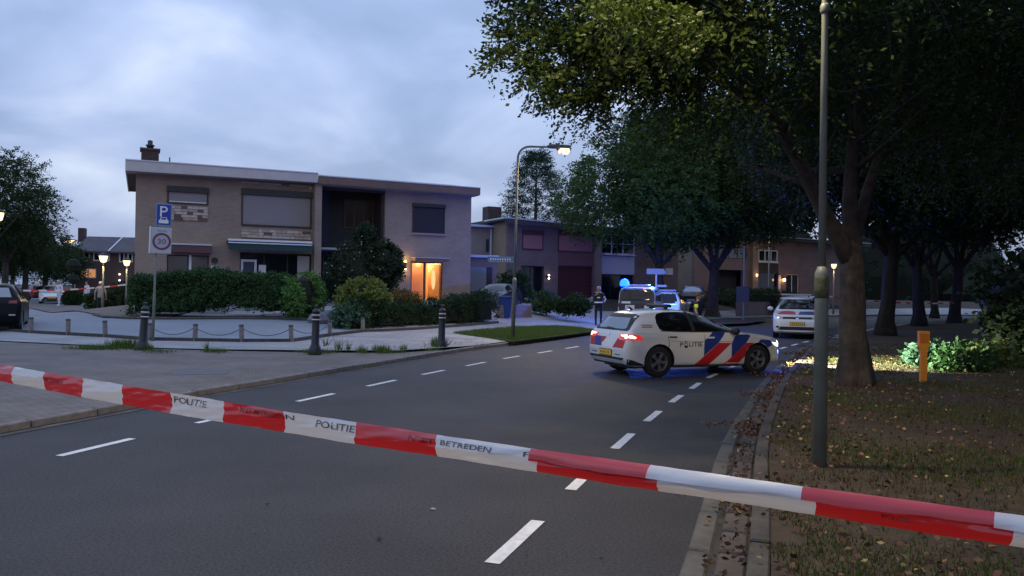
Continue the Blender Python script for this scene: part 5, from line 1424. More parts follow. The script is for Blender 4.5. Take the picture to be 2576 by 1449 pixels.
for (x_, y_, h_, rc, sd, lab) in ((9.5, 3.0, 13, 6.0, 81, 'park tree beside the verge just outside the right edge'), (5.0, -9.0, 14, 7.0, 83, 'park tree behind the photographer on the verge'), (18, 9.0, 14, 7.5, 85, 'park tree further right outside the picture'), (16, -3, 14, 7.5, 87, 'park tree right behind the photographer')):
    street_tree(Vector((x_, y_, .15)), 0, h_, rc, 0, lab, sd, M=2200, tr=.3, gap=-.8, group='park trees on the right', shell=.2, leaf=.26)  # unseen trees added to keep sky light off crown and verge
# conifer behind house two
def conifer(base, H_, rb, label, M=1500, seed=5):
    e = empty('conifer', base, 0, label, 'tree')
    MB().tube([(0, 0, -.2), (0, 0, H_ * .5), (0, 0, H_)], [.3, .18, .02], 8).build('trunk', BARK, e, smooth=True)
    r = np.random.default_rng(seed); t = r.uniform(.18, 1, M) ** .8; a = r.uniform(0, 6.28, M); rr = rb * (1 - t) ** .7 * r.uniform(.55, 1.08, M)
    c = np.stack([rr * np.cos(a), rr * np.sin(a), t * H_], 1); o = np.stack([np.cos(a), np.sin(a), .25 + 0 * a], 1)
    b, d = sprays(c, o, n=22, length=1.2, leaf=.22, droop=-.15)
    leaf_mesh('crown', b, d, .20, leaf_mat('conifer_leaf', (.022, .055, .040), .45, .15), e, aspect=.3)
p = at_depth(1345, 700, 74); conifer(Vector((p.x, p.y, .8)), 13.6, 5.2, 'broad dark conifer behind the chimney of the second house')
p = at_depth(1225, 560, 80); 
e = empty('garden_shrub', (p.x - .6, p.y, .8), 0, 'dark shrub seen in the gap between the two brick houses', 'shrub')
c, o = crown_points([((0, 0, 3), (1.6, 1.6, 3.2))], 300, seed=4); b, d = sprays(c, o, n=16, length=.6, leaf=.16); leaf_mesh('foliage', b, d, .16, LEAF_D, e)
MB().tube([(0, 0, -.2), (0, 0, 3)], [.1, .04], 6).build('stem', BARK, e)
# trees on the far left
for (px, Y, h_, rc, sd, lab) in ((10, 62, 12.0, 4.6, 71, 'tall round tree at the left edge behind the black car'), (62, 66, 6.6, 4.6, 73, 'lower bushy tree right of the tall one at the left edge'), (-60, 60, 12, 6, 75, 'tree half outside the left edge'), (112, 72, 6.0, 3.6, 79, 'small dark tree beside the far white street light'), (30, 84, 9, 5, 77, 'dark tree behind the bushy left trees')):
    p = at_depth(px, 740, Y); street_tree(Vector((p.x, p.y, .1)), .1, h_, rc, 0, lab, sd, M=1500, tr=.24, gap=-.6, group='trees on the far left', leaf=.17, shell=.3)

# ---- hedges and shrubs
def shrub(name, label, cat, base, boxes, M, leaf, m, seed=1, group=None, ell=None, n=12, slen=.22, rz_=0.0, core=.78, part='foliage', gap=-.6, freq=2.2):
    """foliage filling boxes (x0,x1,y0,y1,z0,z1) or ellipsoids round the base"""
    e = empty(name, base, rz_, label, cat, group); r = np.random.default_rng(seed); C = []; O = []
    cm_ = MB()
    for (x0, x1, y0, y1, z0, z1) in boxes:
        k = int(M * ((x1 - x0) * (z1 - z0)) / sum((b_[1] - b_[0]) * (b_[5] - b_[4]) for b_ in boxes))
        c = np.stack([r.uniform(x0, x1, k), r.uniform(y0, y1, k), r.uniform(z0, z1, k)], 1)
        # push towards the faces
        f_ = r.integers(0, 5, k)
        c[f_ == 0, 1] = y0 + r.uniform(0, .22, (f_ == 0).sum()); c[f_ == 1, 1] = y0 + r.uniform(0, .12, (f_ == 1).sum())
        c[f_ == 2, 2] = z1 - r.uniform(0, .15, (f_ == 2).sum()); c[f_ == 3, 2] = z1 - r.uniform(0, .25, (f_ == 3).sum())
        nb = blob_noise(c * np.array([1, 1, 1.]), 1.6, seed)[:, None]
        o = np.zeros_like(c); o[:, 1] = -.6; o[:, 2] = .5; o += r.normal(size=c.shape) * .5
        c += nb * np.array([.02, -.10, .09])
        C.append(c); O.append(o)
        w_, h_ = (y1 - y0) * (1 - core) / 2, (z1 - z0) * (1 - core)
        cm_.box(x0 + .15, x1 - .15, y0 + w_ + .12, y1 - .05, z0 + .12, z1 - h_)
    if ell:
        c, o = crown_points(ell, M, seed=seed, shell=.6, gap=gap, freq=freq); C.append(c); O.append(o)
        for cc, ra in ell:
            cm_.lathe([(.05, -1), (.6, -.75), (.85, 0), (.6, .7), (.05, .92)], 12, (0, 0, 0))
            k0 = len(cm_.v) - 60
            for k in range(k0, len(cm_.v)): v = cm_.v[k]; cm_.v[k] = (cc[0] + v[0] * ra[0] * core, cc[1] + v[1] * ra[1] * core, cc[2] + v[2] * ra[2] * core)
    c = np.concatenate(C); o = np.concatenate(O)
    b, d = sprays(c, o, n=n, length=slen, leaf=leaf, droop=.1)
    leaf_mesh(part, b, d, leaf, m, e, aspect=.6)
    so = cm_.build('dark_core', CORE, e)  # solid dark core added inside the leaves to block light
    if ell and len(ell) > 1: so['kind'] = 'stuff'
    return e
def hedge_between(name, label, p0, p1, yb, hts, M, leaf, m, seed, depth=1.2, cat='hedge', z0=.05):
    a, b = at_land(*p0), at_land(*p1); L = (Vector((b.x, b.y)) - Vector((a.x, a.y))).length
    rzz = math.atan2(b.y - a.y, b.x - a.x); bx = []
    for i, h_ in enumerate(hts): bx.append((L * i / len(hts) - .12, L * (i + 1) / len(hts) + .12, 0, depth, z0 if not isinstance(z0, list) else z0[i], h_))
    return shrub(name, label, cat, (a.x, a.y, min(a.z, b.z)), bx, M, leaf, m, seed, rz_=rzz)
hedge_between('hedge', 'long dark green hedge in front of the left brick house', (330, 799), (715, 802), 0, [1.66, 1.80, 1.84, 1.78, 1.76, 1.84, 1.66], 3200, .085, LEAF_H, 91, z0=[.1, .1, .12, .3, .45, .35, .2])
a = at_land(752, 806); shrub('bush', 'bright green leafy bush at the right end of the long hedge', 'bush', (a.x, a.y + .5, a.z), [], 620, .10, LEAF_B, 92, ell=[((0, 0, 1.0), (.72, .7, 1.02)), ((.35, .1, .7), (.6, .6, .7))])
a = at_land(905, 812); shrub('rose_shrub', 'tall dark rounded shrub hiding the ground floor between both houses', 'shrub', (a.x, a.y + 2.0, a.z + .1), [], 2300, .095, leaf_mat('shrub_dark_leaf', (.022, .042, .022), .5, .15), 93,
    ell=[((-.25, 0, 1.85), (1.45, 1.2, 1.55)), ((-.9, .2, 1.3), (1.1, 1, 1.3)), ((.45, .1, 2.25), (.8, .8, 1.0)), ((-.5, .1, 2.85), (.75, .7, .62)), ((-.2, 0, 3.35), (.3, .3, .45))])
e = bpy.data.objects['rose_shrub']
fl = MB()
for _ in range(20):
    x_, z_ = rnd.uniform(-1.7, 1.7), rnd.uniform(1.2, 3.9); x_ = x_ * .75 - .3; z_ = z_ * .85; fl.box(x_, x_ + .035, -1.4, -1.37, z_, z_ + .03)
o = fl.build('blossom', mat('pale_blossom', (.5, .48, .5), rough=.8), e); o['kind'] = 'stuff'
a = at_land(905, 822); shrub('yellow_bush', 'yellowish green bush at the left front of the clipped hedge', 'bush', (a.x, a.y + .6, a.z), [], 620, .11, LEAF_Y, 94, ell=[((0, 0, .95), (.95, .7, .80))])
a = at_land(878, 827); shrub('bluish_plant', 'low bluish green plant by the last chain post', 'bush', (a.x, a.y + .2, a.z - .1), [], 260, .12, LEAF_T, 95, ell=[((0, 0, .45), (.55, .45, .48))])
a = at_land(1005, 820); shrub('reddish_bush', 'reddish bush behind the low hedge below the wall lamps', 'bush', (a.x, a.y + 1.6, a.z), [], 420, .09, LEAF_R, 96, ell=[((-.3, 0, .78), (.9, .6, .55))])
hedge_between('hedge', 'clipped dark hedge in front of the lit orange entrance', (905, 829), (1248, 812), 0, [.98, .92, .90, .86, 1.08, 1.26, 1.30], 2300, .06, leaf_mat('box_leaf', (.020, .045, .020), .5, .15), 97, depth=1.0)
# small planted things round the second house
for (px, py, rr, hh, m_, lab, sd) in ((1290, 785, 1.1, 2.0, LEAF_D, 'dark climbing shrub beside the side wall of the second house', 98), (1365, 768, .7, .5, LEAF_H, 'low green plant below the small white wall lamp', 99), (1440, 775, .9, .45, LEAF_D, 'low bluish plant before the dark red garage door', 100), (1850, 780, 2.6, 1.5, LEAF_H, 'dark round hedge before the far houses', 101), (1950, 782, 2.8, 1.4, LEAF_D, 'dark hedge behind the people carrier', 102)):
    a = at_land(px, py); shrub('garden_shrub', lab, 'shrub', (a.x, a.y + rr * .6, a.z), [], int(260 + 120 * rr), .13, m_, sd, ell=[((0, 0, hh * .5), (rr, rr * .6, hh * .6))], slen=.3)
# left: clipped hedge and topiary
p = at_z(-40, 745, .1); shrub('hedge', 'tall clipped hedge at the left edge behind the parked cars', 'hedge', (p.x, 66, .1), [(0, 9.6, 0, 1.2, .1, 2.7)], 1200, .16, LEAF_D, 103, slen=.3)
p = at_z(183, 770, .1); tp = shrub('topiary_tree', 'topiary tree clipped into stacked balls beside the strolling person', 'tree', (p.x, p.y, .1), [], 700, .12, LEAF_D, 104, ell=[((0, 0, 2.9), (.72, .7, .66)), ((0.05, 0, 1.9), (.58, .55, .5)), ((0, 0, .6), (.5, .5, .42))], slen=.22)
MB().tube([(0, 0, -.1), (0, 0, 2.9)], .07, 6).build('trunk', BARK, tp)
for (px, py, rr, hh, sd, lab) in ((281, 770, 2.4, 1.5, 105, 'dark garden bush under the far tape left of the house'), (236, 782, .8, .9, 106, 'small round bush beside the green wheeled bin'), (310, 772, 1.6, 1.5, 107, 'dark bush against the left corner of the brick house')):
    a = at_z(px, py, .12); shrub('garden_shrub', lab, 'shrub', (a.x, a.y + rr, a.z), [], int(200 + 120 * rr), .14, LEAF_D, sd, ell=[((0, 0, hh * .5), (rr, rr * .6, hh * .6))], slen=.3)
# right: undergrowth lit by the headlights and the dark thicket behind
a = at_z(2375, 902, .2); 
for (px, py, rr, hh, m_, sd, lab, mm_) in ((2336, 914, .34, .36, LEAF_T, 110, 'pale blue-green undergrowth lit by headlights behind the yellow marker post', 150), (2500, 912, .5, .34, LEAF_Y, 111, 'yellow-green undergrowth at the right end of the headlight beam', 150), (2425, 925, .5, .42, LEAF_H, 112, 'small dark plant in front of the headlit grass', 110)):
    a = at_z(px, py, .2); shrub('undergrowth', lab, 'plant', (a.x, a.y, VZ(a.x, a.y)), [], mm_, .13, m_, sd, ell=[((0, 0, hh * .4), (rr, rr * .6, hh * .7))], slen=.3, core=.5)
e = shrub('thicket', 'dark thicket of tall bushes at the right edge of the park', 'bushes', (0, 0, 0), [], 7500, .20, LEAF_P, 113, ell=[((15.5, 20.5, 1.6), (3.2, 1.6, 2.2)), ((20, 24, 2.0), (4, 2, 2.6)), ((26, 33, 2), (5, 2.5, 3.2)), ((13.5, 14.5, 1.2), (1.8, 2, 1.6)), ((34, 44, 2), (6, 3, 3.5)), ((44, 52, 2), (6, 3, 3.6)), ((58, 62, 3), (9, 4, 5)), ((75, 70, 3), (11, 4, 5)), ((20, 12, 2.2), (2.5, 5, 3.0)), ((20, 3, 2.2), (2.5, 5, 3.0)), ((17, -6, 2.2), (3, 4, 3.0)), ((24, 18, 2.2), (3, 4, 3.2)), ((16.6, 26, 1.3), (2.6, 1.4, 2.1)), ((21.5, 34, 1.5), (3.2, 2, 2.6)), ((13.4, 21.2, .9), (1.3, .9, 1.4)), ((30, 46, 1.8), (4, 2, 3.2))], slen=.5, core=.55, n=14)  # bushes out of view on the right are added to shade the verge
e['kind'] = 'stuff'
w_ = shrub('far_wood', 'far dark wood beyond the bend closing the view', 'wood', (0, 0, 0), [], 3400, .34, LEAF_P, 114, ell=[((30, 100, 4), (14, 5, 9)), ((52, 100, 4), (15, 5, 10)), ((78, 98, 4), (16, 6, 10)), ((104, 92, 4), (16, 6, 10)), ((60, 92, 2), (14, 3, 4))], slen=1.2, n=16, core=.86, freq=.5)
w_['kind'] = 'stuff'

# ---- grass, weeds, fallen leaves
def blades(name, pts, h, m, label=None, parent=None, kind='stuff'):
    N = len(pts); a = nprng.uniform(0, 6.28, N); hh = h * nprng.uniform(.4, 1.25, N); w = .010 + .05 * h
    base = np.array(pts); v = np.empty((N, 3, 3), np.float32)
    dx_ = np.stack([np.cos(a), np.sin(a), 0 * a], 1) * w * .5; ln = nprng.normal(size=(N, 3)) * .35 * hh[:, None]; ln[:, 2] = hh
    v[:, 0] = base - dx_; v[:, 1] = base + dx_; v[:, 2] = base + ln
    me = bpy.data.meshes.new(name); me.vertices.add(N * 3); me.vertices.foreach_set('co', v.ravel())
    me.loops.add(N * 3); me.loops.foreach_set('vertex_index', np.arange(N * 3, dtype=np.int32)); me.polygons.add(N)
    me.polygons.foreach_set('loop_start', np.arange(0, N * 3, 3, dtype=np.int32)); me.materials.append(m); me.update(calc_edges=True)
    o = link(bpy.data.objects.new(name, me), parent)
    if kind: o['kind'] = kind
    if label: o['label'] = label; o['category'] = 'grass'
    return o
vgs = offset(KRs, -.44)
def right_of_verge(x, y):
    i = min(range(len(vgs)), key=lambda k: abs(vgs[k].y - y)); return x - vgs[i].x
pts = []
while len(pts) < 90000:
    y = 2.5 + 24 * rnd.random() ** 1.6; x = rnd.uniform(-1, 16)
    dxx = right_of_verge(x, y)
    if dxx < .02 or dxx > 9 or x > y * .72 + 1.5: continue
    nz = math.sin(x * 1.7 + y) + math.sin(y * 2.3 - x * .8) + math.sin(x * 4.1) * .5
    if nz < rnd.uniform(-2.2, 1.0): continue
    pts.append((x, y, VZ(x, y) - .01))
blades('verge_grass', pts[:52000], .055, GRASSV, 'thin brownish grass covering the dark verge')
blades('green_grass', [p for p in pts[52000:] if math.sin(p[0] * 1.3 + p[1] * 1.1) > -.1], .065, GRASSB, 'greener tufts of grass growing through the dark verge')
gi3 = [Vector((p.x, p.y)) for p in gi]
def inside(x, y, poly):
    c = False; j = len(poly) - 1
    for i in range(len(poly)):
        if (poly[i].y > y) != (poly[j].y > y) and x < (poly[j].x - poly[i].x) * (y - poly[i].y) / (poly[j].y - poly[i].y) + poly[i].x: c = not c
        j = i
    return c
xs = [p.x for p in gi3]; ys = [p.y for p in gi3]; pts = []
while len(pts) < 26000:
    x, y = rnd.uniform(min(xs), max(xs)), rnd.uniform(min(ys), max(ys))
    if inside(x, y, gi3): pts.append((x, y, TZ(x, y) + .01))
blades('island_grass', pts, .09, GRASSB, 'green lawn patch round the left lamp post')
# weeds along the pavement edge
wd = []
for (px, py, wpx, n_, hh) in ((250, 877, 70, 900, .22), (320, 873, 50, 900, .38), (400, 884, 40, 260, .14), (545, 884, 30, 500, .16), (520, 882, 5, 40, .45), (800, 886, 45, 700, .16), (775, 884, 30, 200, .12), (850, 880, 8, 60, .5), (875, 880, 8, 50, .4), (910, 885, 14, 160, .3), (960, 882, 26, 420, .28), (985, 886, 40, 300, .12), (1015, 880, 12, 110, .3), (1105, 870, 22, 520, .45), (1090, 880, 26, 200, .15), (820, 870, 6, 30, .5), (1210, 868, 20, 120, .10), (1180, 858, 20, 120, .10), (1150, 866, 20, 120, .10), (365, 878, 30, 700, .2)):
    for _ in range(n_):
        p = at_z(px + rnd.gauss(0, wpx * .5), py + rnd.gauss(0, 1.8), .11)
        if rnd.random() < .6: wd.append((p.x, p.y, .10, round(hh * .6, 3)))
for hh in sorted({w[3] for w in wd}):
    blades('weeds', [w[:3] for w in wd if w[3] == hh], hh, GRASSB, 'green weeds growing along the edge of the pavement')
# fallen leaves
def litter(name, pts, size, m, label):
    N = len(pts); base = np.array(pts); d = nprng.normal(size=(N, 3)); d[:, 2] = np.abs(d[:, 2]) * .28
    o = leaf_mesh(name, base, d, size, m, aspect=.62); o['kind'] = 'stuff'; o['label'] = label; o['category'] = 'leaves'; return o
LY = mat('fallen_yellow_leaf', (.36, .24, .09), rough=.7, island=.5); LB = mat('fallen_brown_leaf', (.115, .050, .020), rough=.7, island=.6)
pts = []
while len(pts) < 4200:
    y = 3 + 22 * rnd.random() ** 1.3; x = rnd.uniform(0, 15); dxx = right_of_verge(x, y)
    if dxx < -.1 or x > y * .72 + 1 or rnd.random() > math.exp(-max(0, dxx) * .28): continue
    pts.append((x, y, VZ(x, y) + .035))
litter('yellow_leaves', pts[:750], .046, LY, 'scattered yellow fallen leaves on the dark verge')
litter('brown_leaves_verge', pts[750:], .050, LB, 'brown fallen leaves lying in the verge grass')
pts = []
for i, p in enumerate(KRf):
    if not 2.5 < p.y < 26: continue
    k = 90 if (math.sin(i * .9) > .45) else 22
    t = (KRf[i + 1] - p).normalized(); nn = Vector((t.y, -t.x))
    for _ in range(k):
        q = p + t * rnd.uniform(0, .5) + nn * min(.30, max(-.05, rnd.gauss(.13, .09))); pts.append((q.x, q.y, .02 + rnd.random() * .04))
    if math.sin(i * .9) > .88:
        for _ in range(40):
            q = p + t * rnd.gauss(.2, .2) - nn * abs(rnd.gauss(0, .25)); pts.append((q.x, q.y, .02 + rnd.random() * .03))
litter('gutter_leaves', pts, .05, LB, 'brown leaves piled up in the gutter')
litter('gutter_yellow_leaves', pts[::12], .05, LY, 'yellow leaves among the brown ones in the gutter')
pts = [(p.x + rnd.uniform(-.5, .5), p.y + rnd.uniform(-.4, .4), .012) for p in [at_z(rnd.uniform(250, 1500), rnd.uniform(1000, 1440)) for _ in range(9)]]
litter('road_leaves', pts, .045, mat('pale_leaf', (.26, .25, .23), rough=.8), 'few small pale leaves lying on the asphalt')
# ------------------------------------------------------------------ street furniture
def street_lamp(base, H_, arm_to, label, r0=.085, r1=.05, sleeve=2.0, lit=True, energy=250, armlen=1.6, col=(1, .72, .38), glow=60, group='street lamps with arms', rb=None, lean=0, spot=172, tilt=0):
    e = empty('street_lamp', base, 0, label, 'street lamp', group)
    mb = MB(); rb = rb or r0
    mb.tube([(0, 0, -.1), (0, 0, sleeve), (0, 0, sleeve + .05), (0, 0, sleeve + .12)], [rb, rb * .98, rb * 1.04, r0 * .9], 16)
    mb.build('pole_base', GALV, e, smooth=True)
    d = Vector((arm_to[0], arm_to[1], 0)).normalized()
    pts = [Vector((0, 0, sleeve + .1)), Vector((0, 0, H_ * .6)), Vector((0, 0, H_ - .45))]; rd = [r0 * .86, (r0 + r1) * .43, r1]
    for k in range(1, 7):
        a = k / 6 * math.pi / 2; pts.append(Vector((0, 0, H_ - .45)) + d * .4 * (1 - math.cos(a)) + Vector((0, 0, .4 * math.sin(a)))); rd.append(r1 * .9)
    pts.append(Vector((0, 0, H_ - .03)) + d * (armlen * .75)); rd.append(r1 * .75)
    mb = MB(); mb.tube(pts, rd, 14); mb.build('pole', GALV, e, smooth=True)
    M = Matrix.Translation(Vector((0, 0, H_ - .03)) + d * armlen) @ Matrix.Rotation(math.atan2(d.y, d.x), 4, 'Z')
    hd_ = MB().box(-.42, .30, -.13, .13, -.03, .09, M).build('lamp_head', mat('lamp_housing', (.10, .105, .11), rough=.5), e, bevel=.03)
    g_ = MB(); g_.box(-.04, .28, -.12, .12, -.19, -.032, M)
    g_.build('lamp_glass', emit_mat('street_lamp_glow', (1, .66, .26), 4), hd_, bevel=.03)
    if energy:
        lt = bpy.data.lights.new('lamp_light', 'SPOT'); lt.energy = energy; lt.color = col; lt.spot_size = R(spot); lt.spot_blend = .18 if spot < 160 else .8; lt.shadow_soft_size = .12
        lo = bpy.data.objects.new('lamp_light', lt); link(lo, hd_); lo.location = Vector((0, 0, H_ - .34)) + d * (armlen + .1); lo.rotation_euler = (R(tilt), 0, 0)
    return e
p = at_land(1290, 851); LH = 1.75 + (727 - 362) / (FPX / p.y)
L1 = street_lamp(p, LH - .12, (1, .15), 'lit street lamp on a grey pole standing in the small lawn by the lit house', r0=.052, r1=.040, armlen=1.45, energy=1100, glow=120, rb=.068, sleeve=1.9)
L1.rotation_euler = (0, R(.75), 0)
nb = at_z(2062, 1170, .13)
L2 = street_lamp(nb, 6.9, (-1, .05), 'near green-grey lamp post in the verge with its lamp above the picture', r0=.044, r1=.026, armlen=1.5, energy=1250, glow=45, rb=.063, sleeve=1.76, col=(1, .76, .42), spot=122, tilt=8)
L2.rotation_euler = (0, R(-.15), 0)
# clamp and moss ring on the near post, joint high up
MB().lathe([(.036, -.04), (.044, -.03), (.044, .03), (.034, .05)], 14, (0, 0, 4.32)).build('pole_joint', GALV, L2, smooth=True)
MB().lathe([(.0640, -.12), (.0655, -.03), (.0665, .06), (.064, .09)], 14, (0, 0, 1.70)).build('moss_ring', mat('moss', (.085, .095, .045), rough=.95, var=.3, scale=30, bump=.6), L2, smooth=True)
# street name plate on the left lamp
M = Matrix.Translation((-.62, -.02, 2.42))
sn = MB().box(-.36, .52, -.012, .012, -.09, .09).build('street_name_plate', mat('street_blue', (.10, .20, .38), rough=.45), L1); sn.location = (-.55, -.05, 2.62)
mb = MB(); mb.box(-.34, .50, -.016, -.013, .075, .083); mb.box(-.34, .50, -.016, -.013, -.083, -.075)
for k in range(9): mb.box(-.28 + k * .08, -.235 + k * .08, -.016, -.013, -.03, .03)
mb.build('plate_print', WHITEF, sn)
# far lamp in the trees
def lantern(base, H_, label, col=(1, .70, .36), s=30, energy=60, group='post-top lanterns', r=.22):
    e = empty('lantern', base, 0, label, 'street lamp', group)
    MB().tube([(0, 0, -.1), (0, 0, 1.0), (0, 0, 1.05), (0, 0, H_ - .35)], [.075, .07, .05, .04], 10).build('pole', GALV, e, smooth=True)
    MB().lathe([(.06, H_ - .36), (.14, H_ - .32), (r, H_ - .02)], 12).build('lamp_bowl', emit_mat('lantern_glow_%d' % s, (1, .66, .28), 3.5), e, smooth=True)
    MB().lathe([(r + .08, H_ - .018), (r + .06, H_ + .04), (.08, H_ + .14), (.0001, H_ + .18)], 12).build('lamp_hood', DARKFR, e, smooth=True)
    if energy:
        lt = bpy.data.lights.new('lantern_light', 'POINT'); lt.energy = energy; lt.color = col; lt.shadow_soft_size = .15
        lo = bpy.data.objects.new('lantern_light', lt); link(lo, e); lo.location = (0, 0, H_ - .55)
    return e
for (px, pb, ptop, lab, s_, en, col) in ((258, 790, 643, 'lit lantern on a pale pole in front of the distant terrace', 20, 60, (1, .70, .36)), (317, 776, 655, 'lit lantern at the left corner of the brick house', 20, 45, (1, .66, .32)), (2096, 790, 664, 'lit lantern between the near lamp post and the big trunk', 22, 50, (1, .66, .36))):
    p = at_z(px, pb, .12); sc = FPX / p.y; Hh = (pb - ptop) / sc; lantern(p, Hh, lab, s=s_, energy=en, col=col)
p = at_depth(172, 700, 80); lantern(Vector((p.x, p.y, .1)), at_depth(172, 606, 80).z, 'bright white street light far away above the dark bushes', s=60, energy=120, col=(1, .85, .68), r=.5)
p = at_depth(-6, 700, 34); lantern(Vector((p.x, p.y, .1)), at_depth(-4, 540, 34).z, 'orange street light cut off by the left edge', s=30, energy=90, col=(1, .48, .14), r=.2)
p = at_depth(1935, 600, 62); lantern(Vector((p.x, p.y, .1)), at_depth(1935, 533, 62).z, 'small warm street light among the tree crowns', s=45, energy=220, col=(1, .72, .30), r=.24)
# bollards with a domed head and two white rings
def bollard(base, label):
    e = empty('bollard', base, 0, label, 'bollard', 'black bollards along the pavement')
    pr = [(.17, -.05), (.17, .05), (.13, .16), (.10, .22), (.092, .75), (.088, .88), (.105, .885), (.105, .91), (.088, .92), (.088, 1.00), (.10, 1.01), (.10, 1.03), (.075, 1.07), (.04, 1.10), (.035, 1.13), (.05, 1.15), (.045, 1.18), (.01, 1.20)]
    MB().lathe(pr, 16).build('shaft', BLACKP, e, smooth=True)
    for z in (.83, .945): MB().lathe([(.088, z - .014), (.0945, z - .012), (.0945, z + .012), (.088, z + .014)], 16, cap=False).build('white_ring', WHITEF, e)
    return e
bo = [('black bollard left of the parking sign with weeds at its foot', (358, 879), -1.5), ('middle black bollard of the three, before the chain fence', (792, 888), 0), ('rightmost black bollard, before the clipped hedge', (1110, 874), 0)]
b0 = bollard(at_z(*bo[0][1], .1), bo[0][0]); b0.rotation_euler = (0, R(3), .3)
for lab, px, _ in bo[1:]:
    c = copy_tree(b0); c.location = at_z(*px, .1); c['label'] = lab; c.rotation_euler = (R(rnd.uniform(-1, 1)), R(1), 0)
# chain posts
def chain_post(base):
    e = empty('chain_post', base, 0, '', 'post', 'short posts of the chain fence')
    MB().lathe([(.066, -.1), (.066, .45), (.062, .48), (.0001, .49)], 12).build('post', WOODP, e, smooth=False)
    MB().lathe([(.069, .44), (.070, .485), (.05, .50), (.0001, .505)], 12).build('post_cap', mat('post_cap', (.06, .06, .065), rough=.6), e)
    return e
plab = ['chain post nearest the black car', 'second chain post right of the black car', 'third chain post right of the black car', 'pale chain post beside the foot of the parking sign pole', 'chain post first right of the parking sign', 'chain post second right of the parking sign', 'chain post left of the middle bollard', 'short post right of the middle bollard', 'short post at the corner of the clipped hedge']
p0 = None
for lab, q in zip(plab, POSTS):
    if p0 is None: p0 = chain_post(q); c = p0
    else: c = copy_tree(p0); c.location = q
    c['label'] = lab; c.rotation_euler = (R(rnd.uniform(-2.5, 2.5)), R(rnd.uniform(-2.5, 2.5)), rnd.uniform(0, 3))
clab = ['slack chain just right of the parking sign pole', 'slack chain between the two middle posts', 'slack chain right of the second bare post', 'slack chain running behind the middle bollard']
for k, lab in zip((3, 4, 5, 6), clab):
    a, b_ = POSTS[k] + Vector((0, 0, .40)), POSTS[k + 1] + Vector((0, 0, .40)); mb = MB(); pts = []
    for i in range(15):
        t = i / 14; q = a.lerp(b_, t); q.z -= .22 * (1 - (2 * t - 1) ** 2); pts.append(q)
    mb.tube(pts, .012, 6); o = mb.build('chain', mat('chain_steel', (.10, .10, .11), rough=.6, metal=.4)); tag(o, lab, 'chain', 'chains of the low fence')

# parking and zone sign
def flat_shape(name, v, f, m, parent, y):
    me = bpy.data.meshes.new(name); me.from_pydata([(a, y, b_) for a, b_ in v], [], f); me.materials.append(m); return link(bpy.data.objects.new(name, me), parent)
sp = at_land(384, 858); sc = FPX / sp.y
e = empty('parking_sign', sp, R(24), 'parking and 30 zone sign on a slim grey pole at the left pavement', 'sign')
e.rotation_euler = (0, R(1.1), R(22))
zz = lambda py: (858 - py) / sc
MB().tube([(0, 0, -.1), (0, 0, 1.35), (0, 0, 1.4), (0, 0, zz(515))], [.042, .040, .030, .030], 12).build('pole', GALV, e, smooth=True)
BLUE_S = mat('sign_blue', (.012, .045, .30), rough=.4); BLUE_B = mat('sign_border_blue', (.16, .25, .45), rough=.4)
wP = 37 / sc
x0, x1 = .045 - wP * .50 + .13, .045 + wP * .5 + .13
zb, ztp = zz(567), zz(511)
pn = MB().box(x0, x1, -.06, -.045, zb, ztp).build('parking_panel', BLUE_B, e, bevel=.008)
MB().box(x0 + .03, x1 - .03, -.064, -.0605, zb + .03, ztp - .03).build('blue_field', BLUE_S, pn)
v, f = text_geo('P', 1, (.20, .30)); cxp = (x0 + x1) / 2
flat_shape('letter', [(a + cxp, b_ + ztp - .23) for a, b_ in v], f, WHITEF, pn, -.067)
ic = [(-.13, 0), (.13, 0), (.13, .09), (.10, .10), (.075, .17), (-.075, .17), (-.10, .10), (-.13, .09)]
flat_shape('car_symbol', [(cxp + a, zb + .07 + b_) for a, b_ in ic] + [(cxp + a, zb + .12 + b_) for a, b_ in ((-.05, 0), (.05, 0), (.04, .035), (-.04, .035))], [tuple(range(8))], WHITEF, pn, -.067)
flat_shape('car_symbol_window', [(cxp + a, zb + .175 + b_) for a, b_ in ((-.075, 0), (.075, 0), (.055, .05), (-.055, .05))], [(0, 1, 2, 3)], BLUE_S, pn, -.070)
zb, ztp = zz(637), zz(572); wZ = 50 / sc; x0, x1 = -.02 - wZ * .42 + .13, .0 + wZ * .58 + .07
pz = MB().box(x0, x1, -.10, -.05, zb, ztp).build('zone_panel', mat('sign_grey_white', (.42, .45, .50), rough=.4), e, bevel=.01)
cz_, cxz = (zb + ztp) / 2 - .03, (x0 + x1) / 2 + .01
v, f = ring((cxz, cz_), .185, .245, 32); flat_shape('red_ring', v, f, mat('sign_red_dull', (.16, .03, .06), rough=.5), pz, -.104)
v, f = ring((cxz, cz_), 0, .183, 32); flat_shape('white_disc', v, f, mat('sign_white_disc', (.40, .38, .45), rough=.5), pz, -.103)
v, f = text_geo('30', 1, (.22, .15)); flat_shape('numeral', [(a + cxz, b_ + cz_) for a, b_ in v], f, mat('sign_numeral', (.06, .06, .09), rough=.5), pz, -.107)
v, f = text_geo('ZONE', 1, (.24, .06)); flat_shape('lettering', [(a + cxz, b_ + ztp - .10) for a, b_ in v], f, mat('sign_letter_blue', (.12, .2, .34), rough=.5), pz, -.104)
MB().box(x0 - .06, x0 - .015, -.09, .02, zb + .0, ztp + .02).build('side_bracket', WHITEF, e)
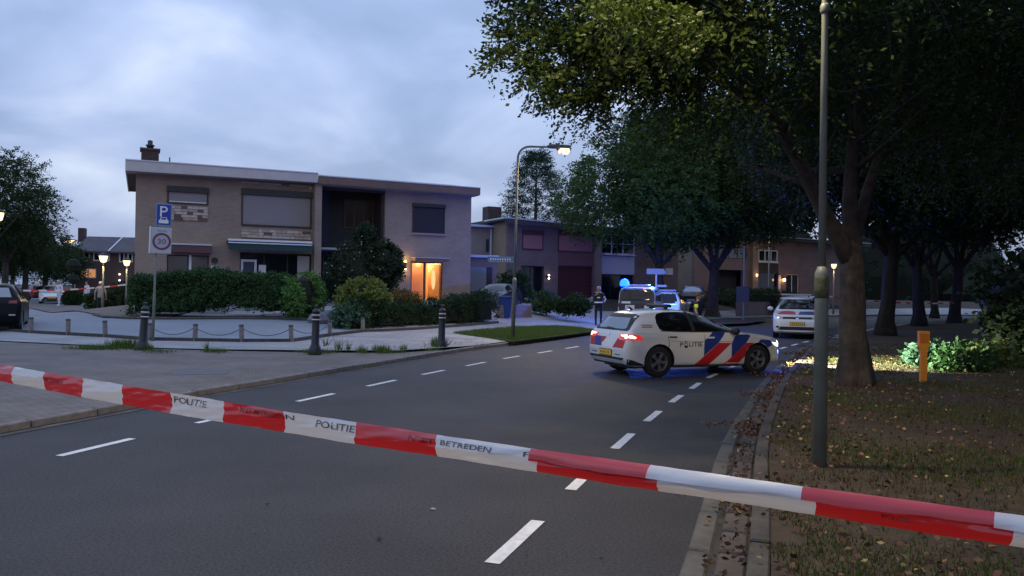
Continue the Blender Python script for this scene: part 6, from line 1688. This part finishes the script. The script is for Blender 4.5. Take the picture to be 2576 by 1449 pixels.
# signpost in the far left pavement
p = at_land(1870, 806); e = empty('sign_post', p, 0, 'slim grey post with a small square plate low on it, far pavement', 'sign post')
sc = FPX / p.y; MB().tube([(0, 0, -.1), (0, 0, (806 - 620) / sc)], .055, 8).build('pole', GALV, e)
MB().box(-.45, .30, -.09, -.06, 1.1, 2.0).build('plate', mat('plate_grey', (.06, .06, .07), rough=.6), e)
p = at_land(1920, 792); e = empty('letterbox_post', p, 0, 'small white letterbox on a thin post by the low wall', 'letterbox')
MB().tube([(0, 0, -.1), (0, 0, 1.2)], .03, 6).build('pole', GALV, e); MB().box(-.22, .22, -.15, .1, 1.2, 1.52).build('box_body', WHITEF, e, bevel=.03)
# direction sign with ladder of plates, lit by the beacon
p = at_land(1641, 800); p.x += .2; sc = FPX / p.y
e = empty('direction_sign', p, 0, 'white direction board on a pole with small side plates beside the transporter', 'sign')
zt_ = (800 - 690) / sc
MB().tube([(0, 0, -.1), (0, 0, zt_)], .055, 8).build('pole', WHITEF, e)
bd = MB().prism([(-.58, zt_), (.40, zt_), (.58, zt_ + .05), (.42, zt_ + .34), (-.58, zt_ + .34)], -.06, -.02, 'Y').build('board', mat('dull_white', (.42, .42, .42), rough=.6), e)
for k, z_ in enumerate((zt_ - .75, zt_ - 1.35)): MB().box(.06, .62, -.04, .0, z_, z_ + .12).build('side_plate', WHITEF, e)
# wheelie bins
def bin_(loc, m, label, rz_=0, s=1.0):
    e = empty('wheeled_bin', loc, rz_, label, 'bin')
    mb = MB(); mb.v = [(-.24 * s, -.26, .06), (.24 * s, -.26, .06), (.24 * s, .26, .06), (-.24 * s, .26, .06), (-.29 * s, -.34, .95), (.29 * s, -.34, .95), (.29 * s, .34, .95), (-.29 * s, .34, .95)]
    for f in ((3, 2, 1, 0), (4, 5, 6, 7), (0, 1, 5, 4), (1, 2, 6, 5), (2, 3, 7, 6), (3, 0, 4, 7)): mb.face(*f)
    mb.build('body', m, e, bevel=.02); MB().box(-.31 * s, .31 * s, -.38, .36, .952, 1.03).build('lid', m, e, bevel=.02)
    for sg in (-1, 1): MB().lathe([(.10, -.03), (.10, .03)], 14, (sg * .26 * s, .26, .10), 'X').build('wheel', RUBBER, e)
    MB().tube([(-.2, .38, .98), (.2, .38, .98)], .02, 6).build('handle', RUBBER, e)
bin_(at_land(1267, 800) + Vector((0, 0, 0)), mat('blue_plastic', (.012, .04, .20), rough=.45), 'blue wheeled bin at the right end of the clipped hedge', .2, 1.1)
p = at_z(242, 775, .12); bin_(p, mat('green_plastic', (.02, .05, .04), rough=.5), 'dark green wheeled bin beside the person pushing it', .4, 1.2)
# stone between the hedges
p = at_land(806, 812); o = MB().lathe([(.45, 0), (.5, .12), (.36, .34), (.08, .42)], 9).build('boulder', mat('grey_boulder', (.16, .15, .17), rough=.9, var=.3, scale=6), smooth=False); o.location = p; tag(o, 'grey boulder behind the middle bollard', 'stone')
# yellow marker post
p = at_z(2322, 956, .15); p.z = VZ(p.x, p.y); sc = FPX / p.y
e = empty('marker_post', p, R(-8), 'orange-yellow marker post with a square head standing in the verge', 'marker post')
OR_ = mat('orange_marker', (.72, .27, .012), rough=.5, var=.08)
hh = (956 - 828) / sc
MB().prism([(-.06, -.1), (.06, -.1), (.06, hh * .62), (.10, hh * .72), (.10, hh), (-.10, hh), (-.10, hh * .72), (-.06, hh * .62)], -.045, .045, 'Y').build('post', OR_, e, bevel=.012)
MB().box(-.075, .075, -.049, -.0455, hh * .76, hh * .95).build('label_panel', mat('orange_dark', (.50, .15, .01), rough=.6), e)

# ------------------------------------------------------------------ barrier tapes
TW = mat('tape_white', (.72, .70, .68), rough=.22, coat=.6, spec=.6); TR_ = mat('tape_red', (.56, .010, .014), rough=.2, coat=.7, spec=.6)
for m_, tcol in ((TW, (.8, .78, .75, 1)), (TR_, (.75, .03, .03, 1))):
    n_ = m_.node_tree; b_ = n_.nodes['Principled BSDF']; tr = n_.nodes.new('ShaderNodeBsdfTranslucent'); tr.inputs[0].default_value = tcol
    ms = n_.nodes.new('ShaderNodeMixShader'); ms.inputs[0].default_value = .3; n_.links.new(b_.outputs[0], ms.inputs[1]); n_.links.new(tr.outputs[0], ms.inputs[2]); n_.links.new(ms.outputs[0], n_.nodes['Material Output'].inputs[0])
Y0 = 2.106; X0 = 1272 / 2000 * Y0; DX, DY = -.769 * Y0 / 2.0 * 1.0, .2786 * Y0
DX = -769 / 2000 * Y0
tp_e = empty('barrier_tape', (X0, Y0, 1.14), 0, 'red and white police barrier tape stretched across the whole foreground', 'tape')
def tape_c(t):
    z = 1.132 - .0085 * t - .020 * math.sin(max(0, min(1, t / 6.1)) * math.pi) + (0.012 * (t / 6.1) ** 2 if t > 0 else 0)
    return Vector((DX * t, DY * t, z - 1.14))
def tape_w(t):      # visible width: folded narrower on the right
    return .084 + .036 * sm(t, .8, 5.0)
def tape_p(t, u):
    """point on the curled band; u from -1 (bottom) to 1 (top)"""
    c = tape_c(t); w = tape_w(t) * .5
    curl = .018 + .016 * math.sin(t * 1.1 + .5)
    k = .004 * math.sin(t * 5.1 + u * 2) + .0022 * math.sin(t * 13 + u * 4) + .0022 * math.sin(t * 31 + u * 7) + .0016 * math.sin(u * 11 + t * 9)
    nrm = Vector((-DY, DX, 0)).normalized()
    return c + Vector((0, 0, u * w)) - nrm * (curl * (1 - u * u) * (1 if t < 3.6 else .8) - k) * -1.0
def tape_strip(name, t0, t1, m, parent):
    mb = MB(); K = max(6, int((t1 - t0) / .035)); U = 12
    for i in range(K + 1):
        for j in range(U + 1):
            u = -1 + 2 * j / U; mb.v.append(tuple(tape_p(t0 + (t1 - t0) * i / K + .012 * (u * u) * (1 if True else 0), u)))
    for i in range(K):
        for j in range(U): q = i * (U + 1) + j; mb.face(q, q + 1, q + U + 2, q + U + 1)
    return mb.build(name, m, parent, smooth=True)
bx = [2560, 2067, 1672, 1367, 1112, 905, 725, 570, 437, 315, 215, 120, 42]
def t_of(px):
    u = px - 1288; return (1272 - u) / (u * .2786 + 769)
ts = [t_of(x) for x in bx]
ts = [ts[0] - .5, ] + ts + [ts[-1] + .5 * k for k in (1, 2, 3)]
isred = False
for i in range(len(ts) - 1):
    # segment 0 is right of x=2560: white
    red = (i % 2 == 1)
    st = tape_strip('red_band' if red else 'white_band', ts[i], ts[i + 1], TR_ if red else TW, tp_e)
# second layer of folded tape on the right
INK = mat('tape_ink', (.09, .09, .095), rough=.4); INKR = mat('tape_ink_on_red', (.16, .012, .012), rough=.4)
def tape_text(s, px0, px1, u0, u1, m):
    ta, tb_ = t_of(px0), t_of(px1); v, f = text_geo(s, 1, (1, 1), .010)
    me = bpy.data.meshes.new('tape_lettering'); q = []
    nn = Vector((DY, -DX, 0)).normalized() * -1
    camd = Vector((0, -1, 0))
    for a, b__ in v:
        t = ta + (tb_ - ta) * (a + .5); u = u0 + (u1 - u0) * (b__ + .5); p_ = tape_p(t, u)
        to = (Vector((0, 0, CAM_H)) - Vector((X0, Y0, 1.14)) - p_).normalized(); q.append(tuple(p_ + to * .0035))
    me.from_pydata(q, [], f); me.materials.append(m); o = link(bpy.data.objects.new('tape_lettering', me), tp_e); o['kind'] = 'stuff'
tape_text('POLITIE', 442, 524, .10, .72, INK); tape_text('NIET BETREDEN', 610, 722, .25, .78, INKR); tape_text('N', 727, 748, .3, .75, INK)
tape_text('POLITIE', 803, 902, .05, .68, INK); tape_text('NIET', 1040, 1108, .22, .66, INKR); tape_text('BETREDEN', 1122, 1250, .22, .66, INK)
tape_text('P', 1330, 1352, .30, .70, INK); tape_text('POLITIE', 1385, 1505, -.02, .35, INKR); tape_text('POLITIE', 2230, 2300, -.35, -.05, INKR)
tape_text('NIET BETREDEN', 120, 165, .0, .4, INKR)
# fold line: a narrow second strip overlapping the upper half on the right
fm_ = MB(); K = 60
for i in range(K + 1):
    t = ts[0] + (2.0 - ts[0]) * i / K
    for u, dep in ((.98, .006), (.55, .012), (.06 + .05 * math.sin(t * 3), .018)):
        p_ = tape_p(t + .0, u); to = (Vector((0, 0, CAM_H)) - Vector((X0, Y0, 1.14)) - p_).normalized(); fm_.v.append(tuple(p_ + to * dep))
fb = None
def fold(name, ta, tb_, m):
    mb = MB(); K = max(4, int((tb_ - ta) / .05))
    for i in range(K + 1):
        t = ta + (tb_ - ta) * i / K
        for u, dep in ((.99, .004), (.75, .010), (.40, .016), (.08 + .06 * math.sin(t * 3), .013)):
            p_ = tape_p(t, u); to = (Vector((0, 0, CAM_H)) - Vector((X0, Y0, 1.14)) - p_).normalized(); mb.v.append(tuple(p_ + to * dep))
    for i in range(K):
        for j in range(3): q = i * 4 + j; mb.face(q, q + 1, q + 5, q + 4)
    mb.build(name, m, tp_e, smooth=True)
off_ = .045
for i in range(0, 4):
    a_, b_ = ts[i] + (off_ if i else 0), ts[i + 1] + off_
    b_ = min(b_, 1.55)
    if b_ > a_: fold('folded_layer', a_, b_, TR_ if i % 2 == 1 else TW)
def far_tape(name, p0, p1, n_, label, w=.09, sag=.12):
    a, b_ = Vector(p0), Vector(p1); e = empty(name, a, 0, label, 'tape')
    for i in range(n_):
        mb = MB()
        for k in range(3):
            t = (i + k / 2) / n_; q = a.lerp(b_, t) - a; q.z -= sag * 4 * t * (1 - t); mb.v += [(q.x, q.y, q.z - w / 2), (q.x, q.y, q.z + w / 2)]
        mb.face(0, 2, 3, 1); mb.face(2, 4, 5, 3)
        mb.build('red_band' if i % 2 else 'white_band', TR_ if i % 2 else TW, e)
far_tape('far_barrier_tape', at_depth(58, 731, 46), at_depth(316, 716, 46), 13, 'distant barrier tape in front of the parked cars on the left', sag=.1, w=.085)
far_tape('far_barrier_tape', at_depth(2080, 744, 48), at_depth(2150, 752, 44), 4, 'distant barrier tape left of the big trunk', sag=.05)
far_tape('far_barrier_tape', at_depth(2185, 756, 44), at_depth(2400, 762, 44), 16, 'distant barrier tape between the dark park trees', sag=.08, w=.07)

# ------------------------------------------------------------------ people
SKIN = mat('skin', (.42, .26, .19), rough=.6); NAVY = mat('navy_cloth', (.012, .014, .030), rough=.9); WHITEC = mat('white_cloth', (.62, .60, .64), rough=.9)
HAIRB = mat('brown_hair', (.10, .035, .018), rough=.8); HAIRD = mat('dark_hair', (.03, .022, .018), rough=.8); SHOE = mat('black_shoe', (.012, .012, .013), rough=.5)
REFL = mat('reflective_stripe', (.85, .88, .90), rough=.4); YEL = mat('hi_vis_yellow', (.62, .85, .03), rough=.6, emit=(.5, .9, .05), estr=.12); GREYC = mat('grey_cloth', (.25, .25, .26), rough=.9)  # the sleeve yellow is given a faint glow of its own
def skinned(name, verts, edges, radii, mats, parent, regions=None, level=1):
    me = bpy.data.meshes.new(name); me.from_pydata(verts, edges, []); ob = bpy.data.objects.new(name, me); COL.objects.link(ob)
    sk = ob.modifiers.new('skin', 'SKIN'); sk.use_smooth_shade = True
    for i, r_ in enumerate(radii): me.skin_vertices[0].data[i].radius = (r_, r_) if not hasattr(r_, '__len__') else r_
    me.skin_vertices[0].data[0].use_root = True
    sb = ob.modifiers.new('s', 'SUBSURF'); sb.levels = level
    dg = bpy.context.evaluated_depsgraph_get(); new = bpy.data.meshes.new_from_object(ob.evaluated_get(dg)); bpy.data.objects.remove(ob)
    new.materials.clear()
    for m_ in mats: new.materials.append(m_)
    new.polygons.foreach_set('use_smooth', [True] * len(new.polygons))
    if regions:
        for p_ in new.polygons: p_.material_index = regions(p_.center)
    return link(bpy.data.objects.new(name, new), parent)
def person(loc, rz_, label, H_=1.78, top=NAVY, legs=NAVY, hair=HAIRD, armL=None, armR=None, stride=.0, sleeve=0.0, bald=False, shorts=False, group=None):
    """figure facing local -y; arms are (elbow, wrist) points"""
    e = empty('person', loc, rz_, label, 'person', group); s = H_ / 1.78
    armL = armL or ((.27, .02, 1.16), (.28, -.04, .90)); armR = armR or ((-.27, .02, 1.16), (-.28, -.04, .90))
    V = [(0, 0, .96), (0, 0, 1.12), (0, -.005, 1.30), (0, .0, 1.44), (0, -.005, 1.53), (0, -.01, 1.60),      # pelvis..skull base
         (.17, 0, 1.43), armL[0], armL[1], (-.17, 0, 1.43), armR[0], armR[1],
         (.10, 0, .90), (.12, -.01 - stride * .5, .50), (.12, .02 - stride, .10), (.12, -.13 - stride, .05),
         (-.10, 0, .90), (-.12, -.01 + stride * .5, .50), (-.12, .03 + stride, .10), (-.12, -.12 + stride, .05)]
    E_ = [(0, 1), (1, 2), (2, 3), (3, 4), (4, 5), (3, 6), (6, 7), (7, 8), (3, 9), (9, 10), (10, 11), (0, 12), (12, 13), (13, 14), (14, 15), (0, 16), (16, 17), (17, 18), (18, 19)]
    rd = [(.165, .12), (.15, .11), (.18, .125), (.14, .10), .055, .055, .075, .052, .038, .075, .052, .038, .095, .062, .045, .045, .095, .062, .045, .045]
    V = [tuple(c * s for c in v) for v in V]
    wl_, wr_ = Vector(V[8]), Vector(V[11])
    def reg(c):
        if c.z > 1.485 * s: return 2
        if (c - wl_).length < .07 or (c - wr_).length < .07: return 2
        if sleeve and c.z > .75 * s and abs(c.x) > .2 and c.z < (1.28) * s and ((c - Vector(V[7])).length < .2 or (c - Vector(V[10])).length < .2): return 2
        if shorts and c.z < .52 * s and c.z > .1: return 2
        return 0 if c.z > .93 * s or abs(c.x) > .23 * s else 1
    skinned('body', V, E_, [((r_[0] * s, r_[1] * s) if hasattr(r_, '__len__') else r_ * s) for r_ in rd], [top, legs, SKIN], e, reg)
    hd_ = MB(); hd_.lathe([(.045, -.115), (.068, -.09), (.082, -.04), (.088, .01), (.086, .06), (.066, .10), (.03, .122), (.001, .126)], 16)
    hd_.v = [(x, y * 1.18 - (.012 if z < -.05 and y < 0 else 0), z) for x, y, z in hd_.v]
    head = hd_.build('head', SKIN, e, smooth=True, loc=(0, -.012 * s, 1.665 * s)); head.scale = (s, s, s)
    ft = MB(); ft.v = [(-.014, -.098, -.035), (.014, -.098, -.035), (0, -.128, -.03), (0, -.100, .02)]; ft.face(0, 1, 2); ft.face(1, 3, 2); ft.face(3, 0, 2)
    ft.build('nose', SKIN, head)
    for sg in (-1, 1):
        MB().lathe([(.001, -.006), (.011, 0), (.001, .006)], 8, (sg * .032, -.098, .018), 'Y').build('eye', SHOE, head)
        MB().lathe([(.008, -.012), (.024, 0), (.008, .012)], 8, (sg * .088, .0, -.005), 'X').build('ear', SKIN, head)
    MB().box(-.024, .024, -.103, -.094, -.068, -.060).build('mouth', mat('lips', (.28, .12, .10), rough=.6), head)
    if not bald:
        hr = MB(); hr.lathe([(.088, -.03), (.097, .03), (.095, .07), (.074, .112), (.03, .135), (.001, .138)], 16)
        hr.v = [(x, y * 1.2 + .016, z) for x, y, z in hr.v]; hr.build('hair', hair, head, smooth=True)
    for w_, el in ((wl_, Vector(V[7])), (wr_, Vector(V[10]))):
        d = (w_ - el).normalized(); sd_ = d.cross(Vector((0, 1, 0))).normalized(); up_ = d.cross(sd_)
        hv = [tuple(w_), tuple(w_ + d * .055), tuple(w_ + d * .085)]; he = [(0, 1), (1, 2)]; hr_ = [.030, .036, .033]
        for k, (o_, L_) in enumerate(((-.026, .055), (-.009, .065), (.009, .062), (.026, .048))):
            i = len(hv); b0_ = w_ + d * .085 + sd_ * o_; hv += [tuple(b0_ + d * .02), tuple(b0_ + d * (.02 + L_ * .5) + up_ * .008), tuple(b0_ + d * (.02 + L_ * .85) + up_ * .026)]; he += [(2, i), (i, i + 1), (i + 1, i + 2)]; hr_ += [.010, .009, .007]
        i = len(hv); hv += [tuple(w_ + d * .05 + sd_ * .045), tuple(w_ + d * .085 + sd_ * .062 + up_ * .012)]; he += [(1, i), (i, i + 1)]; hr_ += [.011, .009]
        skinned('hand', hv, he, hr_, [SKIN], e, None, 1)
    for sg, st in ((1, -stride), (-1, stride)):
        MB().box(sg * .12 * s - .045, sg * .12 * s + .045, -.19 + st, .08 + st, .0, .085).build('shoe', SHOE if legs is NAVY else WHITEC, e, bevel=.025)
    return e
def vest(p, m, s=1.0, stripes=True, z0=1.02, z1=1.46):
    v = MB(); ring_ = 20
    for z, rx, ry in ((z0, .185, .145), (z0 + .18, .20, .15), (z1 - .12, .21, .15), (z1, .15, .105)): 
        for k in range(ring_): a = 2 * math.pi * k / ring_; v.v.append((rx * math.cos(a), ry * math.sin(a), z))
    for i in range(3):
        for k in range(ring_): q = i * ring_ + k; r_ = i * ring_ + (k + 1) % ring_; v.face(q, r_, r_ + ring_, q + ring_)
    o = v.build('vest', m, p, smooth=True)
    if stripes:
        b = MB()
        b.lathe([(1, z0 + .03), (1, z0 + .09)], 20, cap=False); b.v = [(x * .199, y * .158, z) for x, y, z in b.v]; b.build('reflective_stripe', REFL, o)
        MB().box(-.07, .07, -.166, -.160, z0 + .26, z0 + .31).build('chest_print', REFL, o)
    return o
p = at_z(1505, 818, .12); p.z = TZ(p.x, p.y)
p1_ = person(p, R(-6), 'officer in dark uniform with white reflective stripes holding a radio beside the transporter', 1.84, bald=True, armR=((-.35, -.04, 1.20), (-.12, -.24, 1.38)), armL=((.30, .0, 1.18), (.26, -.18, 1.10)), sleeve=1)
vest(p1_, mat('dark_vest', (.015, .017, .03), rough=.8)); 
MB().lathe([(.185, .985), (.19, 1.03)], 20, cap=True).build('belt', SHOE, p1_)
bb = MB().box(-.12, -.07, -.30, -.26, 1.36, 1.50).build('radio', SHOE, None, bevel=.008); bb.location = p; bb.rotation_euler.z = R(-6); tag(bb, 'small black radio held up in the hand of the bald officer', 'radio')
for sg in (-1, 1): MB().box(sg * .245 - .02, sg * .245 + .055 * sg, -.075, .075, 1.30, 1.36).build('sleeve_stripe', REFL, p1_, bevel=.02)
q = at_depth(1756, 780, 27); 
p2_ = person(Vector((q.x, q.y, 0)), R(62), 'officer in dark uniform with a yellow-green sleeve emblem behind the hatchback bonnet', 1.72, hair=HAIRB, armR=((-.27, .0, 1.16), (-.30, -.10, .93)), sleeve=1)
vest(p2_, NAVY, stripes=False)
MB().box(-.30, -.215, -.07, .05, 1.22, 1.34).build('sleeve_emblem', YEL, p2_, bevel=.02); MB().box(.215, .30, -.07, .05, 1.22, 1.34).build('sleeve_emblem', YEL, p2_, bevel=.02)
p = at_z(148, 770, .12); person(p, R(-20), 'person in a loose white top and pale trousers walking on the left side street', 1.78, top=WHITEC, legs=WHITEC, hair=mat('grey_hair', (.3, .28, .27), rough=.8), armR=((-.33, .0, 1.2), (-.28, -.1, 1.0)), armL=((.33, .0, 1.2), (.28, -.1, 1.0)), stride=.10)
p = at_z(218, 771, .12); person(p, R(-30), 'person in a white shirt and dark shorts standing beyond the far tape', 1.76, top=WHITEC, legs=NAVY, shorts=True)
p = at_z(252, 789, .12); person(p, R(200), 'person with a cap and pale grey jacket seen from behind at the dark bin', 1.72, top=GREYC, legs=NAVY, hair=WHITEC)
